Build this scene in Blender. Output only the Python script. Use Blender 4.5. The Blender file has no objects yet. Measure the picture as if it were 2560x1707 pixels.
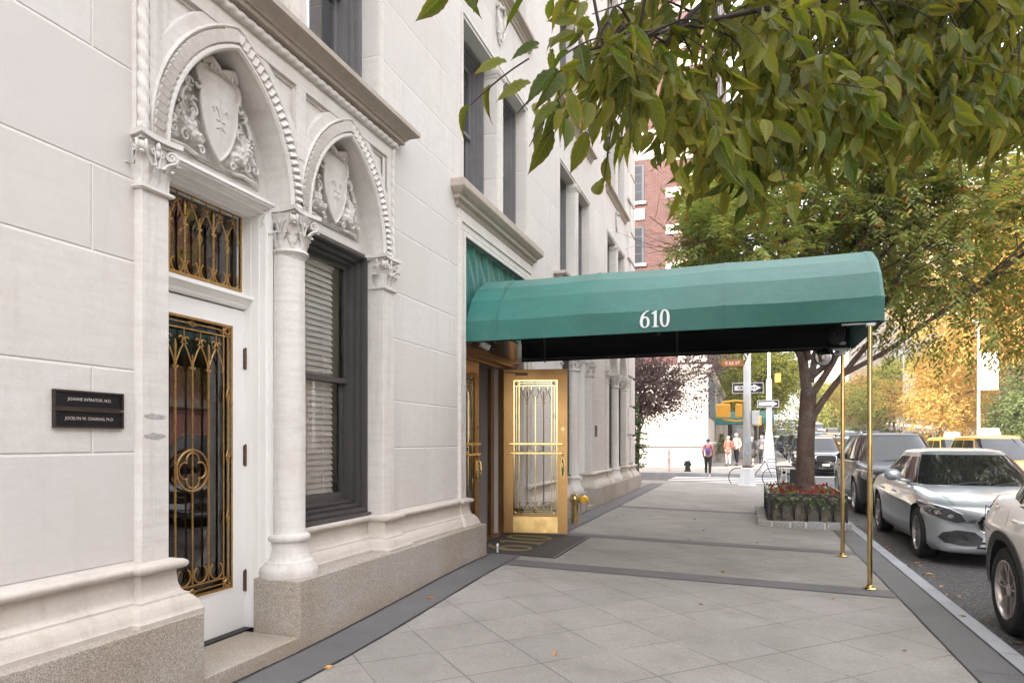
import bpy, bmesh, math, random
import numpy as np
from mathutils import Vector, Matrix
from mathutils.bvhtree import BVHTree
PI=math.pi; R=math.radians
random.seed(7); RNG=np.random.default_rng(7)
SC=bpy.context.scene; COL=SC.collection
# ---------------------------------------------------------------- camera
YAW=math.atan(588/1707); EYE=1.42
cd=bpy.data.cameras.new('camera'); cam=bpy.data.objects.new('camera',cd); COL.objects.link(cam)
cam.location=(0,0,EYE); cam.rotation_euler=(R(90),0,YAW)
cd.sensor_width=36; cd.lens=24; cd.shift_y=249.5/2560; cd.clip_end=2000; cd.clip_start=.05
SC.camera=cam
# ---------------------------------------------------------------- sky, sun, exposure
SUN_EL=R(38); SUN_AZ_FROM=Vector((-.6,-1,0)).normalized()      # the sun stands behind the limestone block
w=bpy.data.worlds.new('World'); SC.world=w; w.use_nodes=True
nt=w.node_tree; nt.nodes.clear()
o=nt.nodes.new('ShaderNodeOutputWorld'); bg=nt.nodes.new('ShaderNodeBackground'); sk=nt.nodes.new('ShaderNodeTexSky')
sk.sky_type='NISHITA'; sk.sun_disc=False; sk.sun_elevation=SUN_EL; sk.dust_density=4.0; sk.air_density=1.0; sk.ozone_density=1.0
sk.sun_rotation=math.atan2(SUN_AZ_FROM.x,SUN_AZ_FROM.y)
mx=nt.nodes.new('ShaderNodeMix'); mx.data_type='RGBA'; mx.inputs[0].default_value=.56
mx.inputs[7].default_value=(7.35,7.22,7.14,1)          # thin bright cloud over the whole sky
nt.links.new(sk.outputs[0],mx.inputs[6]); nt.links.new(mx.outputs[2],bg.inputs[0]); nt.links.new(bg.outputs[0],o.inputs[0])
bg.inputs[1].default_value=.15
sd=bpy.data.lights.new('sun','SUN'); sd.energy=2.7; sd.angle=R(.5); sd.color=(1,.93,.82)
so=bpy.data.objects.new('sun',sd); COL.objects.link(so)
sv=Vector((SUN_AZ_FROM.x*math.cos(SUN_EL),SUN_AZ_FROM.y*math.cos(SUN_EL),math.sin(SUN_EL)))
so.rotation_euler=sv.to_track_quat('Z','Y').to_euler()
SC.view_settings.view_transform='Standard'; SC.view_settings.look='None'; SC.view_settings.exposure=2.38; SC.view_settings.gamma=1
SC.render.engine='CYCLES'
SC.cycles.max_bounces=6; SC.cycles.transparent_max_bounces=12

# ---------------------------------------------------------------- helpers
f_,s_,c_=1707.,math.sin(YAW),math.cos(YAW)
def ray(u,v,t):
    """point at camera depth t metres on the sight line through (u,v) of a 2352 px wide view"""
    u*=2560/2352; v*=2560/2352; xc=(u-1280)/f_
    return Vector(((xc*c_-s_)*t,(xc*s_+c_)*t,EYE+(1103-v)/f_*t))
def sstep(a,b,x):
    t=min(1,max(0,(x-a)/(b-a))); return t*t*(3-2*t)
def gz(x,y):
    return .1*sstep(3.6,7.2,y)*max(0,min(1.0,(1.58-x)/4.44))
def rise(y):
    d=max(0,min(y,330)-36); return .04*d*d/(d+8)
def props(o,label=None,cat=None,group=None,kind=None):
    if label: o['label']=label
    if cat: o['category']=cat
    if group: o['group']=group
    if kind: o['kind']=kind
    return o
def thing(name,label,cat,loc=(0,0,0),rz=0,group=None):
    o=bpy.data.objects.new(name,None); COL.objects.link(o); o.location=loc; o.rotation_euler=(0,0,rz)
    o.empty_display_size=.1
    return props(o,label,cat,group)
def copy_tree(o,parent=None):
    c=o.copy(); COL.objects.link(c)
    if parent is not None: c.parent=parent
    for ch in list(o.children): copy_tree(ch,c)
    return c
class MB:
    def __init__(s): s.v=[];s.f=[];s.m=[];s.M=None
    def add(s,vs,fs,m=0):
        b=len(s.v)
        if s.M is not None: vs=[s.M@Vector(v) for v in vs]
        s.v+=[tuple(v) for v in vs]; s.f+=[tuple(b+i for i in f) for f in fs]; s.m+=[m]*len(fs); return s
    def box(s,x0,x1,y0,y1,z0,z1,m=0):
        vs=[(x,y,z) for x in (x0,x1) for y in (y0,y1) for z in (z0,z1)]
        return s.add(vs,[(0,1,3,2),(4,6,7,5),(0,4,5,1),(2,3,7,6),(0,2,6,4),(1,5,7,3)],m)
    def cbox(s,x0,x1,y0,y1,z0,z1,c=.01,m=0):
        """box with chamfered long edges and ends"""
        X=[x0,x0+c,x1-c,x1];Y=[y0,y0+c,y1-c,y1];Z=[z0,z0+c,z1-c,z1]
        bm=bmesh.new(); bmesh.ops.create_cube(bm,size=1)
        for v in bm.verts: v.co=Vector((x0 if v.co.x<0 else x1,y0 if v.co.y<0 else y1,z0 if v.co.z<0 else z1))
        bmesh.ops.bevel(bm,geom=list(bm.edges),offset=c,segments=2,affect='EDGES',profile=.5)
        bm.verts.ensure_lookup_table()
        vs=[v.co.copy() for v in bm.verts]; fs=[[v.index for v in f.verts] for f in bm.faces]; bm.free()
        return s.add(vs,fs,m)
    def lathe(s,prof,c=(0,0,0),n=20,m=0,ax='z',a0=0,a1=2*PI,cap=True):
        vs=[];full=abs(a1-a0-2*PI)<1e-6; k=n if full else n+1
        for r,h in prof:
            for i in range(k):
                a=a0+(a1-a0)*i/n; p=(r*math.cos(a),r*math.sin(a),h)
                if ax=='y': p=(p[0],p[2],p[1])
                if ax=='x': p=(p[2],p[0],p[1])
                vs.append((c[0]+p[0],c[1]+p[1],c[2]+p[2]))
        fs=[]
        for j in range(len(prof)-1):
            for i in range(n):
                i2=(i+1)%k if full else i+1
                fs.append((j*k+i,j*k+i2,(j+1)*k+i2,(j+1)*k+i))
        if full and cap:
            if prof[0][0]>1e-5: fs.append(tuple(range(k))[::-1])
            if prof[-1][0]>1e-5: fs.append(tuple((len(prof)-1)*k+i for i in range(k)))
        return s.add(vs,fs,m)
    def tube(s,pts,r,n=6,m=0,cap=True):
        pts=[Vector(p) for p in pts]; N=len(pts); rs=r if isinstance(r,(list,tuple)) else [r]*N
        vs=[];up=None
        for i,p in enumerate(pts):
            d=(pts[min(i+1,N-1)]-pts[max(i-1,0)])
            if d.length<1e-9: d=Vector((0,0,1))
            d.normalize()
            if up is None:
                up=Vector((0,0,1)) if abs(d.z)<.9 else Vector((1,0,0))
            a=d.cross(up)
            if a.length<1e-6: a=d.orthogonal()
            a.normalize(); b=a.cross(d).normalized(); up=b
            for k in range(n):
                t=2*PI*k/n; vs.append(p+a*(rs[i]*math.cos(t))+b*(rs[i]*math.sin(t)))
        fs=[(i*n+k,i*n+(k+1)%n,(i+1)*n+(k+1)%n,(i+1)*n+k) for i in range(N-1) for k in range(n)]
        if cap: fs+= [tuple(range(n))[::-1],tuple((N-1)*n+k for k in range(n))]
        return s.add(vs,fs,m)
    def strip(s,A,B,m=0):
        """quads between two equally long rows of points"""
        n=len(A); return s.add(list(A)+list(B),[(i,i+1,n+i+1,n+i) for i in range(n-1)],m)
    def rows(s,rows,m=0,closed=False):
        n=len(rows[0]); vs=[p for r in rows for p in r]; fs=[]
        for j in range(len(rows)-1):
            for i in range(n if closed else n-1):
                fs.append((j*n+i,j*n+(i+1)%n,(j+1)*n+(i+1)%n,(j+1)*n+i))
        return s.add(vs,fs,m)
    def prism(s,poly,z0,z1,m=0,ax='z'):
        n=len(poly)
        def P(a,b,h): return (a,b,h) if ax=='z' else ((h,a,b) if ax=='x' else (a,h,b))
        vs=[P(a,b,z0) for a,b in poly]+[P(a,b,z1) for a,b in poly]
        return s.add(vs,[tuple(range(n))[::-1],tuple(range(n,2*n))]+[(i,(i+1)%n,n+(i+1)%n,n+i) for i in range(n)],m)
    def sweep(s,path,prof,m=0,caps=True):
        """profile (out,z) swept along plan path (x,y), outward = right of travel, mitred"""
        P=[Vector((p[0],p[1])) for p in path]; N=len(P); mit=[]
        for i in range(N):
            ds=[]
            if i>0: ds.append((P[i]-P[i-1]).normalized())
            if i<N-1: ds.append((P[i+1]-P[i]).normalized())
            ns=[Vector((d.y,-d.x)) for d in ds]
            mit.append(ns[0] if len(ns)==1 else (ns[0]+ns[1])/(1+ns[0].dot(ns[1])))
        rws=[[(P[i].x+mit[i].x*o,P[i].y+mit[i].y*o,z) for o,z in prof] for i in range(N)]
        s.rows(rws,m)
        if caps:
            n=len(prof); s.add(rws[0],[tuple(range(n))],m); s.add(rws[-1],[tuple(range(n))[::-1]],m)
        return s
    def build(s,name,mats,parent=None,smooth=False,loc=None,angle=None):
        me=bpy.data.meshes.new(name); me.from_pydata(s.v,[],s.f)
        if not isinstance(mats,(list,tuple)): mats=[mats]
        for m_ in mats: me.materials.append(m_)
        if len(mats)>1: me.polygons.foreach_set('material_index',s.m)
        me.update()
        bm=bmesh.new(); bm.from_mesh(me); bmesh.ops.recalc_face_normals(bm,faces=bm.faces)
        if angle:
            bmesh.ops.remove_doubles(bm,verts=bm.verts,dist=1e-5)
            for f in bm.faces: f.smooth=True
            for e in bm.edges:
                if len(e.link_faces)==2 and e.calc_face_angle(0)>R(angle): e.smooth=False
        bm.to_mesh(me); bm.free()
        if smooth: me.polygons.foreach_set('use_smooth',[True]*len(me.polygons))
        o=bpy.data.objects.new(name,me); COL.objects.link(o)
        if loc is not None: o.location=loc
        if parent is not None: o.parent=parent
        return o
def struct(o): o['kind']='structure'; return o
# ---------------------------------------------------------------- material helpers
def newmat(name):
    m=bpy.data.materials.new(name); m.use_nodes=True; nt=m.node_tree
    return m,nt,nt.nodes['Principled BSDF']
class NG:
    def __init__(s,nt): s.nt=nt
    def n(s,t,**k):
        nd=s.nt.nodes.new('ShaderNode'+t)
        for a,b in k.items(): setattr(nd,a,b)
        return nd
    def L(s,a,b): s.nt.links.new(a,b)
    def val(s,sock,v):
        if hasattr(v,'is_output'): s.L(v,sock)
        else: sock.default_value=v
    def m(s,op,a,b=0,c=0):
        nd=s.n('Math',operation=op); s.val(nd.inputs[0],a); s.val(nd.inputs[1],b); s.val(nd.inputs[2],c); return nd.outputs[0]
    def mix(s,f,a,b,mode='MIX'):
        nd=s.n('Mix',data_type='RGBA',blend_type=mode); s.val(nd.inputs[0],f)
        for i,v in ((6,a),(7,b)):
            if isinstance(v,(tuple,list)): v=(*v[:3],1)
            s.val(nd.inputs[i],v)
        return nd.outputs[2]
    def noise(s,vec,scale,detail=3,rough=.55,dim='3D'):
        nd=s.n('TexNoise'); s.L(vec,nd.inputs['Vector']); nd.inputs['Scale'].default_value=scale; nd.inputs['Detail'].default_value=detail; nd.inputs['Roughness'].default_value=rough
        return nd.outputs['Fac']
    def ramp(s,f,lo,hi):
        nd=s.n('MapRange'); s.L(f,nd.inputs[0]); nd.inputs[1].default_value=lo; nd.inputs[2].default_value=hi; nd.clamp=True; return nd.outputs[0]
    def bump(s,h,strength,dist,bs,prev=None):
        nd=s.n('Bump'); nd.inputs['Strength'].default_value=strength; nd.inputs['Distance'].default_value=dist; s.L(h,nd.inputs['Height'])
        if prev is not None: s.L(prev,nd.inputs['Normal'])
        s.L(nd.outputs[0],bs.inputs['Normal']); return nd.outputs[0]
def sc(c,k): return tuple(min(1,x*k) for x in c[:3])
def M(name,col,rough=.6,metal=0,var=.08,vs=3.,fine=0,fs=60.,bump=0,bs_=40.,coat=0,spec=.5,tint=None,trough=0):
    m,nt,b=newmat(name); g=NG(nt); tc=g.n('TexCoord').outputs['Object']
    c=g.mix(g.ramp(g.noise(tc,vs,4),.3,.7),sc(col,1-var),sc(col,1+var))
    if tint: c=g.mix(g.ramp(g.noise(tc,vs*.37,3),.5,.72),c,tint)
    if fine: c=g.mix(g.ramp(g.noise(tc,fs,2),.35,.65),c,g.mix(1.0,c,(1-fine,)*3,'MULTIPLY'))
    g.L(c,b.inputs['Base Color']); b.inputs['Roughness'].default_value=rough; b.inputs['Metallic'].default_value=metal
    b.inputs['Specular IOR Level'].default_value=spec
    if trough:
        g.L(g.m('ADD',g.m('MULTIPLY',g.noise(tc,vs*2.3,4),trough),rough-trough/2),b.inputs['Roughness'])
    if coat: b.inputs['Coat Weight'].default_value=coat; b.inputs['Coat Roughness'].default_value=.03
    if bump: g.bump(g.noise(tc,bs_,4,.6),bump,.01,b)
    return m
def glassmat(name,tint=(.8,.85,.85),refl=1.0,op=0.0):
    m,nt,b=newmat(name); g=NG(nt); nt.nodes.remove(b); out=nt.nodes['Material Output']
    tr=g.n('BsdfTransparent'); tr.inputs[0].default_value=(*tint,1); gl=g.n('BsdfGlossy'); gl.inputs['Roughness'].default_value=.01
    fr=g.n('Fresnel'); fr.inputs[0].default_value=1.5
    mx=g.n('MixShader'); g.L(g.m('MULTIPLY_ADD',fr.outputs[0],refl,op),mx.inputs[0]); g.L(tr.outputs[0],mx.inputs[1]); g.L(gl.outputs[0],mx.inputs[2]); g.L(mx.outputs[0],out.inputs[0])
    return m
LIME=(.66,.628,.59)
def stone(name,col,ashlar=False,streak=.5):
    m,nt,b=newmat(name); g=NG(nt); geo=g.n('NewGeometry').outputs['Position']
    sp=g.n('SeparateXYZ'); g.L(geo,sp.inputs[0]); x,y,z=sp.outputs
    big=g.noise(geo,.9,4); c=g.mix(g.ramp(big,.32,.68),sc(col,.93),sc(col,1.05))
    warm=g.noise(geo,.55,3); c=g.mix(g.ramp(warm,.5,.75),c,(col[0]*.98,col[1]*.93,col[2]*.88))
    grain=g.noise(geo,220,2); c=g.mix(g.m('MULTIPLY',g.ramp(grain,.3,.7),.22),c,sc(col,.72))
    # soft sedimentary veins, slanting
    vm=g.n('Mapping'); g.L(geo,vm.inputs['Vector']); vm.inputs['Rotation'].default_value=(R(38),0,0); vm.inputs['Scale'].default_value=(3,3,24)
    vein=g.noise(vm.outputs[0],1.2,5,.6); c=g.mix(g.m('MULTIPLY',g.ramp(vein,.42,.70),.6),c,(col[0]*.80,col[1]*.78,col[2]*.76))
    sm=g.n('Mapping'); g.L(geo,sm.inputs['Vector']); sm.inputs['Scale'].default_value=(9,9,.7)
    stk=g.noise(sm.outputs[0],1.0,5,.65); c=g.mix(g.m('MULTIPLY',g.ramp(stk,.53,.74),.6),c,(col[0]*.66,col[1]*.63,col[2]*.60))
    blot=g.noise(geo,7.5,6,.7); c=g.mix(g.m('MULTIPLY',g.ramp(blot,.5,.75),.40),c,(col[0]*.72,col[1]*.66,col[2]*.58))
    gr2=g.noise(geo,70,5,.75); c=g.mix(g.m('MULTIPLY',g.ramp(gr2,.45,.7),.34),c,(col[0]*.74,col[1]*.72,col[2]*.70)); c=g.mix(g.m('MULTIPLY',g.ramp(g.noise(geo,28,4,.7),.5,.72),.22),c,sc(col,1.18))
    h=g.m('MULTIPLY',grain,.35); h=g.m('ADD',h,g.m('MULTIPLY',g.noise(geo,45,4,.7),.6))
    if ashlar:
        mz=g.m('FRACT',g.m('SUBTRACT',z,.36)); nar=g.m('LESS_THAN',mz,.43)
        d1=g.m('MINIMUM',mz,g.m('ABSOLUTE',g.m('SUBTRACT',mz,.43))); d1=g.m('MINIMUM',d1,g.m('SUBTRACT',1,mz))
        row=g.m('FLOOR',g.m('SUBTRACT',z,.36)); row2=g.m('MULTIPLY_ADD',row,2,nar)
        off=g.m('MULTIPLY_ADD',nar,2.506-1.995,1.995)
        q=g.m('DIVIDE',g.m('SUBTRACT',y,off),1.06); fq=g.m('FRACT',q); d2=g.m('MULTIPLY',g.m('MINIMUM',fq,g.m('SUBTRACT',1,fq)),1.06)
        d=g.m('MINIMUM',d1,d2)
        cv=g.n('CombineXYZ'); g.L(g.m('FLOOR',q),cv.inputs[0]); g.L(row2,cv.inputs[1])
        wn=g.n('TexWhiteNoise'); g.L(cv.outputs[0],wn.inputs['Vector'])
        c=g.mix(g.m('MULTIPLY',wn.outputs['Value'],.95),c,(col[0]*.83,col[1]*.815,col[2]*.80))
        ws=g.n('SeparateColor'); g.L(wn.outputs['Color'],ws.inputs[0]); c=g.mix(g.m('MULTIPLY',ws.outputs[2],.30),c,(col[0]*.93,col[1]*.95,col[2]*1.02))
        line=g.m('LESS_THAN',d,.003); c=g.mix(g.m('MULTIPLY',line,.55),c,sc(col,1.15))
        h=g.m('ADD',h,g.m('MULTIPLY',g.ramp(d,.003,.009),2.2))
    g.L(c,b.inputs['Base Color']); b.inputs['Roughness'].default_value=.88; b.inputs['Specular IOR Level'].default_value=.25
    g.bump(h,.5,.007,b)
    return m
def granite(name,col,sc_=1.0):
    m,nt,b=newmat(name); g=NG(nt); geo=g.n('NewGeometry').outputs['Position']
    vo=g.n('TexVoronoi'); g.L(geo,vo.inputs['Vector']); vo.inputs['Scale'].default_value=250*sc_
    hs=g.n('SeparateColor'); g.L(vo.outputs['Color'],hs.inputs[0])
    c=g.mix(g.ramp(hs.outputs[0],.1,.9),sc(col,.62),sc(col,1.42))
    c=g.mix(g.m('MULTIPLY',g.ramp(g.noise(geo,420,2),.5,.6),.5),c,sc(col,.3))
    c=g.mix(g.ramp(g.noise(geo,1.3,5),.4,.75),c,g.mix(1.,c,(.84,.76,.66),'MULTIPLY'))
    sp=g.n('SeparateXYZ'); g.L(geo,sp.inputs[0])
    grime=g.ramp(g.m('ADD',sp.outputs[2],g.m('MULTIPLY',g.noise(geo,5,5),.25)),.32,.08)
    c=g.mix(g.m('MULTIPLY',grime,.55),c,(col[0]*.62,col[1]*.5,col[2]*.36))
    g.L(c,b.inputs['Base Color']); b.inputs['Roughness'].default_value=.8; b.inputs['Specular IOR Level'].default_value=.3
    g.bump(g.noise(geo,150,3),.3,.004,b); return m
def paving():
    m,nt,b=newmat('scored concrete'); g=NG(nt); geo=g.n('NewGeometry').outputs['Position']
    sp=g.n('SeparateXYZ'); g.L(geo,sp.inputs[0]); x,y,z=sp.outputs
    col=(.295,.272,.247)
    c=g.mix(g.ramp(g.noise(geo,1.1,6,.6),.35,.65),sc(col,.86),sc(col,1.1))
    c=g.mix(g.m('MULTIPLY',g.ramp(g.noise(geo,.45,4),.52,.68),.5),c,(.39,.36,.345))
    vo=g.n('TexVoronoi'); g.L(geo,vo.inputs['Vector']); vo.inputs['Scale'].default_value=130
    hs=g.n('SeparateColor'); g.L(vo.outputs['Color'],hs.inputs[0])
    c=g.mix(g.m('MULTIPLY',hs.outputs[1],.33),c,sc(col,.55)); c=g.mix(g.m('MULTIPLY',g.m('GREATER_THAN',hs.outputs[0],.94),.22),c,(.62,.6,.58))
    gv=g.n('TexVoronoi'); g.L(geo,gv.inputs['Vector']); gv.inputs['Scale'].default_value=3.4
    gs=g.n('SeparateColor'); g.L(gv.outputs['Color'],gs.inputs[0]); gum=g.m('MULTIPLY',g.m('LESS_THAN',g.m('ADD',gv.outputs['Distance'],g.m('MULTIPLY',g.noise(geo,60,2),.03)),.055),g.m('GREATER_THAN',gs.outputs[0],.5)); c=g.mix(g.m('MULTIPLY',gum,.5),c,(.15,.14,.135))
    st=g.noise(geo,2.7,7,.72); c=g.mix(g.m('MULTIPLY',g.ramp(st,.50,.70),.5),c,(.175,.162,.148))
    pit=g.m('GREATER_THAN',g.noise(geo,38,2),.68); c=g.mix(g.m('MULTIPLY',pit,.45),c,(.14,.13,.12))
    cd2=g.n('CombineXYZ'); g.L(g.m('FLOOR',g.m('DIVIDE',g.m('SUBTRACT',g.m('ADD',x,y),7.35),.735)),cd2.inputs[0]); g.L(g.m('FLOOR',g.m('DIVIDE',g.m('SUBTRACT',g.m('SUBTRACT',x,y),-5.43),.735)),cd2.inputs[1]); wn2=g.n('TexWhiteNoise'); g.L(cd2.outputs[0],wn2.inputs['Vector']); c=g.mix(g.m('MULTIPLY',wn2.outputs['Value'],.30),c,(.20,.188,.172))
    wob=g.m('MULTIPLY',g.m('SUBTRACT',g.noise(geo,9,3),.5),.012)
    def line(s,c0):
        q=g.m('DIVIDE',g.m('SUBTRACT',g.m('ADD',s,wob),c0),.735); fr=g.m('FRACT',q); return g.m('MULTIPLY',g.m('MINIMUM',fr,g.m('SUBTRACT',1,fr)),.735)
    d=g.m('MINIMUM',line(g.m('ADD',x,y),7.35),line(g.m('SUBTRACT',x,y),-5.43))
    wear=g.ramp(g.noise(geo,1.6,4),.30,.54)
    ln=g.m('MULTIPLY',g.m('SUBTRACT',1,g.ramp(d,.003,.009)),wear)
    near=g.m('LESS_THAN',y,13.8); ln=g.m('MULTIPLY',ln,near)
    c=g.mix(g.m('MULTIPLY',ln,.8),c,(.09,.08,.075))
    g.L(c,b.inputs['Base Color']); b.inputs['Roughness'].default_value=.82; b.inputs['Specular IOR Level'].default_value=.35
    h=g.m('SUBTRACT',g.m('MULTIPLY',g.noise(geo,110,4),.4),g.m('MULTIPLY',ln,1.)); g.bump(h,.3,.006,b); return m
def asphalt():
    m,nt,b=newmat('asphalt'); g=NG(nt); geo=g.n('NewGeometry').outputs['Position']
    c=g.mix(g.ramp(g.noise(geo,.6,6),.35,.65),(.045,.042,.042),(.075,.071,.07))
    vo=g.n('TexVoronoi'); g.L(geo,vo.inputs['Vector']); vo.inputs['Scale'].default_value=95
    hs=g.n('SeparateColor'); g.L(vo.outputs['Color'],hs.inputs[0])
    c=g.mix(g.m('MULTIPLY',hs.outputs[0],.5),c,(.035,.034,.034)); c=g.mix(g.m('MULTIPLY',g.m('GREATER_THAN',hs.outputs[1],.9),.6),c,(.3,.29,.28))
    g.L(c,b.inputs['Base Color']); b.inputs['Roughness'].default_value=.75; g.bump(vo.outputs['Distance'],.5,.006,b); return m
def brick(name,c1,c2,mort,scale=1.0,axis='xz'):
    m,nt,b=newmat(name); g=NG(nt); geo=g.n('NewGeometry').outputs['Position']
    sp=g.n('SeparateXYZ'); g.L(geo,sp.inputs[0]); cv=g.n('CombineXYZ'); g.L(g.m('ADD',sp.outputs[0],sp.outputs[1]),cv.inputs[0]); g.L(sp.outputs[2],cv.inputs[1])
    br=g.n('TexBrick'); g.L(cv.outputs[0],br.inputs['Vector']); br.inputs['Color1'].default_value=(*c1,1); br.inputs['Color2'].default_value=(*c2,1); br.inputs['Mortar'].default_value=(*mort,1)
    br.inputs['Scale'].default_value=1; br.inputs['Brick Width'].default_value=.30*scale; br.inputs['Row Height'].default_value=.10*scale; br.inputs['Mortar Size'].default_value=.010*scale
    c=g.mix(g.ramp(g.noise(geo,3,3),.4,.7),br.outputs['Color'],g.mix(1.,br.outputs['Color'],(.75,.72,.78),'MULTIPLY'))
    g.L(c,b.inputs['Base Color']); b.inputs['Roughness'].default_value=.85; return m
def leafmat(name,base,alt,edge=None,trans=.35,edgeamt=1.0,red=None):
    m,nt,b=newmat(name); g=NG(nt); geo=g.n('NewGeometry'); rnd=geo.outputs['Random Per Island']
    c=g.mix(rnd,base,alt)
    c=g.mix(g.ramp(g.noise(geo.outputs['Position'],1.4,3),.35,.68),c,sc(alt,1.25))
    if red:
        r2=g.m('FRACT',g.m('MULTIPLY',rnd,17.31)); c=g.mix(g.m('MULTIPLY',g.m('GREATER_THAN',r2,red[1]),.85),c,red[0])
    if edge:
        uv=g.n('UVMap').outputs[0]; sp=g.n('SeparateXYZ'); g.L(uv,sp.inputs[0]); u,v,_=sp.outputs
        a=g.m('ABSOLUTE',g.m('SUBTRACT',g.m('MULTIPLY',v,2),1)); 
        e=g.m('ADD',a,g.m('MULTIPLY',g.m('SUBTRACT',g.noise(geo.outputs['Position'],55,3),.5),.5)); e=g.m('ADD',e,g.m('MULTIPLY',g.m('POWER',u,5),.5))
        e=g.m('ADD',e,g.m('MULTIPLY',g.m('SUBTRACT',rnd,.5),.25))
        c=g.mix(g.m('MULTIPLY',g.ramp(e,.74,.98),.45*edgeamt),c,(.38,.29,.035)); c=g.mix(g.m('MULTIPLY',g.ramp(e,.93,1.2),.85*edgeamt),c,edge)
        # midrib and side veins
        rib=g.m('SUBTRACT',1,g.ramp(a,.02,.07)); sv=g.m('FRACT',g.m('ADD',g.m('MULTIPLY',u,9),g.m('MULTIPLY',a,-1.6))); sv=g.m('SUBTRACT',1,g.ramp(g.m('ABSOLUTE',g.m('SUBTRACT',sv,.5)),.03,.12))
        c=g.mix(g.m('MULTIPLY',g.ramp(g.m('FRACT',g.m('MULTIPLY',rnd,7.7)),.35,1),.55),c,sc(base,.42))
        c=g.mix(g.m('MULTIPLY',g.m('MAXIMUM',rib,g.m('MULTIPLY',sv,.35)),.4),c,(.3,.36,.12))
        g.bump(g.m('SUBTRACT',1,g.m('MAXIMUM',rib,g.m('MULTIPLY',sv,.6))),.5,.004,b)
    g.L(c,b.inputs['Base Color']); b.inputs['Roughness'].default_value=.5; b.inputs['Specular IOR Level'].default_value=.4
    tl=g.n('BsdfTranslucent'); g.L(g.mix(1.,c,(1.25,1.35,.7),'MULTIPLY'),tl.inputs[0]); mx=g.n('MixShader'); mx.inputs[0].default_value=trans
    g.L(b.outputs[0],mx.inputs[1]); g.L(tl.outputs[0],mx.inputs[2]); g.L(mx.outputs[0],nt.nodes['Material Output'].inputs[0]); return m
def fabric(name,col):
    m,nt,b=newmat(name); g=NG(nt); geo=g.n('NewGeometry').outputs['Position']
    c=g.mix(g.ramp(g.noise(geo,2.2,4),.35,.7),sc(col,.9),sc(col,1.12))
    c=g.mix(g.m('MULTIPLY',g.ramp(g.noise(geo,9,6,.7),.48,.75),.10),c,(.2,.3,.28))
    g.L(c,b.inputs['Base Color']); b.inputs['Roughness'].default_value=.48; b.inputs['Specular IOR Level'].default_value=.62
    b.inputs['Sheen Weight'].default_value=.12
    vm=g.n('Mapping'); g.L(geo,vm.inputs['Vector']); vm.inputs['Scale'].default_value=(1.4,3,1.4)
    h=g.m('ADD',g.m('MULTIPLY',g.noise(vm.outputs[0],2.2,3),1.0),g.m('MULTIPLY',g.noise(geo,500,1),.02)); g.bump(h,.28,.03,b); return m
m_ash=stone('limestone ashlar',LIME,True); m_lime=stone('carved limestone',(.66,.63,.592)); m_cornice=stone('dark cornice limestone',(.44,.385,.33))  # cornices get a darker, browner limestone tone than the carved work
m_base=stone('base limestone',(.56,.51,.455))
m_gran=granite('grey granite',(.40,.362,.318)); m_kerbst=granite('granite setts',(.36,.37,.38),.5)
m_pave=paving(); m_asph=asphalt()
m_blue=M('bluestone band',(.140,.132,.132),.72,var=.12,vs=2,fine=.35,fs=170,bump=.2,bs_=140)
m_tar=M('tar joint',(.022,.022,.024),.6)
m_curb=M('granite kerb',(.34,.35,.37),.7,var=.15,vs=2.5,fine=.2,fs=150,tint=(.26,.26,.27),bump=.2,bs_=60)
m_white=M('white door paint',(.80,.79,.765),.42,var=.02,bump=.05,bs_=20)
m_whitew=M('white frame paint',(.80,.785,.75),.45,var=.03,bump=.05,bs_=25)
m_gold=M('gilded iron',(.42,.245,.075),.36,metal=.75,var=.3,vs=40,bump=.2,bs_=150)
m_bronze=M('bronze',(.40,.235,.095),.33,metal=.9,var=.10,vs=2.2,trough=.12,tint=(.31,.175,.07))
m_bronzed=M('dark bronze',(.19,.105,.045),.45,metal=.7,var=.3,vs=5,tint=(.10,.065,.04))
m_brass=M('polished brass',(.62,.47,.21),.13,metal=1,var=.12,vs=9,trough=.12)
m_kick=M('brushed brass plate',(.88,.62,.27),.34,metal=1,var=.15,vs=7,trough=.2,tint=(.62,.38,.16))
m_hinge=M('worn hinge',(.13,.075,.05),.55,metal=.5,var=.5,vs=60)
m_brown=M('brown painted frame',(.066,.060,.057),.42,var=.1,vs=5)
m_greyfr=M('grey painted frame',(.17,.16,.165),.45,var=.1,vs=5)
m_black=M('black iron',(.012,.012,.013),.45,var=.2)
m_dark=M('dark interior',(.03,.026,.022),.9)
m_beige=M('interior wall paint',(.62,.57,.42),.8,var=.03)
m_intw=M('lobby stone',(.45,.41,.38),.6,var=.05)
m_blind=M('white blind',(.94,.92,.89),.5,var=.03)
m_glass=glassmat('window glass',(.97,.97,.95),.9,.0); m_glassd=glassmat('door glass',(.55,.55,.5),1.5,.06); m_glassu=glassmat('upper window glass',(.5,.6,.68),1.6,.22)
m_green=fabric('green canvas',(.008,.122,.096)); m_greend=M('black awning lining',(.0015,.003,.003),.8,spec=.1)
m_num=M('white lettering',(.85,.86,.87),.5,var=.02)
m_plq=M('plaque black',(.008,.008,.009),.5,spec=.25); m_plqf=M('plaque rim',(.06,.047,.04),.4,metal=.6); m_plqt=M('plaque letters',(.55,.5,.46),.4,metal=.3)
m_rub=M('rubber mat',(.055,.047,.044),.75,fine=.4,fs=260,bump=.4,bs_=300); m_yel=M('mat yellow',(.22,.18,.07),.7,fine=.3,fs=260)
m_gal=M('galvanised steel',(.55,.57,.58),.4,metal=.5,var=.1); m_plas=M('white plastic',(.75,.75,.75),.4); m_blk=M('black plastic',(.015,.015,.017),.3)
m_mirror=M('convex mirror',(.85,.85,.86),.03,metal=1,var=0)
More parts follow.
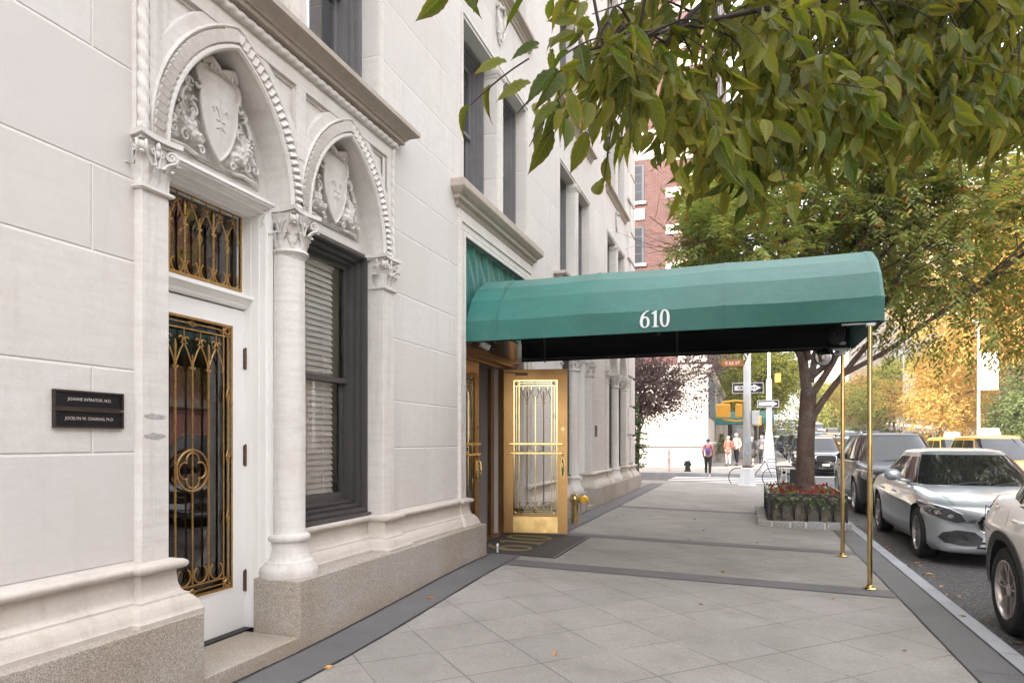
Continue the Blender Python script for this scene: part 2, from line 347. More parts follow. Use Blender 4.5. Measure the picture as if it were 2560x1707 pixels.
m_bark=M('bark',(.13,.082,.062),.9,var=.35,vs=6,fine=.4,fs=30,bump=1.,bs_=18,tint=(.17,.14,.12))
m_tire=M('tyre rubber',(.013,.013,.014),.75,bump=.2); m_rim=M('alloy rim',(.55,.54,.54),.28,metal=.9); m_rimd=M('dark alloy',(.16,.16,.17),.3,metal=.8)
m_carg=M('car glass',(.010,.012,.013),.04,spec=.6); m_trim=M('chrome trim',(.8,.8,.8),.15,metal=1); m_seam=M('panel gap',(.008,.008,.008),.9)
m_lens=M('clear lamp lens',(.22,.23,.24),.08,metal=.4,coat=1); m_lensd=M('smoked lamp lens',(.035,.037,.04),.05,coat=1); m_red=M('red tail lamp',(.35,.01,.015),.12,coat=1); m_amber=M('amber lens',(.6,.12,.02),.15,coat=1)
m_undb=M('underbody plastic',(.018,.018,.019),.6)
def paint(n,c,me=.5,r=.25): return M(n,c,r,metal=me,var=.0,coat=.6,spec=.4)
# ================================================================ structure: ground
def sheet(name,x0,x1,y0,y1,mat,dz=0,nx=6,ny=30,zf=gz):
    b=MB(); xs=np.linspace(x0,x1,nx+1); ys=np.linspace(y0,y1,ny+1)
    b.rows([[(x,y,zf(x,y)+dz) for x in xs] for y in ys]); return struct(b.build(name,mat,smooth=True))
b=MB(); b.rows([[(x,y,-.135+rise(y)) for x in (-150,0,30,400)] for y in (-150,0,36,37,38,40,42,45,48,52,57,63,70,80,95,115,140,180,230,330,700)]); struct(b.build('road',m_asph))
sheet('pavement',-3.4,1.585,-9,23.6,m_pave,0,10,90)
SB=[]   # dark bluestone bands laid 4 mm proud of the concrete
for nm,(x0,x1,y0,y1) in {'wall_band':(-2.86,-2.49,-9,22),'kerb_band':(1.295,1.585,-9,23.0),'cross_band':(-2.49,1.295,6.94,7.27),'far_cross_band':(-2.49,1.295,9.40,9.68),'corner_cross_band':(-2.49,1.295,13.75,14.05)}.items():
    sheet(nm,x0,x1,y0,y1,m_blue,.004,3,60)
b=MB()
def jag(x0,y0,x1,y1,w):
    n=max(4,int(math.hypot(x1-x0,y1-y0)/.16)); A=[];B=[]
    for i in range(n+1):
        t=i/n; x=x0+(x1-x0)*t; y=y0+(y1-y0)*t; dx,dy=(y1-y0),-(x1-x0); l=math.hypot(dx,dy); dx/=l;dy/=l
        a=w*(.35+.5*random.random()); c=w*(.35+.5*random.random())
        A.append((x+dx*a,y+dy*a,gz(x,y)+.0075)); B.append((x-dx*c,y-dy*c,gz(x,y)+.0075))
    b.strip(A,B)
for x,w in ((-2.49,.014),(1.295,.009),(1.587,.011),(-2.848,.018)): jag(x,-9,x,22,w)
for y in (6.94,7.27,9.40,9.68,13.75,14.05): jag(-2.49,y,1.295,y,.006)
for y in (7.12,9.5,13.9): jag(-2.86,y,-2.49,y,.008)
for y in (4.9,6.4,8.0,9.45,11.4): jag(1.295,y,1.585,y,.004)
b.v=[(x,y,z) for x,y,z in b.v]; struct(b.build('pavement_joints',m_tar))
b=MB()
y=-9
while y<23.4:
    l=1.5+.6*random.random(); y2=min(y+l,23.4)
    pr=[(1.597,-.2),(1.597,.006),(1.715,.004),(1.73,-.004),(1.738,-.02),(1.745,-.2)]
    b.rows([[(x,y+.003,z) for x,z in pr],[(x,y2-.003,z) for x,z in pr]]); y=y2
struct(b.build('kerb',m_curb))
# the far pavement across the side street, its kerb, the avenue's median and east pavement
def fz(x,y): return .02+rise(y)
sheet('far_pavement',-60,2.2,31.2,140,m_pave,0,8,40,fz)
b=MB(); b.box(-60,2.3,31.05,31.2,-.2,.03); b.rows([[(x,y,fz(0,y)+dz) for x,dz in ((2.2,-.2),(2.2,.012),(2.345,.008),(2.36,-.2))] for y in (31.2,36,38,40,44,50,58,68,80,100,140)]); b.box(-60,1.745,23.6,23.75,-.2,.0); struct(b.build('far_kerb',m_curb))
sheet('side_pavement',-60,-3.4,19.5,23.6,m_pave,0,8,4,lambda x,y:.1)
m_pale=M('pale concrete',(.5,.48,.45),.8,var=.08)  # paler plain concrete for the median and east pavement
b=MB(); b.rows([[(x,y,rise(y)+dz) for x,dz in ((30,-.2),(30,.02),(36,.02))] for y in (-60,36,40,45,52,60,75,100,150,250,330,500)]); struct(b.build('east_pavement',m_pale))
m_hedge=leafmat('hedge leaves',(.05,.10,.02),(.10,.15,.03),trans=.3); m_grass=M('grass',(.07,.12,.03),.9,var=.3,vs=8)
for k,(y0,y1) in enumerate(((-40,21),(33,110),(122,200),(212,330))):
    ys_=np.linspace(y0,y1,14); b=MB(); b.rows([[(x,y,rise(y)+dz) for x,dz in ((13,-.2),(13,.03),(18.5,.03),(18.5,-.2))] for y in ys_]); b.add([(13,y0,-.2+rise(y0)),(13,y0,.03+rise(y0)),(18.5,y0,.03+rise(y0)),(18.5,y0,-.2+rise(y0))],[(0,1,2,3)]); struct(b.build('median',m_pale))
    ys_=np.linspace(y0+.4,y1-.4,14); b=MB(); b.rows([[(x,y,rise(y)+.07) for x in (13.4,18.1)] for y in ys_]); struct(b.build('median_lawn',m_grass))
# crossing bars and lane lines
m_mark=M('road paint',(.72,.71,.68),.7,var=.12,vs=6,fine=.3,fs=30)
def mark(name,x0,x1,y0,y1): bb=MB(); bb.add([(x0,y0,-.128+rise(y0)),(x1,y0,-.128+rise(y0)),(x1,y1,-.128+rise(y1)),(x0,y1,-.128+rise(y1))],[(0,1,2,3)]); return struct(bb.build(name,m_mark))
for k in range(6): mark('crossing_bar',-3.0,1.5,24.3+k*1.18,24.3+k*1.18+.55)
for k in range(8): mark('crossing_bar',2.6+k*1.25,3.2+k*1.25,20.0,23.2)
for x in (5.0,8.4):
    for k in range(22): mark('lane_line',x,x+.12,-8+k*9 if k<3 else 14+k*9,-5+k*9 if k<3 else 17+k*9)
mark('stop_line',2.4,12.6,32.3,32.75)
# ================================================================ the limestone block
WX=-3.05                         # ashlar face
WLD={}
def wthing(name,label,cat,loc,group=None):
    t=thing(name,label,cat,loc,0,group); WLD[t.name]=Matrix.Translation(loc).inverted(); return t
_b0=MB.build
def _bw(s,name,mats,parent=None,**k):
    o=_b0(s,name,mats,parent,**k)
    if parent is not None and parent.name in WLD: o.matrix_parent_inverse=WLD[parent.name]
    return o
MB.build=_bw
BL=wthing('apartment_building','pale limestone apartment block with arched portals, nearest on the left of the pavement','building',(-3.05,8.3,0))
def wall_holes(b,X,y0,y1,z0,z1,holes,dep,m=0):
    ys=sorted({y0,y1,*[h[0] for h in holes],*[h[1] for h in holes]}); zs=sorted({z0,z1,*[h[2] for h in holes],*[h[3] for h in holes]})
    for i in range(len(ys)-1):
        for j in range(len(zs)-1):
            a,c,d,e=ys[i],ys[i+1],zs[j],zs[j+1]; my,mz=(a+c)/2,(d+e)/2
            if any(h[0]<my<h[1] and h[2]<mz<h[3] for h in holes): continue
            b.add([(X,a,d),(X,c,d),(X,c,e),(X,a,e)],[(0,1,2,3)],m)
    for h in holes:
        a,c,d,e=h[:4]; D=h[4] if len(h)>4 else dep
        b.add([(X,a,d),(X,c,d),(X,c,e),(X,a,e),(X-D,a,d),(X-D,c,d),(X-D,c,e),(X-D,a,e)],[(0,1,5,4),(1,2,6,5),(2,3,7,6),(3,0,4,7)][(1 if d<.5 else 0):],m)
BAYS=[4.10,8.33,12.55,16.75]
PORT=[(4.10,-1),(12.55,1),(16.75,0)]
BAYS0=[-4.35,-.12]+BAYS
holes=[]
for c in BAYS0:
    if c>3 and c!=8.33: holes.append((c-1.30,c+1.30,.47,4.02,.35))
    for (za,zb) in ((4.30,6.24),(7.33,9.22),(10.4,12.3),(13.4,15.2)):
        holes+= [(c-1.165,c-.115,za,zb,.21),(c+.115,c+1.165,za,zb,.21)]
holes.append((7.17,9.50,.47,3.75,.30))
b=MB(); wall_holes(b,WX,-45,19.3,.47,16.4,holes,.2)  # unseen length behind the camera is added to shade pavement and parked cars
b.add([(WX,19.3,-.2),(-22,19.3,-.2),(-22,19.3,16.4),(WX,19.3,16.4)],[(0,1,2,3)]); b.add([(WX,-45,-.2),(-22,-45,-.2),(-22,-45,16.4),(WX,-45,16.4)],[(3,2,1,0)])
b.add([(-22,-45,-.2),(-22,19.3,-.2),(-22,19.3,16.4),(-22,-45,16.4)],[(0,1,2,3)]); b.add([(WX,-45,16.4),(WX,19.3,16.4),(-22,19.3,16.4),(-22,-45,16.4)],[(0,1,2,3)])
b.build('ashlar_wall',m_ash,BL)
# granite plinth blocks
for y0,y1 in ((-45,1.4),(1.404,3.04),(3.90,5.62),(5.626,7.395),(9.36,11.2),(11.204,12.75),(13.50,15.6),(15.604,17.4),(17.404,19.52)):
    b=MB(); b.cbox(-3.245,-2.86+random.uniform(-.0015,.0015),y0,y1,-.3,.47,.006); b.build('granite_plinth',m_gran,BL)
b=MB(); b.cbox(-3.7,-2.862,3.045,3.897,-.2,.10,.008); b.build('door_step',m_gran,BL)
b=MB(); b.cbox(-3.7,-2.90,12.755,13.497,-.2,.16,.008); b.build('door_step',m_gran,BL)
# moulded base above the plinth
BP=[(-.01,.462),(.125,.462),(.127,.494),(.118,.503),(.113,.52),(.106,.54),(.085,.567),(.072,.578),(.070,.59),(.052,.597),(.040,.615),(.030,.65),(.026,.70),(.026,.722),(.045,.724),(.060,.730),(.068,.741),(.070,.752),(.066,.764),(.052,.774),(.03,.779),(-.01,.783)]
def basemould(path): b=MB(); b.sweep(path,BP); return b.build('base_moulding',m_base,BL,angle=40)
P1=-3.0
basemould([(WX,-45),(WX,2.75),(P1,2.75),(P1,2.93),(-3.3,2.93)])
basemould([(-3.17,4.2),(-3.17,5.27),(P1,5.27),(P1,5.46),(WX,5.46),(WX,7.0),(-3.02,7.0),(-3.02,7.17),(-3.3,7.17)])
basemould([(-3.3,9.5),(-3.02,9.5),(-3.02,9.67),(WX,9.67),(WX,11.19),(P1,11.19),(P1,11.38),(-3.17,11.38),(-3.17,12.45)])
basemould([(-3.3,13.72),(P1,13.72),(P1,13.91),(WX,13.91),(WX,15.39),(P1,15.39),(P1,15.58),(-3.17,15.58),(-3.17,16.65)])
basemould([(-3.17,16.85),(-3.17,17.92),(P1,17.92),(P1,18.11),(WX,18.11),(WX,18.6),(-3.0,18.6),(-3.0,19.35),(-3.5,19.35)])
# quoins at the corner
for k in range(19):
    z0=.80+k*.79; long_=k%2; b=MB(); b.cbox(-3.4,-2.995,18.35 if long_ else 18.75,19.36,z0+.02,z0+.75,.018); b.build('corner_quoin',m_lime,BL)
# ---------------------------------------------------------------- ornament
def spiral(cy,cz,r0,r1,a0,a1,n=14): return [(cy+(r0+(r1-r0)*i/n)*math.cos(a0+(a1-a0)*i/n),cz+(r0+(r1-r0)*i/n)*math.sin(a0+(a1-a0)*i/n)) for i in range(n+1)]
def ell(b,c,ax,m=0,nu=8,nv=6,rot=None):
    vs=[];c=Vector(c)
    for j in range(nv+1):
        th=PI*j/nv
        for i in range(nu):
            a=2*PI*i/nu; p=Vector((ax[0]*math.sin(th)*math.cos(a),ax[1]*math.sin(th)*math.sin(a),ax[2]*math.cos(th)))
            if rot is not None: p=rot@p
            vs.append(c+p)
    b.add(vs,[(j*nu+i,j*nu+(i+1)%nu,(j+1)*nu+(i+1)%nu,(j+1)*nu+i) for j in range(nv) for i in range(nu)],m)
def leafstrip(b,p,out,tan,h,w,curl,thick=.006):
    """acanthus blade: rises h from p, bulges and curls over at the tip"""
    rows=[]
    for i in range(8):
        t=i/7; o=.006+.016*math.sin(t*PI*.5)+curl*max(0,t-.5)**1.6*.75; z=h*(t if t<.85 else .85+.10*(t-.85)/.15-.9*(t-.85)**1.2)
        ww=w*(.5+.28*math.sin(t*PI*.9))*(1 if t<.8 else max(.25,1-(t-.8)*3.4))
        rows.append([p+out*(o-.010*abs(k)**2)+tan*(ww*k)+Vector((0,0,z)) for k in (-1,-.55,0,.55,1)])
    b.rows(rows); 
    tip=rows[-1][2]; ell(b,tip+out*.001,(.34*w if abs(out.y)>.5 else .010,.34*w if abs(out.x)>.5 else .010,.008))
def capital(par,cx,cy,hx,hy,rnd=0,sides=('front','near','far')):
    z0,z1=2.76,3.05; b=MB(); fx=cx
    if rnd:
        b.lathe([(rnd*.98,z0-.05),(rnd+.004,z0-.03),(rnd+.02,z0-.022),(rnd+.028,z0-.01),(rnd+.02,z0+.004),(rnd,z0+.012),(rnd-.006,z0+.05),(rnd,z0+.16),(rnd+.03,z0+.22),(rnd+.04,z1-.045)],(cx,cy,0),28)
    else:
        for (e,a,c) in ((.0,z0+.012,z1-.045),(.014,z0-.012,z0+.012),(.020,z0-.006,z0+.006)):
            b.box(cx-hx-e,cx+hx+e,cy-hy-e,cy+hy+e,a,c)
    # abacus: concave sides, two steps
    for e,a,c in ((.028,z1-.045,z1-.030),(.050,z1-.028,z1)):
        X,Y=hx+e,hy+e; pts=[]
        for (x0,y0,x1,y1) in ((X,-Y,X,Y),(X,Y,-X,Y),(-X,Y,-X,-Y),(-X,-Y,X,-Y)):
            for i in range(7):
                t=i/7; x=x0+(x1-x0)*t; y=y0+(y1-y0)*t; k=.030*math.sin(PI*t)*(1 if rnd else .75)
                pts.append((cx+x*(1-(k/X if abs(x0-x1)<1e-9 else 0)),cy+y*(1-(k/Y if abs(y0-y1)<1e-9 else 0))))
        b.prism(pts,a,c)
    # volutes at corners
    for sx in (1,-1):
        for sy in (-1,1):
            if sx<0 and not rnd: continue
            d=Vector((sx,sy,0)).normalized(); q=Vector((-d.y,d.x,0)); base=Vector((cx+sx*hx,cy+sy*hy,0))*1.0
            cc=base+d*.012+Vector((0,0,z1-.085))
            for off in (-.021,.021):
                pts=[]; 
                for i in range(20):
                    a=-PI*.5+ (i/19)*PI*3.1; r=.036*(1-.78*i/19); pts.append(cc+q*off+d*(r*math.cos(a))+Vector((0,0,r*math.sin(a))))
                low=[cc+q*off*2.6-d*.075+Vector((0,0,-.12)),cc+q*off*1.9-d*.045+Vector((0,0,-.075)),cc+q*off*1.2-d*.015+Vector((0,0,-.044))]
                b.tube(low+pts,.0085,5)
            ax=cc; b.M=Matrix.Translation(ax)@Matrix(((d.x,q.x,0,0),(d.y,q.y,0,0),(0,0,1,0),(0,0,0,1)))
            b.lathe([(.0,-.017),(.027,-.017),(.027,.017),(0,.017)],(0,0,0),10,ax='y'); b.M=None
            leafstrip(b,base-d*.028+Vector((0,0,z0+.05)),d,q,.135,.042,.20)
    # leaves on the faces
    faces=[(Vector((1,0,0)),Vector((0,1,0)),hx,hy)]
    faces+=[(Vector((0,-1,0)),Vector((1,0,0)),hy,hx),(Vector((0,1,0)),Vector((1,0,0)),hy,hx)]
    for out,tan,ho,ht in faces:
        n=3 if ht>.08 else 1
        for k in range(n):
            u=(k-(n-1)/2)*(2*ht/n)*.95; p=Vector((cx,cy,0))+out*(ho-(.0 if not rnd else .012*abs(k-(n-1)/2)*2))+tan*u+Vector((0,0,z0+.012))
            leafstrip(b,p-out*.004,out,tan,.115,ht/n*1.05,.15)
        for sgn in (-1,1):
            c0=Vector((cx,cy,0))+out*(ho+.012)+tan*(sgn*ht*.32)+Vector((0,0,z1-.088)); pts=[]
            for i in range(14):
                a=PI/2+sgn*(i/13)*PI*2.2; r=.021*(1-.7*i/13); pts.append(c0+tan*(r*math.cos(a))+Vector((0,0,r*math.sin(a))))
            b.tube([c0-tan*sgn*ht*.25+Vector((0,0,-.085)),c0-tan*sgn*ht*.12+Vector((0,0,-.02))]+pts,.006,5)
        c0=Vector((cx,cy,0))+out*(ho+.028)+Vector((0,0,z1-.055)); ell(b,c0-out*.012,(.014,.014,.024)); ell(b,c0-out*.014+Vector((0,0,-.04)),(.010,.012,.022))
    return b.build('capital',m_lime,par,angle=50)
def relief(par,c,seed):
    """carved tympanum: shield, scrolls and beasts as one height field"""
    n=132; W_=.40; Hh=.66; ys=np.linspace(-W_,W_,n); zs=np.linspace(0,Hh,n); Y,Z=np.meshgrid(ys,zs); A=np.abs(Y); h=np.zeros_like(Y)
    def stroke(pts,r,hh=1.0):
        nonlocal h
        pts=np.array(pts,float); k=len(pts); rr=np.linspace(r[0],r[1],k-1) if isinstance(r,(tuple,list)) else [r]*(k-1)
        for i in range(k-1):
            p,q=pts[i],pts[i+1]; d=q-p; L=max((d**2).sum(),1e-9); t=np.clip(((A-p[0])*d[0]+(Z-p[1])*d[1])/L,0,1)
            D=np.hypot(A-p[0]-t*d[0],Z-p[1]-t*d[1]); R_=rr[i]; h=np.maximum(h,np.where(D<R_,np.sqrt(np.maximum(R_*R_-D*D,0))*hh,0))
    stroke([(.10,.045),(.16,.05),(.22,.06),(.28,.055),(.34,.04)],(.020,.016))
    stroke([(.15,.09),(.20,.10),(.25,.14),(.29,.20),(.30,.27),(.27,.34),(.23,.38)],(.048,.018))
    stroke([(.21,.15),(.23,.11)],.05); stroke([(.30,.2),(.345,.13),(.365,.07)],(.03,.015))
    for (cy,cz,r) in ((.21,.41,.042),(.345,.10,.036),(.19,.30,.036),(.13,.065,.03),(.25,.46,.025),(.205,.13,.03)):
        stroke(spiral(cy,cz,r,r*.25,0,PI*3.2,22),.0095,1.3)
    stroke([(.20,.24),(.18,.20),(.22,.18),(.20,.14)],.014,1.2); stroke([(.24,.24),(.26,.27),(.24,.31)],.013,1.3); stroke([(.12,.2),(.17,.22),(.19,.27)],(.012,.02),1.2)
    rng=np.random.default_rng(seed); hair=np.zeros_like(Y)
    for k in range(26):
        fx,fz,ph=rng.uniform(-260,260),rng.uniform(-260,260),rng.uniform(0,6); hair+=np.sin(A*fx+Z*fz+ph)
    h=h*1.1+np.where(h>.012,.0011*hair,0.0003*hair)
    zt=[.035,.10,.18,.28,.40,.47,.50,.54,.58,.60,.62,.64]; wt=[.0,.055,.105,.145,.165,.155,.185,.20,.185,.15,.12,.0]
    hs=h*1.25; q=np.pad(hs,1,mode='edge'); hs=(q[1:-1,1:-1]*4+q[:-2,1:-1]*2+q[2:,1:-1]*2+q[1:-1,:-2]*2+q[1:-1,2:]*2+q[:-2,:-2]+q[2:,2:]+q[:-2,2:]+q[2:,:-2])/16
    b=MB(); idx={}; Rr=.869-.135
    def inside(y,z): return math.hypot(abs(y)+.339,z-(-.0))<Rr if z>0 else True
    vs=[];fs=[]
    for j in range(n):
        for i in range(n): vs.append((-3.192+float(hs[j,i]),c+float(ys[i]),3.17+float(zs[j])))
    for j in range(n-1):
        for i in range(n-1):
            y=ys[i]+.004; z=zs[j]+.12
            if inside(y,z): fs.append((j*n+i,j*n+i+1,(j+1)*n+i+1,(j+1)*n+i))
    b.add(vs,fs); ro=b.build('carved_relief',m_lime,par,smooth=True)
    # shield with a rolled rim, standing free of the ground
    zt=[.035,.07,.12,.18,.25,.33,.40,.455,.475,.50,.53,.56,.585,.60,.605,.598]; wt=[.0,.040,.082,.115,.142,.160,.163,.158,.172,.192,.197,.190,.170,.120,.06,.0]
    out=[(w,z) for w,z in zip(wt,zt)]; out=out+[(-w,z) for w,z in out[::-1][1:-1]]; cz=.34; Zb=3.135; b=MB()
    def ring(k,x,dz=0): return [(-3.192+x*.68,c+w*k,Zb+cz+(z-cz)*(1-(1-k)*.62)+dz) for w,z in out]
    b.rows([ring(.90,.0),ring(.93,.045),ring(1.0,.070),ring(1.0,.084),ring(.965,.092),ring(.91,.088),ring(.885,.074),ring(.87,.074),ring(.6,.088),ring(.3,.094),ring(.02,.096)],closed=True)
    for s_ in (-1,1):
        b.tube([(-3.192+.058,c+s_*.15,Zb+.60),(-3.192+.072,c+s_*.10,Zb+.635),(-3.192+.068,c+s_*.03,Zb+.61),(-3.192+.062,c,Zb+.60)],[.016,.028,.022,.012],7)
        b.tube([(-3.192+.058,c+s_*(.178+.026*math.cos(t)),Zb+.45+.026*math.sin(t)) for t in np.linspace(1.2,6.0,10)],.011,6)
        for k in range(3): ell(b,(-3.192+.073,c+s_*(.03+.03*k),Zb+.60-.004*k),(.012,.012,.020),0,6,5)
    x0=-3.192+.064
    for pts in ([(0,.20),(0,.30),(0,.43)],[(.008,.30),(.018,.35),(.045,.375),(.062,.355),(.052,.33)],[(.004,.285),(.016,.25),(.038,.235)]):
        for s_ in ((1,-1) if pts[0][0]>0 else (1,)): b.tube([(x0-.25*p[0]*p[0]*10*.1,c+s_*p[0],Zb+p[1]) for p in pts],[.004]+[.010]*(len(pts)-2)+[.004],6)
    b.tube([(x0,c-.035,Zb+.292),(x0+.002,c+.035,Zb+.292)],.007,6)
    # scrollwork cut clear of the panel
    for s_ in (-1,1):
        def T(pts,r,x=.045): b.tube([(-3.192+x*.8,c+s_*p[0],Zb+p[1]) for p in pts],r,6)
        for (cy,cz_,r,a0,tw) in ((.225,.43,.044,-1.6,1),(.345,.115,.036,2.0,-1),(.200,.275,.036,1.2,1),(.135,.06,.028,0.3,1),(.262,.10,.040,2.6,-1)):
            T([(cy+(r*(1-.8*i/18))*math.cos(a0+tw*i*.42),cz_+(r*(1-.8*i/18))*math.sin(a0+tw*i*.42)) for i in range(19)],[.0105-.0003*i for i in range(19)],.052)
        T([(.12,.035),(.18,.030),(.25,.045),(.31,.035),(.37,.04)],[.006,.012,.010,.014,.006],.03)
        T([(.14,.13),(.19,.16),(.22,.22),(.20,.27)],[.006,.014,.014,.008],.06); T([(.30,.30),(.285,.36),(.25,.40),(.225,.47)],[.016,.014,.010,.006],.05)
        T([(.165,.35),(.20,.36),(.215,.33),(.185,.32),(.17,.29)],[.006,.011,.011,.010,.006],.045)
        for k in range(7): T([(.20+.018*k,.10+.030*k),(.225+.016*k,.095+.030*k),(.235+.015*k,.115+.030*k)],[.003,.010,.003],.058)
        ell(b,(-3.192+.056,c+s_*.222,Zb+.115),(.016,.018,.020),0,8,6); ell(b,(-3.192+.058,c+s_*.222,Zb+.118),(.010,.007,.008),0,6,5)
    b.build('carved_shield',m_lime,par,angle=45); return ro
def arch(c,d,n=16,z0=3.05):
    Rr=.869+d; th=math.acos(-.339/Rr); L=[(c+.339+Rr*math.cos(PI+(th-PI)*i/n),z0+Rr*math.sin(PI+(th-PI)*i/n)) for i in range(n+1)]
    return L+[(2*c-y,z) for y,z in L[::-1][1:]]
def frame(b,x0,x1,y0,y1,z0,z1,w,wb=None,m=0):
    wb=w if wb is None else wb
    b.box(x0,x1,y0,y0+w,z0,z1,m); b.box(x0,x1,y1-w,y1,z0,z1,m); b.box(x0,x1,y0+w,y1-w,z1-w,z1,m); b.box(x0,x1,y0+w,y1-w,z0,z0+wb,m)
def twist(b,x,y,z0,z1,r,pitch=.085):
    n=int((z1-z0)/(pitch/8)); b.rows([[(x+r*math.cos(2*PI*(i/8)/1+k*PI/2)*1.0,y+r*math.sin(2*PI*i/8+k*PI/2),z0+(z1-z0)*i/n) for k in range(4)] for i in range(n+1)],closed=True)
def tub(b,x,pts,r,n=5): b.tube([(x,p[0],p[1]) for p in pts],r,n)
def diamond(b,x,y,z,a,h,r=.004): tub(b,x,[(y-a,z),(y,z+h),(y+a,z),(y,z-h),(y-a,z)],r,4)
def quatre(b,x,y,z,R_,r=.0055):
    tub(b,x,[(y+R_*math.cos(2*PI*i/28),z+R_*math.sin(2*PI*i/28)) for i in range(29)],r*1.3,5)
    for k in range(4):
        a=k*PI/2; cy,cz=y+R_*.46*math.cos(a),z+R_*.46*math.sin(a); tub(b,x,[(cy+R_*.40*math.cos(a-1.9+3.8*i/12),cz+R_*.40*math.sin(a-1.9+3.8*i/12)) for i in range(13)],r,5)
def grille(b,x,y0,y1,z0,z1,n,side=True,mid='quatre',bars=True):
    w=.016
    frame(b,x-.006,x+.010,y0,y1,z0,z1,w); A,B=y0,y1; iz0,iz1=z0,z1
    if side:
        g=.075; frame(b,x-.004,x+.004,y0+g,y1-g,z0+g,z1-g,.009)
        for yy in (y0+g,y1-g-.009): b.box(x-.0035,x+.0035,yy,yy+.009,z0,z1)
        for zz in (z0+g,z1-g-.009): b.box(x-.003,x+.003,y0,y1,zz,zz+.009)
        for yy in (y0+g/2+.004,y1-g/2-.004):
            b.box(x-.003,x+.003,yy-.003,yy+.003,z0+g,z1-g)
            for q in (.27,.5,.73): diamond(b,x+.004,yy,z0+(z1-z0)*q,.017,.05)
            for zz in (z0+g/2+.004,z1-g/2-.004): quatre(b,x,yy,zz,.026,.004)
        for zz in (z0+g/2+.004,z1-g/2-.004):
            b.box(x-.003,x+.003,y0+g,y1-g,zz-.003,zz+.003); diamond(b,x+.004,(y0+y1)/2,zz,.045,.016)
        A,B,iz0,iz1=y0+g,y1-g,z0+g,z1-g
    else: A,B=y0+.016,y1-.016
    sp=(B-A)/n; zt=iz1-.04; hl=.20 if z1-z0>1 else .155
    for k in range(n):                       # lyre scrolls under the top rail, crescents on the bottom rail
        yc=A+sp*(k+.5); b.box(x-.003,x+.003,yc-.003,yc+.003,zt-.03,iz1)
        for s in (-1,1):
            sg=spiral(yc+s*sp*.22,zt-.035,.004,sp*.21,PI*(1.3 if s>0 else -.3),PI*(1.3 if s>0 else -.3)+s*PI*-1.9*-1,12)
            tub(b,x,[(yc+s*sp*.22+sp*.20*(.25+.75*i/10)*math.cos(-s*(i/10)*4.6+ (PI*.0 if s>0 else PI)),zt-.03+sp*.20*(.25+.75*i/10)*math.sin((i/10)*4.6)) for i in range(11)]
                +[(yc+s*.004,zt-.06),(yc+s*sp*.20,zt-hl*.5),(yc+s*sp*.42,zt-hl*.85),(yc+s*sp*.47,zt-hl),(yc+s*sp*.40,zt-hl-.018),(yc+s*sp*.33,zt-hl-.004)],.0048,5)
        R_=sp*.40; cz=iz0+R_+.012
        tub(b,x,[(yc+R_*math.cos(a),cz+R_*math.sin(a)) for a in [PI*(-.5)+(i-9)/9*PI*.80 for i in range(19)]],.0055,5)
    for k in range(1,n):
        yc=A+sp*k; top=zt-hl*.62; bot=iz0+.012
        if k%2: twist(b,x,yc,bot+.05,top,.0085); b.box(x-.004,x+.004,yc-.004,yc+.004,bot,bot+.06)
        else:
            b.box(x-.0045,x+.0045,yc-.0045,yc+.0045,bot,top)
            if not side: diamond(b,x+.003,yc,(z0+z1)/2,.018,.045)
        if k%2: tub(b,x,[(yc,top),(yc,top+.05),(yc,top+.085)],[.008,.010,.003])
    if mid=='quatre': quatre(b,x+.003,(A+B)/2,z0+(z1-z0)*.455,sp*.95)
def blinds(par,x,y0,y1,z0,z1,pitch=.048):
    b=MB(); z=z1
    while z>z0+.05:
        b.rows([[(x+o,y,z+h) for y in (y0,y1)] for o,h in ((.013,-.027),(.003,-.002),(-.012,.024))]); z-=pitch
    b.box(x-.02,x+.02,y0,y1,z0,z0+.03); b.box(x-.025,x+.025,y0,y1,z1,z1+.05)
    for yy in (y0+.15,(y0+y1)/2,y1-.15): b.box(x+.019,x+.0205,yy-.003,yy+.003,z0,z1)
    return b.build('blind',m_blind,par)
def sash_window(par,y0,y1,z0,z1,xf,mat,depth=.17,glass=None,blind=False,steps=3,name='window'):
    """xf: outermost frame face; steps inward to the sashes"""
    b=MB(); k=0
    for i in range(steps):
        w=.045-.006*i; frame(b,xf-depth,xf-.045*i-.003*i,y0+k,y1-k,z0+k,z1-k,w); 
        frame(b,xf-depth,xf-.045*i+.009,y0+k+w*.55,y1-k-w*.55,z0+k+w*.55,z1-k-w*.55,.010); k+=w-.001
    wn=b.build(name,mat,par); a,c,d,e=y0+k,y1-k,z0+k,z1-k; mz=(d+e)/2+.02; xs=xf-.045*steps
    b=MB(); frame(b,xs-.035,xs,a,c,mz-.025,e,.035,.045); frame(b,xs-.075,xs-.037,a,c,d,mz+.018,.045,.07); b.build('sash',mat,wn)
    b=MB(); b.add([(xs-.018,a,mz),(xs-.018,c,mz),(xs-.018,c,e),(xs-.018,a,e)],[(0,1,2,3)]); b.add([(xs-.056,a,d),(xs-.056,c,d),(xs-.056,c,mz),(xs-.056,a,mz)],[(0,1,2,3)]); b.build('pane',glass or m_glass,wn)
    if blind: blinds(wn,xs-.085,a+.0,c-.11,d+.02,e-.05)
    return wn
def interior(par,y0,y1,z0,z1,x0,x1,mat):
    b=MB(); b.add([(x1,y0,z0),(x0,y0,z0),(x0,y0,z1),(x1,y0,z1),(x1,y1,z0),(x0,y1,z0),(x0,y1,z1),(x1,y1,z1)],[(0,1,2,3),(5,4,7,6),(1,5,6,2),(3,2,6,7),(0,4,5,1)]); return b.build('room_interior',mat,par)
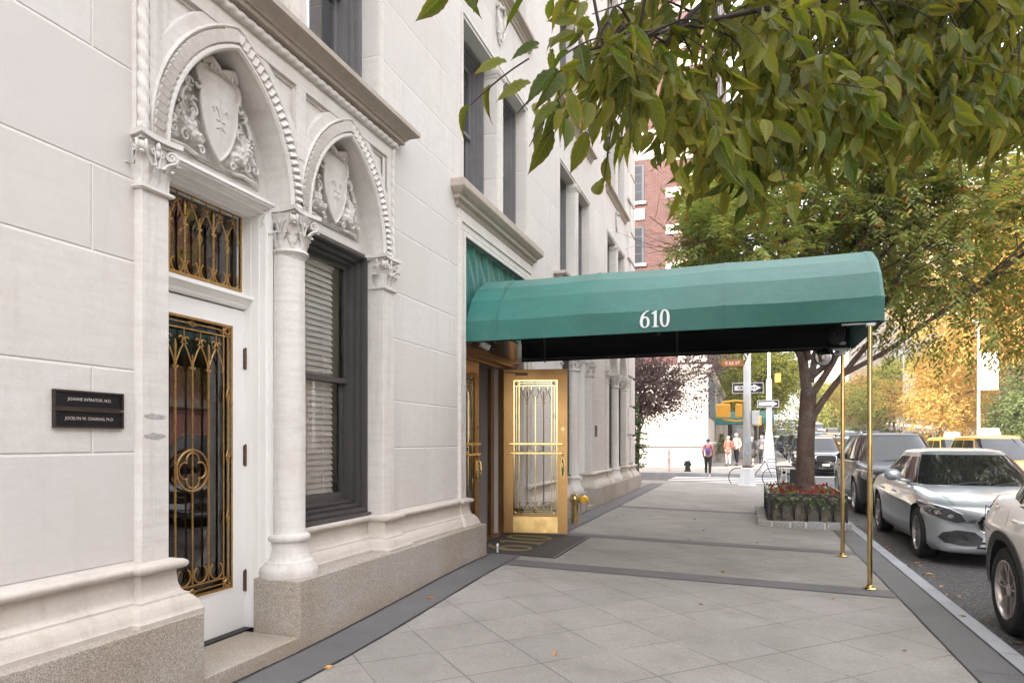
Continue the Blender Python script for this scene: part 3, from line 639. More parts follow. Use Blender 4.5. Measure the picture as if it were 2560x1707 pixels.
def column(par,c):
    cx=-3.105; r=.112
    b=MB(); b.lathe([(.20,.465),(.205,.50),(.20,.53),(.175,.56),(.17,.575),(.16,.58),(.148,.60),(.14,.64),(.128,.67),(.126,.715),(.145,.718),(.152,.733),(.152,.748),(.143,.762),(.124,.768),(r+.004,.785),(r+.006,1.5),(r,2.74)],(cx,c,0),36)
    sh=b.build('column',m_lime,par,angle=40); capital(sh,cx+.015,c,.105,.105,rnd=.105); return sh
def portal(c,door):
    g=.53; cl=c-.64; cr=c+.64          # arch centres
    cl=c-.64+.0; 
    ac=[c-.64,c+.64]
    # soffits, rolls, bands
    b=MB(); bb=MB(); zt=3.955
    for a in ac:
        lim=lambda p:(max(c-1.298,min(p[0],c-.001)) if a<c else min(c+1.298,max(p[0],c+.001)), p[1])
        A0=arch(a,0)
        def ringr(d1,x1,d2,x2,B=b): B.strip([(x1,*lim(p)) for p in arch(a,d1)],[(x2,*lim(p)) for p in arch(a,d2)])
        ringr(0,-3.25,0,-3.02); prof=[(0,-3.02),(-.004,-2.998),(.008,-2.982),(.022,-2.982),(.030,-2.994),(.032,-3.006),(.118,-3.006),(.120,-2.992),(.128,-2.984),(.136,-2.988),(.14,-3.0),(.205,-3.0),(.209,-3.012),(.215,-3.018),(.219,-3.03)]
        for (d1,x1),(d2,x2) in zip(prof,prof[1:]): ringr(d1,x1,d2,x2)
        # sunk spandrel panel from the ring up to the lintel
        O=[lim(p) for p in arch(a,.219)]; b.strip([(-3.03,y,z) for y,z in O],[(-3.03,y,zt) for y,z in O])
        # carved band of little voussoir blocks
        n=46; pts=arch(a,.075,23)
        for i in range(len(pts)-1):
            y0,z0=pts[i]; y1,z1=pts[i+1]; my,mz=(y0+y1)/2,(z0+z1)/2
            if (a<c and my>c-.012) or (a>c and my<c+.012): continue
            d=Vector((0,y1-y0,z1-z0)).normalized(); q=Vector((0,-d.z,d.y)); L=math.hypot(y1-y0,z1-z0)
            bb.M=Matrix(((1,0,0,-3.004),(0,d.y,q.y,my),(0,d.z,q.z,mz),(0,0,0,1)))
            ex=min(.037,max(.012,abs(my-c)-.004)) if (my-c)*(a-c)>0 and abs(my-c)<.06 else .037
            bb.add([(0,-L*.46,-ex),(0,L*.46,-ex),(0,L*.46,ex),(0,-L*.46,ex),(.014,-L*.34,-ex*.9),(.030,L*.22,-ex*.9),(.030,L*.22,ex*.9),(.014,-L*.34,ex*.9)],[(4,5,6,7),(0,1,5,4),(1,2,6,5),(2,3,7,6),(3,0,4,7)])
    # side jamb fields, mullion strip, top strip
    for y0,y1 in ((c-1.30,c-1.17),(c+1.17,c+1.30)): b.add([(-3.012,y0,3.05),(-3.012,y1,3.05),(-3.012,y1,4.0),(-3.012,y0,4.0)],[(0,1,2,3)])
    for y0,y1 in ((c-1.30,c-1.235),(c+1.235,c+1.30)): b.box(-3.05,-2.9965,y0,y1,3.05,3.925)
    b.box(-3.06,-2.9955,c-.055,c+.055,3.42,3.925); 
    b.box(-3.06,-2.9945,c-1.30,c+1.30,3.925,4.04); b.box(-3.06,-3.018,c-1.235,c+1.235,3.90,3.93)
    for s in (-1,1):   # thin inner beads of the spandrel frames
        b.box(-3.04,-3.012,c+s*.055 if s>0 else c-.067,c+.067 if s>0 else c-.055,3.45,3.90)
        b.box(-3.04,-3.012,c+1.223 if s>0 else c-1.235,c+1.235 if s>0 else c-1.223,3.30,3.90)
    for y in (c-1.365,c+1.30): b.box(-3.2,-3.022,y,y+.065,3.05,4.05)
    fr=b.build('portal_arches',m_lime,BL); bb.M=None; bb.build('carved_band',m_lime,fr)
    # rope moulding: up both sides and across the top
    def rope(path,r):
        P=[Vector(p) for p in path]; L=(P[1]-P[0]).length; d=(P[1]-P[0]).normalized(); u=Vector((1,0,0)); v=d.cross(u); n=int(L/.008); K=12; rows=[]
        for i in range(n+1):
            s=i/n*L; row=[]
            for k in range(K):
                a=2*PI*k/K; rr=r*(.66+.40*abs(math.sin((s/.085)*PI+a*1.0))**.55); row.append(P[0]+d*s+u*rr*math.cos(a)+v*rr*math.sin(a))
            rows.append(row)
        rb.rows(rows,closed=True)
    rb=MB(); rope([(-3.006,c-1.333,3.06),(-3.006,c-1.333,4.04)],.029); rope([(-3.006,c+1.333,3.06),(-3.006,c+1.333,4.04)],.029); rope([(-2.988,c-1.365,4.062),(-2.988,c+1.365,4.062)],.032)
    rb.build('rope_moulding',m_lime,fr,smooth=True)
    b=MB(); b.sweep([(-3.1,c-1.37),(-3.05,c-1.37),(-3.05,c+1.37),(-3.1,c+1.37)],[(-.02,4.036),(.02,4.04),(.02,4.096),(.055,4.10),(.06,4.115),(.10,4.118),(.10,4.150),(.115,4.153),(.125,4.170),(.155,4.192),(.19,4.205),(.205,4.212),(.205,4.252),(.195,4.262),(-.02,4.285)]); b.build('cornice',m_cornice,BL)
    # pilasters with capitals, column
    for y0,y1 in ((c-1.35,c-1.17),(c+1.17,c+1.36)):
        b=MB(); b.cbox(-3.4,P1,y0,y1,.77,2.76,.006); pl=b.build('pilaster',m_lime,BL); b=MB(); capital(pl,P1-.06,(y0+y1)/2,.062,(y1-y0)/2)
        bb=MB(); bb.box(-3.4,-3.07,y0+.002,y1-.002,2.76,3.05); bb.build('impost',m_lime,BL)
    column(BL,c)
    b=MB(); b.box(-3.4,-3.19,c-.10,c+.10,.47,3.05); b.build('column_backing',m_lime,BL)
    # tympana
    for a in ac:
        b=MB(); A=arch(a,.02); b.strip([(-3.195,y,z) for y,z in A],[(-3.195,y,3.05) for y,z in A]); b.box(-3.3,-3.185,a-.54,a+.54,3.04,3.115)
        for dd in (-.105,-.128):
            q=arch(a,dd,12,3.15); b.tube([(-3.190,y,z) for y,z in q]+[(-3.19,q[0][0],3.15)],.008,5)
        b.build('tympanum',m_lime,BL,angle=40); relief(BL,a,int(a*10))
    # fillings
    for a,side in zip(ac,(-1,1)):
        y0,y1=a-g,a+g
        if side!=door:
            wn=sash_window(BL,y0,y1,.80,3.05,-3.16,m_brown,.2,blind=True); b=MB(); b.add([(-3.36,y0,.76),(-3.36,y1,.76),(-3.12,y0,.76),(-3.12,y1,.76),(-3.36,y0,.84),(-3.36,y1,.84),(-3.12,y0,.80),(-3.12,y1,.80)],[(0,1,3,2),(4,6,7,5),(2,3,7,6),(0,2,6,4),(1,5,7,3)]); b.build('sill',m_brown,wn)
            interior(BL,y0+.02,y1-.115,.6,3.2,-4.4,-3.38,m_beige)
            b=MB(); b.box(-3.6,-3.17,y0-.02,y1+.02,.47,.78); b.build('window_apron',m_base,BL)
        else:
            ox=y1-.04 if side<0 else y0+.04; lf=(y0+.06,y1-.05)
            b=MB(); a0,a1=lf; z0=.115 if side<0 else .175; frame(b,-3.40,-3.355,a0,a1,z0,2.335,.12,.30)
            for e in (.004,): frame(b,-3.39,-3.350,a0+.112,a1-.112,z0+.292,2.335-.112,.012)
            dr=b.build('white_door',m_white,BL)
            b=MB(); b.add([(-3.385,a0+.1,z0+.2),(-3.385,a1-.1,z0+.2),(-3.385,a1-.1,2.25),(-3.385,a0+.1,2.25)],[(0,1,2,3)]); b.build('glass',m_glassd,dr)
            b=MB(); grille(b,-3.358,a0+.122,a1-.122,z0+.302,2.335-.122,4); b.build('grille',m_gold,dr,angle=40)
            for zc in (.42,1.30,1.98):
                b=MB(); yh=a1+.006 if side<0 else a0-.006; b.lathe([(.011,-.075),(.014,-.07),(.014,.07),(.011,.078),(.004,.084)],(-3.345,yh,zc+.02),8); b.box(-3.36,-3.347,yh-.02,yh+.02,zc-.05,zc+.09); b.build('hinge',m_hinge,dr)
            b=MB()   # casing and head
            for yy,sg in ((y1,-1),(y0,1)):
                for w_,x_ in ((.022,-3.150),(.036,-3.185),(.046,-3.235),(.062 if sg>0 else .05,-3.30)):
                    p,q=sorted((yy,yy+sg*w_)); b.box(-3.45,x_,p,q,z0,3.03)
            for h_,x_ in ((.02,-3.135),(.035,-3.150),(.05,-3.175),(.07,-3.20),(.085,-3.25),(.10,-3.29)): b.box(-3.45,x_,y0+.004,y1-.004,3.10-h_-.015,3.086-h_*.2)
            cs=b.build('door_casing',m_whitew,BL)
            b=MB(); b.sweep([(-3.4,y0+.05),(-3.34,y0+.05),(-3.34,y1-.045),(-3.4,y1-.045)],[(-.04,2.345),(.0,2.345),(.015,2.36),(.02,2.375),(.045,2.40),(.062,2.41),(.062,2.435),(-.04,2.45)]); b.build('transom_bar',m_whitew,BL)
            b=MB(); frame(b,-3.42,-3.365,y0+.05,y1-.05,2.44,3.01,.035); tw=b.build('transom_window',m_whitew,BL)
            b=MB(); b.add([(-3.39,y0+.07,2.46),(-3.39,y1-.07,2.46),(-3.39,y1-.07,3.0),(-3.39,y0+.07,3.0)],[(0,1,2,3)]); b.build('pane',m_glassd,tw)
            b=MB(); grille(b,-3.355,y0+.085,y1-.085,2.465,2.995,7,side=False,mid=None); b.build('grille',m_gold,tw,angle=40)
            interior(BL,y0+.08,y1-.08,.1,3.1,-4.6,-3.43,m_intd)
            b=MB(); b.box(-3.46,-3.30,a0-.02,a1+.02,.08,z0-.004 if z0>.15 else .112); b.build('threshold',m_black,BL)
m_patch=M('grey repair mortar',(.36,.34,.33),.9,var=.2,vs=30)
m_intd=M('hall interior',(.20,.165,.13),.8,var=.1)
for c,d in PORT: portal(c,d)
# ---------------------------------------------------------------- upper windows
for c in BAYS0:
    if c<3: fl=((4.30,6.24),)
    else: fl=((4.30,6.24),(7.33,9.22),(10.4,12.3),(13.4,15.2))
    for (za,zb) in fl:
        for s in (-1,1):
            y0,y1=(c-1.165,c-.115) if s<0 else (c+.115,c+1.165)
            sash_window(BL,y0+.0,y1-.0,za,zb,-3.215,m_greyfr,.2,glass=m_glassu)
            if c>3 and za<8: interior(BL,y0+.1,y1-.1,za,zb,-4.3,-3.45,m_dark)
        b=MB(); b.box(-3.24,-3.035,c-.113,c+.113,za,zb-.10); b.box(-3.06,-3.022,c-.085,c+.085,za,zb-.16); b.sweep([(-3.2,c-.113),(-3.035,c-.113),(-3.035,c+.113),(-3.2,c+.113)],[(0,zb-.16),(.012,zb-.155),(.012,zb-.13),(.03,zb-.11),(.04,zb-.08),(.04,zb-.05),(0,zb-.045)]); b.box(-3.24,-3.03,c-.10,c+.10,zb-.10,zb+.003); b.build('window_mullion',m_lime,BL)
        b=MB()    # thin raised architrave line around the pair
        for y in (c-1.235,c+1.205): b.box(-3.06,-3.036,y,y+.03,za,zb+.07)
        b.box(-3.06,-3.036,c-1.205,c+1.205,zb+.04,zb+.07); b.build('window_architrave',m_lime,BL)
    for zs_ in (7.33,):
        if c>3:
            b=MB(); b.sweep([(-3.12,c-1.27),(-3.05,c-1.27),(-3.05,c+1.27),(-3.12,c+1.27)],[(-.02,zs_-.20),(.02,zs_-.195),(.035,zs_-.16),(.05,zs_-.15),(.05,zs_-.12),(.09,zs_-.09),(.12,zs_-.075),(.12,zs_-.03),(-.02,zs_-.01)]); b.build('sill_cornice',m_cornice,BL)
            # cartouche below the sill
            b=MB(); zc=6.80; ell(b,(-3.045,c,zc),(.05,.095,.15),0,14,10)
            for s in (-1,1):
                for q in (.16,-.14): b.tube([(-3.02,c+s*(.05+.045*math.cos(a)),zc+q+.045*math.sin(a)) for a in np.linspace(0,4.6,10)],.016,6)
                b.tube([(-3.02,c+s*.105,zc+.14),(-3.0,c+s*.115,zc),(-3.02,c+s*.07,zc-.15),(-3.03,c,zc-.24)],[.02,.022,.018,.01],6)
            b.box(-3.06,-2.99,c-.12,c+.12,zc+.20,zc+.24); b.tube([(-3.01,c-.1,zc+.19),(-2.98,c,zc+.22),(-3.01,c+.1,zc+.19)],.02,6); b.build('cartouche',m_lime,BL,angle=50)
# entrance head: architrave grooves and large sill cornice
b=MB(); c=8.33
b.sweep([(-3.12,6.96),(-3.05,6.96),(-3.05,9.72),(-3.12,9.72)],[(-.02,4.02),(.015,4.03),(.03,4.05),(.035,4.08),(.075,4.095),(.08,4.13),(.11,4.15),(.145,4.185),(.155,4.20),(.155,4.275),(.14,4.292),(-.02,4.31)]); b.build('sill_cornice',m_cornice,BL)
b=MB()
for w,x in ((.17,-3.026),(.125,-3.034),(.05,-3.018)):
    pass
for (o1,o2,x) in ((.0,.05,-3.022),(.05,.062,-3.040),(.062,.135,-3.028),(.135,.17,-3.012)):
    b.box(-3.08,x,7.17-o2,7.17-o1,.78,3.75+o2); b.box(-3.08,x,9.5+o1,9.5+o2,.78,3.75+o2); b.box(-3.08,x,7.17-o1,9.5+o1,3.75+o1,3.75+o2)
b.box(-3.08,-3.035,7.0,9.67,3.925,4.025); b.build('entrance_architrave',m_lime,BL)
# bronze entrance
def bronze_door(Mx):
    def tr(b): b.M=Mx; return b
    W_,Ht=.90,2.31
    b=tr(MB()); b.M=Mx
    t=.022
    b.box(-t,t,0,.125,0,Ht); b.box(-t,t,W_-.125,W_,0,Ht); b.box(-t,t,.125,W_-.125,Ht-.14,Ht); b.box(-t,t,.125,W_-.125,0,.24)
    for xx in (-t-.004,t): frame_m(b,xx,xx+.004,.118,W_-.118,.25,Ht-.132,.014)
    d=b.build('bronze_door',m_bronze,BL)
    b=tr(MB()); b.add([(0,.12,.24),(0,W_-.12,.24),(0,W_-.12,Ht-.13),(0,.12,Ht-.13)],[(0,1,2,3)]); b.build('glass',m_glass,d)
    b=tr(MB()); grille(b,-.010,.14,W_-.14,.27,Ht-.15,4,mid=None); 
    for zz in (1.13,1.26): b.box(-.014,-.006,.14,W_-.14,zz-.004,zz+.004)
    tub(b,-.01,[(W_/2+.11*math.cos(a),1.195+.055*math.sin(a)) for a in np.linspace(0,2*PI,21)],.006,5); b.build('grille',m_brass,d,angle=40)
    for xx in (-t-.006,t+.002):
        b=tr(MB()); b.box(xx,xx+.004,.135,W_-.135,.012,.235); b.build('kick_plate',m_kick,d)
    b=tr(MB())
    for zz in (1.13,1.26):
        b.cbox(-t-.055,-t-.035,.06,W_-.06,zz-.016,zz+.016,.004)
        for yy in (.1,W_-.1): b.box(-t-.04,-t,yy-.012,yy+.012,zz-.01,zz+.01)
    b.build('push_bar',m_brass,d)
    b=tr(MB()); yy=W_-.062; pl=[(0.012,-.15),(.03,-.10),(.036,-.02),(.03,.05),(.022,.10),(.012,.14),(.012,-.15)]
    zz=.93; pts=[(yy+.036*math.cos(a)*(1-.25*math.sin(a)),zz+.15*math.sin(a)) for a in np.linspace(0,2*PI,24,endpoint=False)]; b.prism(pts,-t-.010,-t,ax='x')
    b.lathe([(.026,0),(.020,.012),(.012,.03),(.014,.045),(.0,.05)],(-t-.055,yy,zz),12,ax='x'); b.tube([(-t-.012,yy,zz+.13),(-t-.05,yy,zz+.09),(-t-.055,yy,zz),(-t-.045,yy,zz-.08),(-t-.012,yy,zz-.12)],[.008,.012,.016,.012,.008],8); ell(b,(-t-.01,yy,zz+.165),(.012,.012,.022)); b.build('handle',m_brass,d,angle=50)
    b=tr(MB()); b.lathe([(.020,-.012),(.020,0)],(-t,yy,1.47),12,ax='x'); ell(b,(-t-.012,yy,1.47),(.008,.012,.012)); b.lathe([(.013,-.008),(.013,0)],(-t,yy,.66),10,ax='x'); b.build('lock',m_brass,d,angle=50)
    b=tr(MB()); b.box(-t-.02,-t,.17,.34,Ht-.085,Ht-.045); b.tube([(-t-.02,.25,Ht-.06),(-t-.03,.0,Ht-.035)],.006); b.build('door_closer',m_bronzed,d)
    return d
def frame_m(b,x0,x1,y0,y1,z0,z1,w): frame(b,x0,x1,y0,y1,z0,z1,w)
ang=math.atan2(.18,.88)    # the open leaf stands a little past square
dirv=Vector((math.cos(ang),math.sin(ang),0)); nrm=Vector((-dirv.y,dirv.x,0))
bronze_door(Matrix(((nrm.x,dirv.x,0,-3.27),(nrm.y,dirv.y,0,9.14),(0,0,1,.125),(0,0,0,1))))
bronze_door(Matrix(((-1,0,0,-3.31),(0,1,0,7.33),(0,0,1,.125),(0,0,0,1))))
b=MB()
b.cbox(-3.36,-3.25,7.18,7.33,.10,2.46,.006); b.cbox(-3.40,-3.27,9.17,9.36,.10,2.46,.006); b.box(-3.36,-3.25,7.33,9.17,2.44,2.60); b.box(-3.30,-3.245,9.20,9.33,.10,2.5); b.box(-3.40,-3.24,7.33,9.17,.085,.118)
b.box(-3.33,-3.14,7.19,9.34,2.47,2.50); b.box(-3.30,-3.12,7.19,9.34,2.50,2.515)
for x_,z0_,z1_ in ((-3.10,2.515,2.53),(-3.085,2.53,2.55),(-3.095,2.55,2.565)): b.box(-3.3,x_,7.19,9.34,z0_,z1_)
bf=b.build('bronze_frame',m_bronze,BL)
b=MB(); b.box(-3.30,-3.13,7.19,9.34,2.565,2.82); b.build('bronze_transom_panel',m_bronze,BL)
b=MB()
for k in range(118): ell(b,(-3.262+.01,9.345,.15+k*.02),(.006,.006,.008),0,5,4); ell(b,(-3.07,7.185,.15+k*.02),(.006,.006,.008),0,5,4)
b.build('beaded_edge',m_gold,bf)
b=MB(); b.box(-3.3,-3.045,9.36,9.50,.0,2.9); b.build('entrance_jamb',m_lime,BL)
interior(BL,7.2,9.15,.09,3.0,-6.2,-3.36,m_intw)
b=MB(); b.box(-3.47,-3.42,9.02,9.14,.1,2.44); b.box(-3.6,-3.36,7.2,9.16,.0,.097); b.build('inner_door_post',m_bronze,BL)
for zc,seed in ((1.553,1),(1.449,2)):
    random.seed(seed); b=MB(); pts=[(2.835+.072*math.cos(t)*(1+random.uniform(-.06,.06)),zc+.015*math.sin(t)*(1+random.uniform(-.3,.3))) for t in np.linspace(0,2*PI,26,endpoint=False)]; b.prism(pts,-3.0,-2.9985,ax='x'); b.build('repair_patch',m_patch,BL)
# small wall fittings of the block
def plq(name,label,y0,y1,z0,z1,mat,x=WX,cat='plaque',text=None):
    b=MB(); b.box(x,x+.014,y0,y1,z0,z1,0); o=b.build(name,mat); props(o,label,cat); return o
# ================================================================ serif numerals and lettering
def numeral(ch,h):
    """outlines (list of (outer,inner|None)) of bold serif figures, height h, origin bottom left; returns advance"""
    def el(cx,cy,a,b,n=28,p=2.2):
        return [(cx+a*abs(math.cos(t))**(2/p)*(1 if math.cos(t)>0 else -1),cy+b*abs(math.sin(t))**(2/p)*(1 if math.sin(t)>0 else -1)) for t in [2*PI*i/n for i in range(n)]]
    S=lambda L:[(x*h,y*h) for x,y in L]
    if ch=='0': return [('ring',S(el(.31,.5,.29,.52)),S(el(.31,.5,.125,.44,28,2.4)))],.66*h
    if ch=='1': return [('poly',S([(.20,.06),(.20,.80),(.07,.78),(.07,.84),(.28,.98),(.37,.98),(.37,.06),(.48,.035),(.48,0),(.09,0),(.09,.035)]))],.52*h
    if ch=='6':
        n=24; top=[(.30+.30*math.cos(a),.34+.66*math.sin(a)) for a in [R(95)+R(90)*i/9 for i in range(10)]]
        return [('ring',S(el(.32,.325,.29,.34)),S(el(.33,.31,.13,.26))),('poly',S([(.56,1.02),(.40,.97),(.22,.86),(.09,.66),(.03,.42),(.04,.28),(.20,.30),(.205,.50),(.27,.72),(.39,.89),(.58,.985)]))],.66*h
    if ch=='2': return [('poly',S([(.04,.72),(.06,.88),(.16,.98),(.30,1.0),(.46,.96),(.55,.84),(.55,.68),(.46,.50),(.30,.32),(.20,.20),(.44,.20),(.52,.30),(.56,.30),(.52,0),(.02,0),(.02,.07),(.22,.32),(.36,.54),(.38,.74),(.34,.88),(.26,.92),(.20,.88),(.20,.80),(.22,.74),(.14,.66),(.07,.66)]))],.62*h
def number(txt,h,Mx,mat,parent,name='number',th=.002,weld=None):
    b=MB(); x=0; total=sum(numeral(c,h)[1] for c in txt); x=-total/2; k=0
    for ch in txt:
        parts,adv=numeral(ch,h)
        for p in parts:
            b.M=Mx@Matrix.Translation((x,0,.0003*k)); k+=1
            if p[0]=='ring': n=len(p[1]); b.add([(a,c,th) for a,c in p[1]]+[(a,c,th) for a,c in p[2]],[(i,(i+1)%n,n+(i+1)%n,n+i) for i in range(n)])
            else: b.add([(a,c,th) for a,c in p[1]],[tuple(range(len(p[1])))])
        x+=adv
    bm=None; o=b.build(name,mat,parent)
    me=o.data; bm=bmesh.new(); bm.from_mesh(me); bmesh.ops.triangulate(bm,faces=[f for f in bm.faces if len(f.verts)>4]); bm.to_mesh(me); bm.free(); return o
def text(txt,h,Mx,mat,parent,name='lettering',th=.001,bold=0,width=None):
    cu=bpy.data.curves.new('t','FONT'); cu.body=txt; cu.size=1; cu.align_x='CENTER'; cu.align_y='CENTER'; cu.resolution_u=3; cu.offset=bold
    t=bpy.data.objects.new('t',cu); COL.objects.link(t); bpy.context.view_layer.update()
    me=bpy.data.meshes.new_from_object(t.evaluated_get(bpy.context.evaluated_depsgraph_get())); bpy.data.objects.remove(t); bpy.data.curves.remove(cu)
    co=np.array([v.co[:] for v in me.vertices]); hh=co[:,1].max()-co[:,1].min(); k=h/hh; kx=k if width is None else width/(co[:,0].max()-co[:,0].min()); cy=(co[:,1].max()+co[:,1].min())/2
    for v in me.vertices: v.co=Mx@Vector((v.co.x*kx,(v.co.y-cy)*k,th))
    me.materials.clear(); me.materials.append(mat); me.name=name
    o=bpy.data.objects.new(name,me); COL.objects.link(o); o.parent=parent
    if parent is not None and parent.name in WLD: o.matrix_parent_inverse=WLD[parent.name]
    return o
def basis(ex,ey,ez,loc): return Matrix(((ex[0],ey[0],ez[0],loc[0]),(ex[1],ey[1],ez[1],loc[1]),(ex[2],ey[2],ez[2],loc[2]),(0,0,0,1)))
# facing -Y (towards the camera), and facing +X (on the left wall)
def faceS(x,y,z): return basis((1,0,0),(0,0,1),(0,-1,0),(x,y,z))
def faceE(x,y,z): return basis((0,1,0),(0,0,1),(1,0,0),(x,y,z))
# ================================================================ awning
AW=wthing('awning','long green canvas entrance awning with white number 610, carried on brass posts','awning',(-3.0,8.23,0))
prof=[(7.20,2.56),(7.20,2.79),(7.36,3.05),(7.56,3.23),(7.86,3.38),(8.23,3.455),(8.60,3.38),(8.90,3.23),(9.10,3.05),(9.26,2.79),(9.26,2.56)]
X0,X1=-3.04,1.19
def canv(b,x0,x1,pr,n):
    rows=[]
    for i in range(n+1):
        x=x0+(x1-x0)*i/n; rows.append([(x,y+.006*math.sin(x*2.1+k)*(1 if 0<k<len(pr)-1 else .5),z-.011*math.sin(PI*((x-X0)/(X1-X0)*3%1))*(1 if 0<k<len(pr)-1 else .3)) for k,(y,z) in enumerate(pr)])
    b.rows(rows)
b=MB(); canv(b,X0,X1,prof,48)
# closed curved end at the street side: shallow rounded cheek
rr=[]
for k in range(5):
    t=k/4; rr.append([(X1+.035*math.sin(t*PI/2),8.23+(y-8.23)*(1-.02*t),z-(.012*t)) for y,z in prof])
b.rows(rr)
b.add([(X1+.035,8.23+(y-8.23)*.98,z-.012) for y,z in prof if True],[tuple(range(11))]); cv=b.build('canopy',m_green,AW)
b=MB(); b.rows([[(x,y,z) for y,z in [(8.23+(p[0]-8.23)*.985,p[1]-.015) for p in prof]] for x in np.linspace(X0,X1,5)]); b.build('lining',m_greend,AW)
for x in (X0+.36,X0+1.41,X0+2.82,X1-.04): b=MB(); b.rows([[(x+dx,8.23+(y-8.23)*1.0+(-.0035 if y<8 else .0035 if y>8.5 else 0),z+.0035-.0) for y,z in prof] for dx in (-.012,.012)]); b.build('seam',m_green,AW)
b=MB(); b.sweep([(X0,7.197),(X1+.0,7.197)],[(0,2.556),(.006,2.556),(.006,2.575),(0,2.575)]); b.build('hem',m_green,AW)
b=MB()
for x in (X0+.35,(X0+X1)/2+.05,X1-.02):
    b.tube([(x,8.23+(y-8.23)*.97,z-.03) for y,z in prof],.014,6)
for y,z in ((7.24,2.58),(9.22,2.58),(8.23,3.39)): b.tube([(X0,y,z),(X1,y,z)],.014,6)
b.build('frame',m_black,AW)
number('610',.175,basis((1,0,0),(0,0,1),(0,-1,0),(-.905,7.182,2.605)),m_num,AW)
# loose canvas curtain that fills the stone frame above the hood
b=MB(); rows=[]
for j in range(15):
    z=2.84+(3.745-2.84)*j/14; rows.append([(-3.105+.016*math.sin(y*14+j*.4)*math.sin(j*.32)+.012*math.sin(y*31+j*.9),y,z) for y in np.linspace(7.175,9.495,46)])
b.rows(rows); b.build('wall_curtain',m_green,AW,smooth=True)
for y,lab in ((7.26,'near'),(9.22,'far')):
    x=1.105; z0=gz(x,y)
    b=MB(); b.lathe([(.0,z0+.004),(.062,z0+.004),(.064,z0+.012),(.058,z0+.020),(.036,z0+.026),(.034,z0+.040),(.0235,z0+.046),(.0235,2.54),(.0,2.54)],(x,y,0),20); b.build('post',m_brass,AW,angle=40)
for y in (7.26,9.22): b=MB(); b.cbox(.86,1.17,y-.03,y+.02,2.535,2.560,.005); b.cbox(1.07,1.15,y-.035,y+.035,2.515,2.55,.006); b.build('post_bracket',m_gal,AW)
# ================================================================ things near the entrance
def mirror(name,label,c,nrm,r,att,grp=None):
    nrm=Vector(nrm).normalized(); ex=Vector((0,0,1)).cross(nrm).normalized(); ey=nrm.cross(ex); T=wthing(name,label,'mirror',tuple(c),grp); Mx=basis(ex,ey,nrm,c)
    b=MB(); b.M=Mx; b.lathe([(0,.045),(.25*r,.043),(.5*r,.036),(.75*r,.022),(.97*r,.002)],(0,0,0),28); b.build('mirror_face',m_mirror,T,smooth=True)
    b=MB(); b.M=Mx; b.lathe([(.96*r,.006),(r,.004),(r*1.02,-.006),(r,-.016),(.8*r,-.03),(.3*r,-.042),(0,-.045)],(0,0,0),28); b.build('mirror_back',m_undb,T,angle=40)
    b=MB(); p=Vector(c)-nrm*.045; b.tube([p,p+(Vector(att)-p)*.5,att],.012,6); b.cbox(att[0]-.035,att[0]+.035,att[1]-.035,att[1]+.035,att[2]-.018,att[2]+.018,.004); b.build('mirror_arm',m_gal,T)
mirror('convex_mirror','round convex mirror on a clamp arm at the far brass post, facing the entrance',(.885,9.12,2.455),(-.55,-.8,-.15),.125,(1.105,9.22,2.50))
mirror('convex_mirror','round convex mirror with dark back turned to the camera under the awning end',(1.02,8.98,2.70),(.75,.55,-.1),.13,(1.105,9.22,2.62))
# doormat
MT=wthing('doormat','dark rubber doormat with large worn yellow numerals 610 before the bronze doors','doormat',(-2.75,8.45,.08))
b=MB(); mzf=lambda x,y:gz(x,y)+.012; xs=np.linspace(-3.26,-2.10,5); ys=np.linspace(7.56,9.34,9)
b.rows([[(x,y,mzf(x,y)) for x in xs] for y in ys]); b.rows([[(x,y,mzf(x,y)-.01+(.01 if 0<k<3 else 0)) for k,(x,y) in enumerate(((X_-.0,Y_),(X_+.02,Y_),(X_+.03,Y_),(X_+.03,Y_)))] for X_,Y_ in ((-2.10,7.56),(-2.10,9.34))])
b.rows([[(x,7.53,mzf(x,7.53)-.012) for x in xs],[(x,7.56,mzf(x,7.56)) for x in xs]]); b.build('mat_surface',m_rub,MT)
b=MB(); b.box(-2.10,-2.07,7.53,9.36,.05,gz(-2.08,8.4)+.013); b.build('mat_edge',M('mat edging',(.11,.105,.105),.6),MT)
number('610',.60,basis((0,1.28,-.0),(-1,0,.0225),(0,0,1),(-2.50,8.42,mzf(-2.5,8.4)+.001)),m_yel,MT)
# security camera
SCm=wthing('security_camera','small white box camera with dark face bracketed under the awning beside the bronze door head','camera',(-2.97,7.55,2.66))
b=MB(); d=Vector((.62,.58,-.42)).normalized(); ex=Vector((0,0,1)).cross(d).normalized(); ey=d.cross(ex); b.M=basis(ex,ey,d,(-2.97,7.64,2.56))
b.cbox(-.036,.036,-.032,.032,-.07,.055,.008); b.build('camera_body',m_plas,SCm)
b=MB(); b.M=basis(ex,ey,d,(-2.97,7.64,2.56)); b.cbox(-.037,.037,-.033,.033,.055,.085,.006); b.box(-.041,.041,.031,.036,.0,.115); b.build('camera_face',m_blk,SCm)
b=MB(); b.M=basis(ex,ey,d,(-2.97,7.64,2.56)); b.lathe([(.0,.088),(.011,.088),(.009,.0905),(0,.091)],(0,-.004,0),12); b.build('lens',m_gal,SCm)
b=MB(); b.tube([(-3.01,7.58,2.60),(-3.06,7.50,2.63),(-3.10,7.42,2.65)],.018,8); b.cbox(-3.13,-3.06,7.30,7.46,2.575,2.72,.01); b.build('bracket',m_gal,SCm)
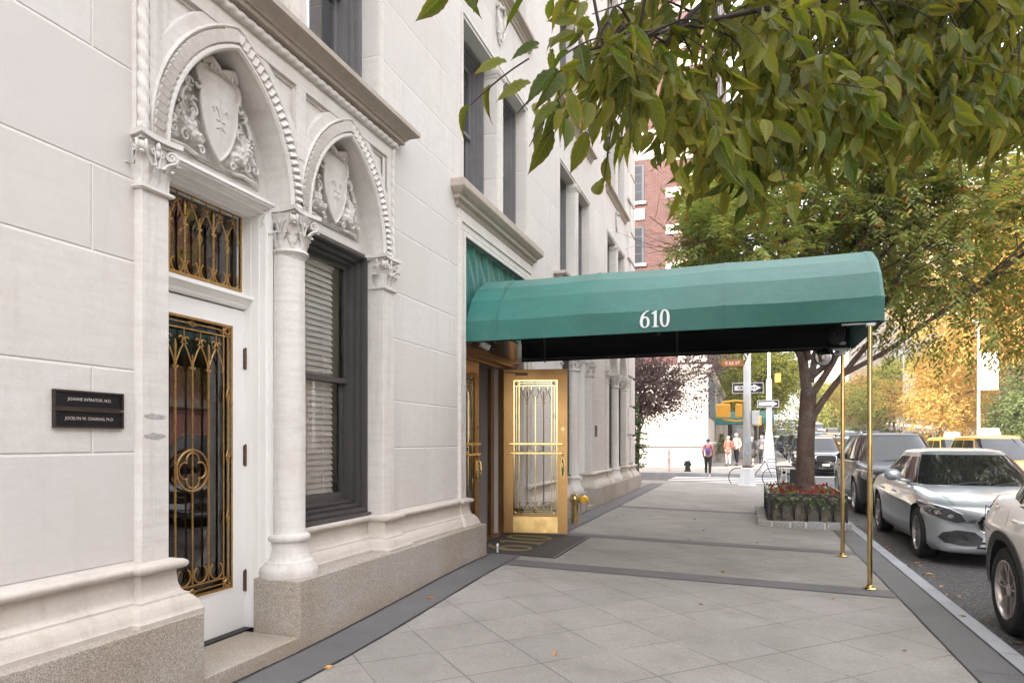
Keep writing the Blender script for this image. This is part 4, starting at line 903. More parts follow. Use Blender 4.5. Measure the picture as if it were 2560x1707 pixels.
# plaques
def nameplate(z,txt,lab,w=.27):
    T=wthing('name_plaque',lab,'plaque',(WX,2.485,z)); b=MB(); b.cbox(WX,WX+.012,2.302,2.668,z-.041,z+.041,.003); b.build('plate',m_plq,T)
    b=MB(); frame(b,WX,WX+.018,2.298,2.672,z-.044,z+.044,.009); b.build('rim',m_plqf,T)
    text(txt,.019,faceE(WX+.0125,2.485,z),m_plqt,T,width=w,bold=.01); return T
nameplate(1.620,'JOANNE INTRATOR, M.D.','black name plaque with bronze rim, upper of the two on the left wall',.235)
nameplate(1.528,'JOCELYN W. CHARNAS, Ph.D.','black name plaque with brighter letters and rim, lower of the two on the left wall',.262)
T=wthing('wall_plaque','small cream metal plate on the pilaster beyond the open bronze door','plaque',(-3.0,13.8,1.45)); b=MB(); b.cbox(-3.0,-2.988,13.74,13.88,1.36,1.56,.003); b.build('plate',M('cream plate',(.55,.55,.42),.5),T)
b=MB(); frame(b,-3.0,-2.984,13.73,13.89,1.35,1.57,.01); b.build('rim',m_gal,T)
T=wthing('wall_vent','small brown louvred vent in the wall beyond the cream plate','vent',(-3.05,14.3,1.6)); b=MB(); frame(b,-3.06,-3.035,14.24,14.42,1.52,1.76,.015); b.build('frame',m_hinge,T)
b=MB()
for k in range(6): b.box(-3.06,-3.038,14.255,14.405,1.545+k*.035,1.562+k*.035)
b.build('slats',m_hinge,T)
# door stop on the pavement
T=wthing('door_stop','tiny steel door stop post on the pavement by the granite corner','door stop',(-2.93+.12,7.62,.1)); b=MB(); z0=gz(-2.8,7.6); b.lathe([(0,z0),(.03,z0),(.03,z0+.008),(.012,z0+.012),(.011,z0+.07),(.018,z0+.075),(.018,z0+.10),(.006,z0+.115),(0,z0+.116)],(-2.80,7.60,0),14); b.build('stop_post',m_gal,T,angle=40)
# fire department connection
z0=gz(-2.62,10.75)
T=wthing('standpipe','brass fire standpipe with two capped yellow outlets behind the open bronze door','standpipe',(-2.62,10.75,z0)); cx,cy=-2.63,10.75
b=MB(); b.lathe([(0,z0),(.085,z0),(.085,z0+.01),(.062,z0+.015),(.060,z0+.30),(.068,z0+.305),(.068,z0+.33),(.085,z0+.36),(.09,z0+.42),(.07,z0+.47),(0,z0+.48)],(cx,cy,0),18); b.build('riser',m_brass,T,angle=40)
m_ylw=M('yellow enamel',(.75,.42,.03),.4)
for a in (-.55,.45):
    d=Vector((math.cos(a),math.sin(a),-.08)).normalized(); ex=Vector((0,0,1)).cross(d).normalized(); ey=d.cross(ex)
    b=MB(); b.M=basis(ex,ey,d,(cx,cy,z0+.41)); b.lathe([(.05,.04),(.05,.13),(.062,.135),(.062,.165),(.05,.17)],(0,0,0),16); ot=b.build('outlet',m_brass,T,angle=40)
    b=MB(); b.M=basis(ex,ey,d,(cx,cy,z0+.41)); b.lathe([(.055,.17),(.058,.18),(.056,.205),(.03,.212),(.018,.213),(.018,.225),(0,.226)],(0,0,0),16)
    for q in range(3): ell(b,(.056*math.cos(q*2.1),.056*math.sin(q*2.1),.19),(.012,.012,.014))
    b.build('cap',m_ylw,ot,angle=40)
b=MB(); b.tube([(cx+.12,cy-.06,z0+.36),(cx+.10,cy-.05,z0+.24),(cx+.14,cy-.02,z0+.16),(cx+.19,cy+.02,z0+.22),(cx+.20,cy+.03,z0+.35)],.005,5); b.build('chain',m_hinge,T)
# ================================================================ planter with the street tree
PLX0,PLX1,PLY0,PLY1=.16,1.57,11.95,14.9
T=wthing('tree_pit','raised stone edged tree pit with black hooped iron guard and red bedding plants','tree pit',((PLX0+PLX1)/2,13.4,0))
def setts(seq,axis):
    b=MB()
    for i,(a,c,mi) in enumerate(seq):
        dz=random.uniform(-.006,.006)
        if axis=='x': b.cbox(a,c,PLY0+random.uniform(-.008,.008)+(0 if mi==0 else .012),PLY0+.15,-.05,.115+dz-(0 if mi==0 else .008),.012,mi)
        else: b.cbox(PLX0+random.uniform(-.005,.008),PLX0+.15,a,c,-.05,.125+dz,.012,mi)
    return b
m_mort=M('pale mortar',(.48,.45,.41),.9,var=.15,vs=20)
x=PLX0; seq=[]
while x<PLX1-.05:
    l=random.uniform(.17,.24); seq.append((x,min(x+l,PLX1),0)); x+=l
    if x<PLX1-.08: seq.append((x,x+.045,1)); x+=.045
for s_i in seq:
    b=setts([s_i],'x'); b.build('sett' if s_i[2]==0 else 'mortar_joint',[m_kerbst,m_mort],T)
y=PLY0+.15; 
while y<PLY1: l=random.uniform(.22,.33); b=setts([(y,min(y+l-.006,PLY1),0)],'y'); b.build('sett',[m_kerbst,m_mort],T); y+=l
m_soil=M('soil and moss',(.15,.125,.095),.95,var=.4,vs=9,fine=.5,fs=50,bump=1,bs_=25,tint=(.12,.12,.09))
b=MB(); b.cbox(PLX0+.24,PLX1-.13,PLY0+.20,PLY1,-.05,.47,.03); b.build('earth_bed',m_soil,T)
b=MB(); gx0,gx1,gy0,gy1=PLX0+.18,PLX1-.06,PLY0+.14,PLY1-.1; zt=.56; z0=.11
for (x,y) in ((gx0,gy0),(gx1,gy0),(gx0,gy1),(gx1,gy1)): b.cbox(x-.018,x+.018,y-.018,y+.018,z0-.06,zt,.003)
b.box(gx0,gx1,gy0-.014,gy0+.014,zt-.02,zt+.002); b.box(gx0-.014,gx0+.014,gy0,gy1,zt-.021,zt+.001); b.box(gx1-.014,gx1+.014,gy0,gy1,zt-.021,zt+.001); b.box(gx0,gx1,gy1-.014,gy1+.014,zt-.02,zt+.002)
pt=b.build('guard_rail',m_black,T)
def hoops(P,Q):
    P,Q=Vector(P),Vector(Q); L=(Q-P).length; n=max(4,round(L/.205)); sp=L/n; hb=MB(); d=(Q-P).normalized()
    for k in range(-1,n):
        w=sp*2; pts=[]
        for i in range(17):
            t=i/16; a=PI*t; u=k*sp+w/2-math.cos(a)*w*.5*(1 if True else 1); z=z0+(zt-.03-z0)*math.sin(a)**.62
            if -0.001<=u<=L+.001: pts.append(P+d*u+Vector((0,0,z)))
        if len(pts)>2: hb.tube(pts,.0135,5)
    return hb.build('hoops',m_black,T)
hoops((gx0,gy0-.004,0),(gx1,gy0-.004,0)); hoops((gx0-.003,gy0,0),(gx0-.003,gy1,0)); hoops((gx1+.003,gy0,0),(gx1+.003,gy1,0))
# ================================================================ leaves
LT_FAR=([(0,0,0),(.5,.5,.06),(1,0,-.05),(.5,-.5,.06)],[(0,1,2),(0,2,3)])
def lt_mid():
    vs=[(0,0,0),(.28,.42,.05),(.28,-.42,.05),(.3,0,.0),(.66,.34,.03),(.66,-.34,.03),(.68,0,-.04),(1,0,-.14)]
    return vs,[(0,3,1),(0,2,3),(3,6,4,1),(3,2,5,6),(6,7,4),(6,5,7)]
def lt_near(curl=.12,fold=.10,ser=True):
    n=13; vs=[];fs=[]
    for i in range(n+1):
        t=i/n; w=.5*math.sin(PI*t**.86)**1.0 if 0<t<1 else 0.0
        if t>.7: w*=(1-(t-.7)*1.5)
        w=max(w,0.002); s=(.035 if i%2 else -.01)*(1 if 0<i<n else 0) if ser else 0
        z0=-curl*t*t*1.3+.02*math.sin(t*9); 
        for q in (-1,-.5,0,.5,1):
            vs.append((t-(.02 if abs(q)==1 else 0)*(1 if i%2 else 0),q*(w+(s if abs(q)==1 else 0)),z0+fold*abs(q)*w*2+ .010*math.sin(t*40+q)*abs(q),(q+1)/2))
    for i in range(n):
        for k in range(4): fs.append((i*5+k,i*5+k+1,(i+1)*5+k+1,(i+1)*5+k))
    return vs,fs
def leaves(name,P,D,N,Ln,Wd,tmpl,mat,parent=None,kind=None,uv=False,smooth=False):
    P=np.asarray(P,float);D=np.asarray(D,float);N=np.asarray(N,float); D/=np.linalg.norm(D,axis=1)[:,None]+1e-9
    B=np.cross(N,D); B/=np.linalg.norm(B,axis=1)[:,None]+1e-9; N=np.cross(D,B)
    T=np.array(tmpl[0]); k=len(T); n=len(P); Ln=np.asarray(Ln)[:,None,None]; Wd=np.asarray(Wd)[:,None,None]
    V=P[:,None,:]+D[:,None,:]*T[None,:,0:1]*Ln+B[:,None,:]*T[None,:,1:2]*Wd+N[:,None,:]*T[None,:,2:3]*Ln
    V=V.reshape(-1,3); F=tmpl[1]; ls=np.array([len(f) for f in F]); fi=np.concatenate([np.array(f) for f in F])
    loops=(fi[None,:]+np.arange(n)[:,None]*k).ravel(); starts=np.concatenate([[0],np.cumsum(np.tile(ls,n))[:-1]])
    me=bpy.data.meshes.new(name); me.vertices.add(len(V)); me.vertices.foreach_set('co',V.ravel()); me.loops.add(len(loops)); me.loops.foreach_set('vertex_index',loops.astype(np.int32))
    me.polygons.add(n*len(F)); me.polygons.foreach_set('loop_start',starts.astype(np.int32)); me.update(calc_edges=True)
    if uv:
        u=me.uv_layers.new(name='UVMap'); tx=T[fi]; wl=np.stack([tx[:,0],np.clip(tx[:,3] if T.shape[1]>3 else tx[:,1]+.5,0,1)],1); u.data.foreach_set('uv',np.tile(wl,(n,1)).ravel())
    if smooth: me.polygons.foreach_set('use_smooth',[True]*len(me.polygons))
    me.materials.append(mat); me.validate(); o=bpy.data.objects.new(name,me); COL.objects.link(o)
    if parent is not None:
        o.parent=parent
        if parent.name in WLD: o.matrix_parent_inverse=WLD[parent.name]
    if kind: o['kind']=kind
    return o
def rnd_dirs(n,down=0.,spread=1.):
    d=RNG.normal(size=(n,3))*spread; d[:,2]-=down; return d
mg_near=leafmat('leaves overhead',(.04,.085,.009),(.19,.19,.022),edge=(.28,.045,.012),trans=.5)
m_twig=M('dark twig bark',(.035,.024,.02),.8,var=.3,vs=20)
mg_tree=leafmat('street tree leaves',(.065,.115,.03),(.30,.32,.10),trans=.5,red=((.45,.13,.03),.955))
mg_aut=leafmat('autumn leaves',(.46,.27,.07),(.60,.40,.12),trans=.4,red=((.16,.17,.03),.7)); mg_org=leafmat('orange leaves',(.60,.27,.09),(.66,.42,.14),trans=.4,red=((.40,.38,.10),.65))
mg_yel=leafmat('yellow green leaves',(.22,.26,.05),(.48,.45,.09),trans=.4,red=((.08,.12,.02),.7)); mg_grn=leafmat('green leaves',(.055,.085,.025),(.12,.145,.045),trans=.35)
mg_plum=leafmat('plum leaves',(.085,.05,.058),(.17,.11,.115),trans=.25); mg_fir=leafmat('fir needles',(.03,.075,.028),(.07,.13,.045),trans=.15)
mg_red=leafmat('red bedding leaves',(.24,.022,.02),(.36,.06,.03),trans=.3,red=((.12,.02,.03),.6)); mg_ivy=leafmat('ivy leaves',(.07,.15,.03),(.17,.27,.06),trans=.3)
# bedding plants
P=[];D=[];Nn=[]
def bed(n,x0,x1,y0,y1,z0,z1,down=-.4):
    p=np.stack([RNG.uniform(x0,x1,n),RNG.uniform(y0,y1,n),RNG.uniform(z0,z1,n)],1); d=RNG.normal(size=(n,3)); d[:,2]+=.5; nn=RNG.normal(size=(n,3)); nn[:,2]+=1.2; return p,d,nn
p,d,nn=bed(400,gx0+.05,gx1-.05,gy0+.08,gy1-.2,.47,.60); leaves('bedding_plants',p,d,nn,RNG.uniform(.04,.13,400),RNG.uniform(.02,.055,400),lt_mid(),mg_red,T,kind='stuff')
p,d,nn=bed(330,gx0-.05,gx1+.05,gy0-.02,gy1-.2,.44,.57); leaves('ivy',p,d,nn,RNG.uniform(.04,.075,330),RNG.uniform(.035,.06,330),lt_mid(),mg_ivy,T,kind='stuff')
p,d,nn=bed(80,gx0+.1,gx1,gy0-.03,gy0+.05,.34,.50); d[:,2]-=1.3; leaves('ivy',p,d,nn,RNG.uniform(.04,.065,80),RNG.uniform(.035,.055,80),lt_mid(),mg_ivy,T,kind='stuff')
# ---------------------------------------------------------------- trees
def limb(b,pts,r0,r1,n=8,wob=.0):
    k=len(pts); q=[]
    P=[Vector(p) for p in pts]
    for i in range(k-1):        # Catmull-Rom
        p0,p1,p2,p3=P[max(i-1,0)],P[i],P[i+1],P[min(i+2,k-1)]
        for j in range(5):
            t=j/5; q.append(.5*((2*p1)+(p2-p0)*t+(2*p0-5*p1+4*p2-p3)*t*t+(3*p1-p0-3*p2+p3)*t**3))
    q.append(P[-1]); m=len(q)
    if wob: q=[p+Vector((random.gauss(0,wob),random.gauss(0,wob),0)) if 0<i<m-1 else p for i,p in enumerate(q)]
    b.tube(q,[r0+(r1-r0)*(i/(m-1))**.8 for i in range(m)],n); return q
def sprays(tips,nleaf,L=.42,spread=.12,droop=.5):
    """leafy twigs: returns leaf arrays"""
    P=[];D=[];N=[]
    for t,dv in tips:
        d=Vector(dv).normalized(); d=(d+Vector((random.gauss(0,.3),random.gauss(0,.3),random.gauss(0,.2)-.1))).normalized()
        side=d.cross(Vector((0,0,1))); side=side.normalized() if side.length>.01 else Vector((1,0,0)); upn=side.cross(d).normalized()
        for k in range(nleaf):
            u=(k+.5)/nleaf*L; sg=1 if k%2 else -1
            p=Vector(t)+d*u+Vector((0,0,-droop*u*u))+Vector((random.gauss(0,.01),)*3)
            ld=(d*.75+side*sg*.85+Vector((0,0,-droop*random.uniform(.4,1.1)))).normalized(); P.append(p);D.append(ld);N.append(upn+Vector((random.gauss(0,.35),random.gauss(0,.35),random.gauss(0,.2))))
    return P,D,N
ST=wthing('street_tree','green leafed street tree with forking dark trunk growing from the iron guarded pit','tree',(1.0,13.45,.45))
b=MB(); base=Vector((1.0,13.45,.42))
trunk=limb(b,[base,(1.0,13.45,1.2),(1.03,13.45,1.9),(1.05,13.46,2.35)],.165,.135,14)
tips=[]
def grow(b,p,d,L,r,lvl):
    d=Vector(d).normalized(); n=4; pts=[Vector(p)]
    for i in range(n):
        d=(d+Vector((random.gauss(0,.13),random.gauss(0,.13),random.gauss(.02,.09)))).normalized(); pts.append(pts[-1]+d*(L/n))
    q=limb(b,pts,r,r*.45,6 if lvl<2 else 4)
    if lvl<=2:
        k=5 if lvl==0 else 4
        for i in range(k):
            t=.30+.7*(i+random.random()*.6)/k; p2=q[min(len(q)-1,int(t*len(q)))]; sd=Vector((random.gauss(0,1),random.gauss(0,1),random.gauss(.05,.5))).normalized()
            grow(b,p2,d*.75+sd*.75,L*random.uniform(.5,.72),r*.48,lvl+1)
    else:
        for i in range(2,len(q),3): tips.append((q[i],(q[i]-q[max(0,i-2)])))
        tips.append((q[-1],d))
for p,d,L,r in (((1.03,13.46,2.3),(-.10,.12,1),3.0,.11),((1.08,13.44,2.5),(.32,.1,1),3.0,.075),((1.10,13.42,2.25),(.62,-.1,1.05),3.4,.07),((1.0,13.5,3.0),(-.75,.1,.95),2.7,.05),((1.02,13.46,2.7),(-.42,.3,1.1),2.7,.05),((1.0,13.5,2.9),(.1,.8,1),2.8,.05),((1.05,13.4,2.9),(-.3,-.6,1.0),2.6,.05),((1.12,13.4,2.6),(1.0,.3,.95),3.6,.06),((1.1,13.4,2.9),(.45,-.6,1.0),2.9,.05),((1.6,13.3,2.6),(1.0,-.25,.55),3.2,.05)):
    grow(b,p,d,L,r,0)
for (pts,r) in (([(1.06,13.42,1.72),(1.22,13.38,2.05),(1.6,13.32,2.6),(2.1,13.25,3.25)],.075),):
    limb(b,pts,r,.04,8)
b.build('trunk',m_bark,ST,angle=50)
# hanging fringe on the right and fill of the crown envelope
def fill(cx,cy,cz,rx,ry,rz,n,hole=.35):
    out=[]
    while len(out)<n:
        v=Vector((random.uniform(-1,1),random.uniform(-1,1),random.uniform(-1,1)))
        if v.length>1 or v.length<.35: continue
        k=math.sin(v.x*5.1+cx)+math.sin(v.y*4.3+1)+math.sin(v.z*6.1+2)
        if k<-.9+hole and random.random()<.85: continue
        out.append((Vector((cx+v.x*rx,cy+v.y*ry,cz+v.z*rz)),Vector((v.x,v.y,v.z*.3+random.gauss(0,.3)))))
    return out
tips=[t for t in tips if t[0].z>2.9 or t[0].x>3.0]
T2=[t for t in tips if t[0].x>-1.05]+fill(1.75,13.5,5.6,2.8,2.8,1.9,1600)+fill(3.6,13.4,4.9,2.8,2.4,2.1,1350)+fill(5.1,13.2,3.8,1.4,1.8,1.2,650)
P,D,N=sprays(T2,9,.40,droop=.55); P=np.array([tuple(v) for v in P]); D=np.array([tuple(v) for v in D]); N=np.array([tuple(v) for v in N]); ora=(RNG.random(len(P))<np.clip((P[:,0]-2.6)/4.5,.03,.55)); nn_=int(ora.sum())
leaves('crown',P[ora],D[ora],N[ora],RNG.uniform(.08,.135,nn_),RNG.uniform(.04,.058,nn_),lt_mid(),mg_aut,ST)
P,D,N=P[~ora],D[~ora],N[~ora]; n=len(P)
leaves('crown',P,D,N,RNG.uniform(.08,.135,n),RNG.uniform(.04,.058,n),lt_mid(),mg_tree,ST)
print('street tree leaves',n)
# ================================================================ overhanging tree, trunk just out of frame to the right behind the camera
OT=wthing('overhanging_tree','near tree whose low leafy branches with reddish leaf edges hang across the top right','tree',(1.25,-.9,0))
b=MB(); limb(b,[(1.25,-.9,-.02),(1.25,-.9,1.2),(1.2,-.85,2.6),(1.3,-.3,3.6),(1.6,.8,4.0)],.19,.13,12)
anch=[]
def edge_v(u):
    xs=[1060,1150,1240,1320,1400,1480,1560,1620,1700,1760,1820,1900,2000,2060,2150,2250,2360]; ys=[60,140,235,270,285,315,330,365,425,410,355,335,365,340,325,335,320]
    return float(np.interp(u,xs,ys))
def dep(u): return 1.75+(u-1100)/1250*1.5
L0=[ray(2600,-90,3.4),ray(2352,-30,3.3),ray(2180,-22,3.2),ray(1990,-10,3.0),ray(1820,10,2.8),ray(1640,45,2.5),ray(1480,85,2.25),ray(1350,115,2.0)]
limb(b,[(1.35,.1,3.75)]+L0,.030,.003,12)
L1=[ray(2550,-240,3.6),ray(2250,-180,3.4),ray(1950,-120,3.0),ray(1700,-40,2.7),ray(1560,60,2.4),ray(1500,180,2.3)]; limb(b,[(1.35,.1,3.75)]+L1,.045,.004,6)
L2=[ray(2600,100,4.4),ray(2350,120,4.1),ray(2150,170,3.8),ray(1980,220,3.5),ray(1850,260,3.3)]; limb(b,[(1.6,.8,4.0)]+L2,.045,.004,6)
allp=[p+(q-p)*k/8 for L in (L0,L1,L2) for p,q in zip(L,L[1:]) for k in range(8)]
tips=[]; random.seed(21)
def hang(u,v,t,k=1):
    p=ray(u,v,t); a=min(random.sample(allp,24),key=lambda q:(q-p).length); 
    if random.random()<.22 and (a-p).length<.9: limb(b,[a,(a+p)/2+Vector((random.gauss(0,.05),random.gauss(0,.05),.06)),p],.006,.0022,4)
    d=(p-a); d=d.normalized() if d.length>.05 else Vector((-1,0,0)); d=(d*.7+Vector((-.7*c_,-.7*s_,-.1))*random.uniform(.2,1)+Vector((random.gauss(0,.35),random.gauss(0,.35),random.gauss(-.15,.25)))).normalized()
    tips.append((p,d))
    return d
for i in range(640):
    u=1330+1080*random.random()**.85; e=edge_v(u)-150*1.9/dep(u); lo=-330
    v=random.uniform(lo,max(lo+20,e)) if random.random()<.72 else e-random.random()*80
    if u<1400 and v<-60: continue
    if u<1430 and random.random()<.35: continue
    t=dep(u)+random.uniform(-.25,.7)
    if v<-140 and random.random()<.5: continue
    hang(u,v,t)
for i in range(760):   # deeper layers to the right
    u=random.uniform(1780,2420); v=random.uniform(-200,edge_v(u)-60); hang(u,v,random.uniform(3.2,5.6))
for (u,v,t) in ((1250,140,1.85),(1215,135,1.85),(1300,205,1.9),(1340,130,1.9),(1290,160,1.85),(1360,230,2.0),(1100,-40,1.8)): hang(u,v,t)
P=[];D=[];N=[]; Ls=[]
for p,d in tips:
    nl=random.randint(5,8); L=random.uniform(.16,.30); side=d.cross(Vector((0,0,1))).normalized(); upn=side.cross(d).normalized(); pts=[]
    for k in range(nl):
        uu=(k+.4)/nl*L; sg=1 if k%2 else -1; q=p+d*uu+Vector((0,0,-.9*uu*uu)); pts.append(q)
        ld=(d*.55+side*sg*random.uniform(.4,.9)+Vector((random.gauss(0,.15),random.gauss(0,.15),-random.uniform(.1,1.5)))).normalized()
        P.append(q); D.append(ld); N.append(Vector((random.gauss(.1,.75),random.gauss(-.4,.65),random.gauss(.45,.5)))); Ls.append(random.triangular(.06,.14,.108))
    if random.random()<.5: b.tube([p]+pts,[.0024]*len(pts)+[.0012],4)
for (a,c,t,L) in (((1165,142),(1083,160),1.7,1),((1220,190),(1135,222),1.7,1),((1275,160),(1205,230),1.75,1),((1282,235),(1216,288),1.75,1),((1290,250),(1273,303),1.75,1),((1305,210),(1332,293),1.75,1),((1095,-20),(1086,26),1.7,1),((1320,75),(1262,90),1.8,1),((1240,100),(1170,128),1.75,1)):
    A_=ray(*a,t);B_=ray(*c,t); P.append(A_);D.append(B_-A_);N.append(Vector((.2,-.9,.35)));Ls.append((B_-A_).length)
b.build('trunk_and_branches',m_twig,OT,angle=50)
n=len(P); print('near leaves',n); Ls=np.array(Ls); cut=n//2
q=RNG.permutation(n-9); P=np.array([tuple(p) for p in P]); zc_=-P[:,0]*s_+P[:,1]*c_; uu_=(1280+f_*(P[:,0]*c_+P[:,1]*s_)/zc_)*2352/2560; q=np.array([i for i in q if uu_[i]>1255+80*RNG.random() or RNG.random()<.12]); cut=len(q)//2;D=np.array([tuple(p) for p in D]);N=np.array([tuple(p) for p in N])
ia=np.concatenate([q[:cut],np.arange(n-9,n)]); ib=q[cut:]
leaves('foliage',P[ia],D[ia],N[ia],Ls[ia],Ls[ia]*.375,lt_near(.16,.10),mg_near,OT,uv=True,smooth=True)
leaves('foliage',P[ib],D[ib],N[ib],Ls[ib],Ls[ib]*.35,lt_near(.42,.20),mg_near,OT,uv=True,smooth=True)
# ================================================================ simple trees further off
def tree(name,label,x,y,z0,h,rx,rz,nclus,mat,trunk_r=.14,lsize=.12,group=None,cz=None,trunkm=None,ry=None,nl=9,lean=0):
    z0+=rise(y); T=wthing(name,label,'tree',(x,y,z0),group); b=MB(); cz=cz or z0+h-rz; ry=ry or rx
    limb(b,[(x,y,z0-.05),(x+lean*.3,y,z0+(cz-z0)*.5),(x+lean,y,cz)],trunk_r,trunk_r*.55,8)
    for k in range(9):
        a=random.uniform(0,2*PI); e=Vector((x+lean+rx*.75*math.cos(a),y+ry*.75*math.sin(a),cz+rz*random.uniform(-.2,.8))); s=Vector((x+lean*.6,y,z0+(cz-z0)*random.uniform(.5,1)))
        limb(b,[s,(s+e)/2+Vector((0,0,.2*rz)),e],trunk_r*.38,.012,5)
    b.build('trunk',trunkm or m_bark,T,angle=50)
    tips=[]
    lob=[(Vector((random.gauss(0,.5),random.gauss(0,.5),random.gauss(0,.45))),random.uniform(.35,.62)) for _ in range(11)]
    while len(tips)<nclus:
        c,r=random.choice(lob); v=Vector((random.gauss(0,1),random.gauss(0,1),random.gauss(0,1))).normalized()*r*random.uniform(.55,1.05)+c*.75
        tips.append((Vector((x+lean+v.x*rx,y+v.y*ry,cz+v.z*rz)),v+Vector((0,0,.1))))
    P,D,N=sprays(tips,nl,lsize*5,droop=.3/lsize*.1); n=len(P); N=np.array([tuple(v) for v in N])*.5+RNG.normal(size=(n,3)); D=np.array([tuple(v) for v in D])+RNG.normal(size=(n,3))*.45
    leaves('crown',P,D,N,RNG.uniform(.75,1.25,n)*lsize,RNG.uniform(.4,.6,n)*lsize,LT_FAR,mat,T); return T
random.seed(5)
tree('plum_tree','purple leafed plum tree at the side street corner behind the fir',-3.75,24.6,.0,4.6,1.9,1.25,1500,mg_plum,.09,.11,cz=3.15,ry=1.5,nl=10,lean=.2)
MG='trees on the avenue median'
for x,y,h,rx,rz,mt,lab,ls in ((15.5,60,7.6,4.7,3.3,mg_org,'broad orange autumn tree on the median, largest right of the brass posts',.19),(16.5,71,8.6,3.8,3.2,mg_aut,'golden autumn tree on the median just left of the broad orange tree',.22),(16.6,47,6.6,3.4,2.9,mg_grn,'green leafed median tree at the right edge behind the taxis',.16),
    (15.5,86,8.2,3.8,3.2,mg_yel,'yellow green median tree between the two brass posts',.34),(16.2,102,7.2,3.4,2.8,mg_org,'small orange median tree far behind the yellow green one',.34),(14.8,132,8.0,4.4,3.4,mg_yel,'far yellow green median tree left of the awning posts',.42),(16.2,160,8.5,5,3.6,mg_aut,'distant amber median tree',.5)):
    tree('median_tree',lab,x,y,.03,h,rx,rz,int(1500*max(1,(.3/ls)**1.3)),mt,.16,ls,MG)
WG='street trees along the far pavement'
for x,y,h,rx,rz,mt,lab in ((1.0,52,9.5,2.6,3.3,mg_yel,'sunlit yellow green street tree behind the second traffic pole'),(1.1,64,10.5,3.2,3.9,mg_yel,'tall sunlit street tree, second in the row beyond the crossing'),(.9,80,10.5,3.2,4,mg_yel,'third street tree in the row beyond the crossing'),(1.2,100,10.5,3.6,4,mg_aut,'fourth street tree far up the pavement, ochre'),(1.2,125,11,4.2,4.2,mg_yel,'farthest street tree up the avenue pavement')):
    tree('pavement_tree',lab,x,y,.1,h,rx,rz,2600,mt,.17,.19,WG)
tree('autumn_tree','tall russet autumn tree behind the green street tree at the right edge',16.5,52,.0,17,5.0,5.5,4200,mg_org,.25,.22)
# fir in a box planter at the building corner
FT=wthing('potted_fir','dark green fir in a stone box planter at the block corner','fir tree',(-3.55,21.0,.1))
b=MB(); b.cbox(-3.95,-3.12,20.7,21.5,.0,.42,.02); b.build('planter_box',m_gran,FT)
b=MB(); b.tube([(-3.5,21.1,.4),(-3.5,21.1,2.9)],[.05,.01],7); 
P=[];D=[];N=[]
for k in range(230):
    z=.55+2.5*random.random()**1.0; a=random.uniform(0,2*PI); L=(.62*(1-(z-.5)/2.9)+.13)*random.uniform(.8,1.2); o=Vector((-3.5,21.1,z)); e=o+Vector((math.cos(a)*L,math.sin(a)*L,.10-.1*L)); b.tube([o,e],[.012,.004],4)
    for i in range(26):
        t=.15+.85*i/26; p=o+(e-o)*t; P.append(p); dd=(e-o).normalized()+Vector((random.gauss(0,.6),random.gauss(0,.6),random.gauss(-.05,.4))); D.append(dd); N.append(Vector((random.gauss(0,1),random.gauss(0,1),1)))
b.build('trunk',m_bark,FT); n=len(P); leaves('needles',P,D,N,RNG.uniform(.07,.14,n),RNG.uniform(.025,.042,n),LT_FAR,mg_fir,FT)
# hedge masses on the median
for k,(y0,y1) in enumerate(((34,108),(123,198))):
    n=4200; P=np.stack([RNG.uniform(13.6,17.9,n),RNG.uniform(y0,y1,n),RNG.uniform(.1,.75,n)],1); P[:,2]+=[rise(q) for q in P[:,1]]; o=leaves('median_hedge',P,rnd_dirs(n),rnd_dirs(n),RNG.uniform(.2,.35,n),RNG.uniform(.12,.2,n),LT_FAR,mg_grn); 
    props(o,('clipped low hedge on the nearer median beyond the crossing','clipped low hedge on the farther median')[k],'hedge',kind='stuff')
# fallen leaves
mg_fall=leafmat('fallen leaves',(.36,.10,.03),(.42,.24,.08),trans=.1)
random.seed(11); spots=[ (892,3)]
FL=[(-2.47,3.70),(-2.58,5.4),(-.4,6.0),(-1.2,4.4),(.15,9.9),(-.6,10.9),(.75,6.7),(1.62,6.4),(1.9,5.7),(2.0,6.2),(-.9,12.3),(-1.6,13.0),(.2,8.3),(1.0,5.2),(-.2,7.5)]
FL+=[(random.uniform(1.76,2.05),random.uniform(5.2,15)) for _ in range(60)]+[(random.uniform(-2.4,1.2),random.uniform(9,22)) for _ in range(14)]+[(PLX0+.19,random.uniform(12.2,12.8)) for _ in range(6)]
vs_,fs_=lt_mid(); me=bpy.data.meshes.new('fallen_leaf'); me.from_pydata([(a*.075,c*.036,d*.12+.006) for a,c,d in vs_],[],fs_); me.materials.append(mg_fall)
for k,(x,y) in enumerate(FL):
    o=bpy.data.objects.new('fallen_leaf',me); COL.objects.link(o); z=gz(x,y)+.006 if x<1.74 else -.13
    if abs(x-PLX0-.19)<.01: z=.13+random.random()*.1
    o.location=(x,y,z); o.rotation_euler=(random.uniform(-.35,.35),random.uniform(-.3,.3),random.uniform(0,6.28)); s=random.uniform(.7,1.25); o.scale=(s,s,s)
    lab='small rust coloured leaf lying on the pavement' if x<1.59 else 'small rust coloured leaf lying in the gutter beside the kerb'
    if k==0: lab='curled rust coloured leaf on the joint of the dark band, nearest the camera'
    props(o,lab,'leaf','rust coloured leaves lying on the pavement' if x<1.59 else 'rust coloured leaves lying in the gutter')
    if k==0: o['group']=''; del o['group']
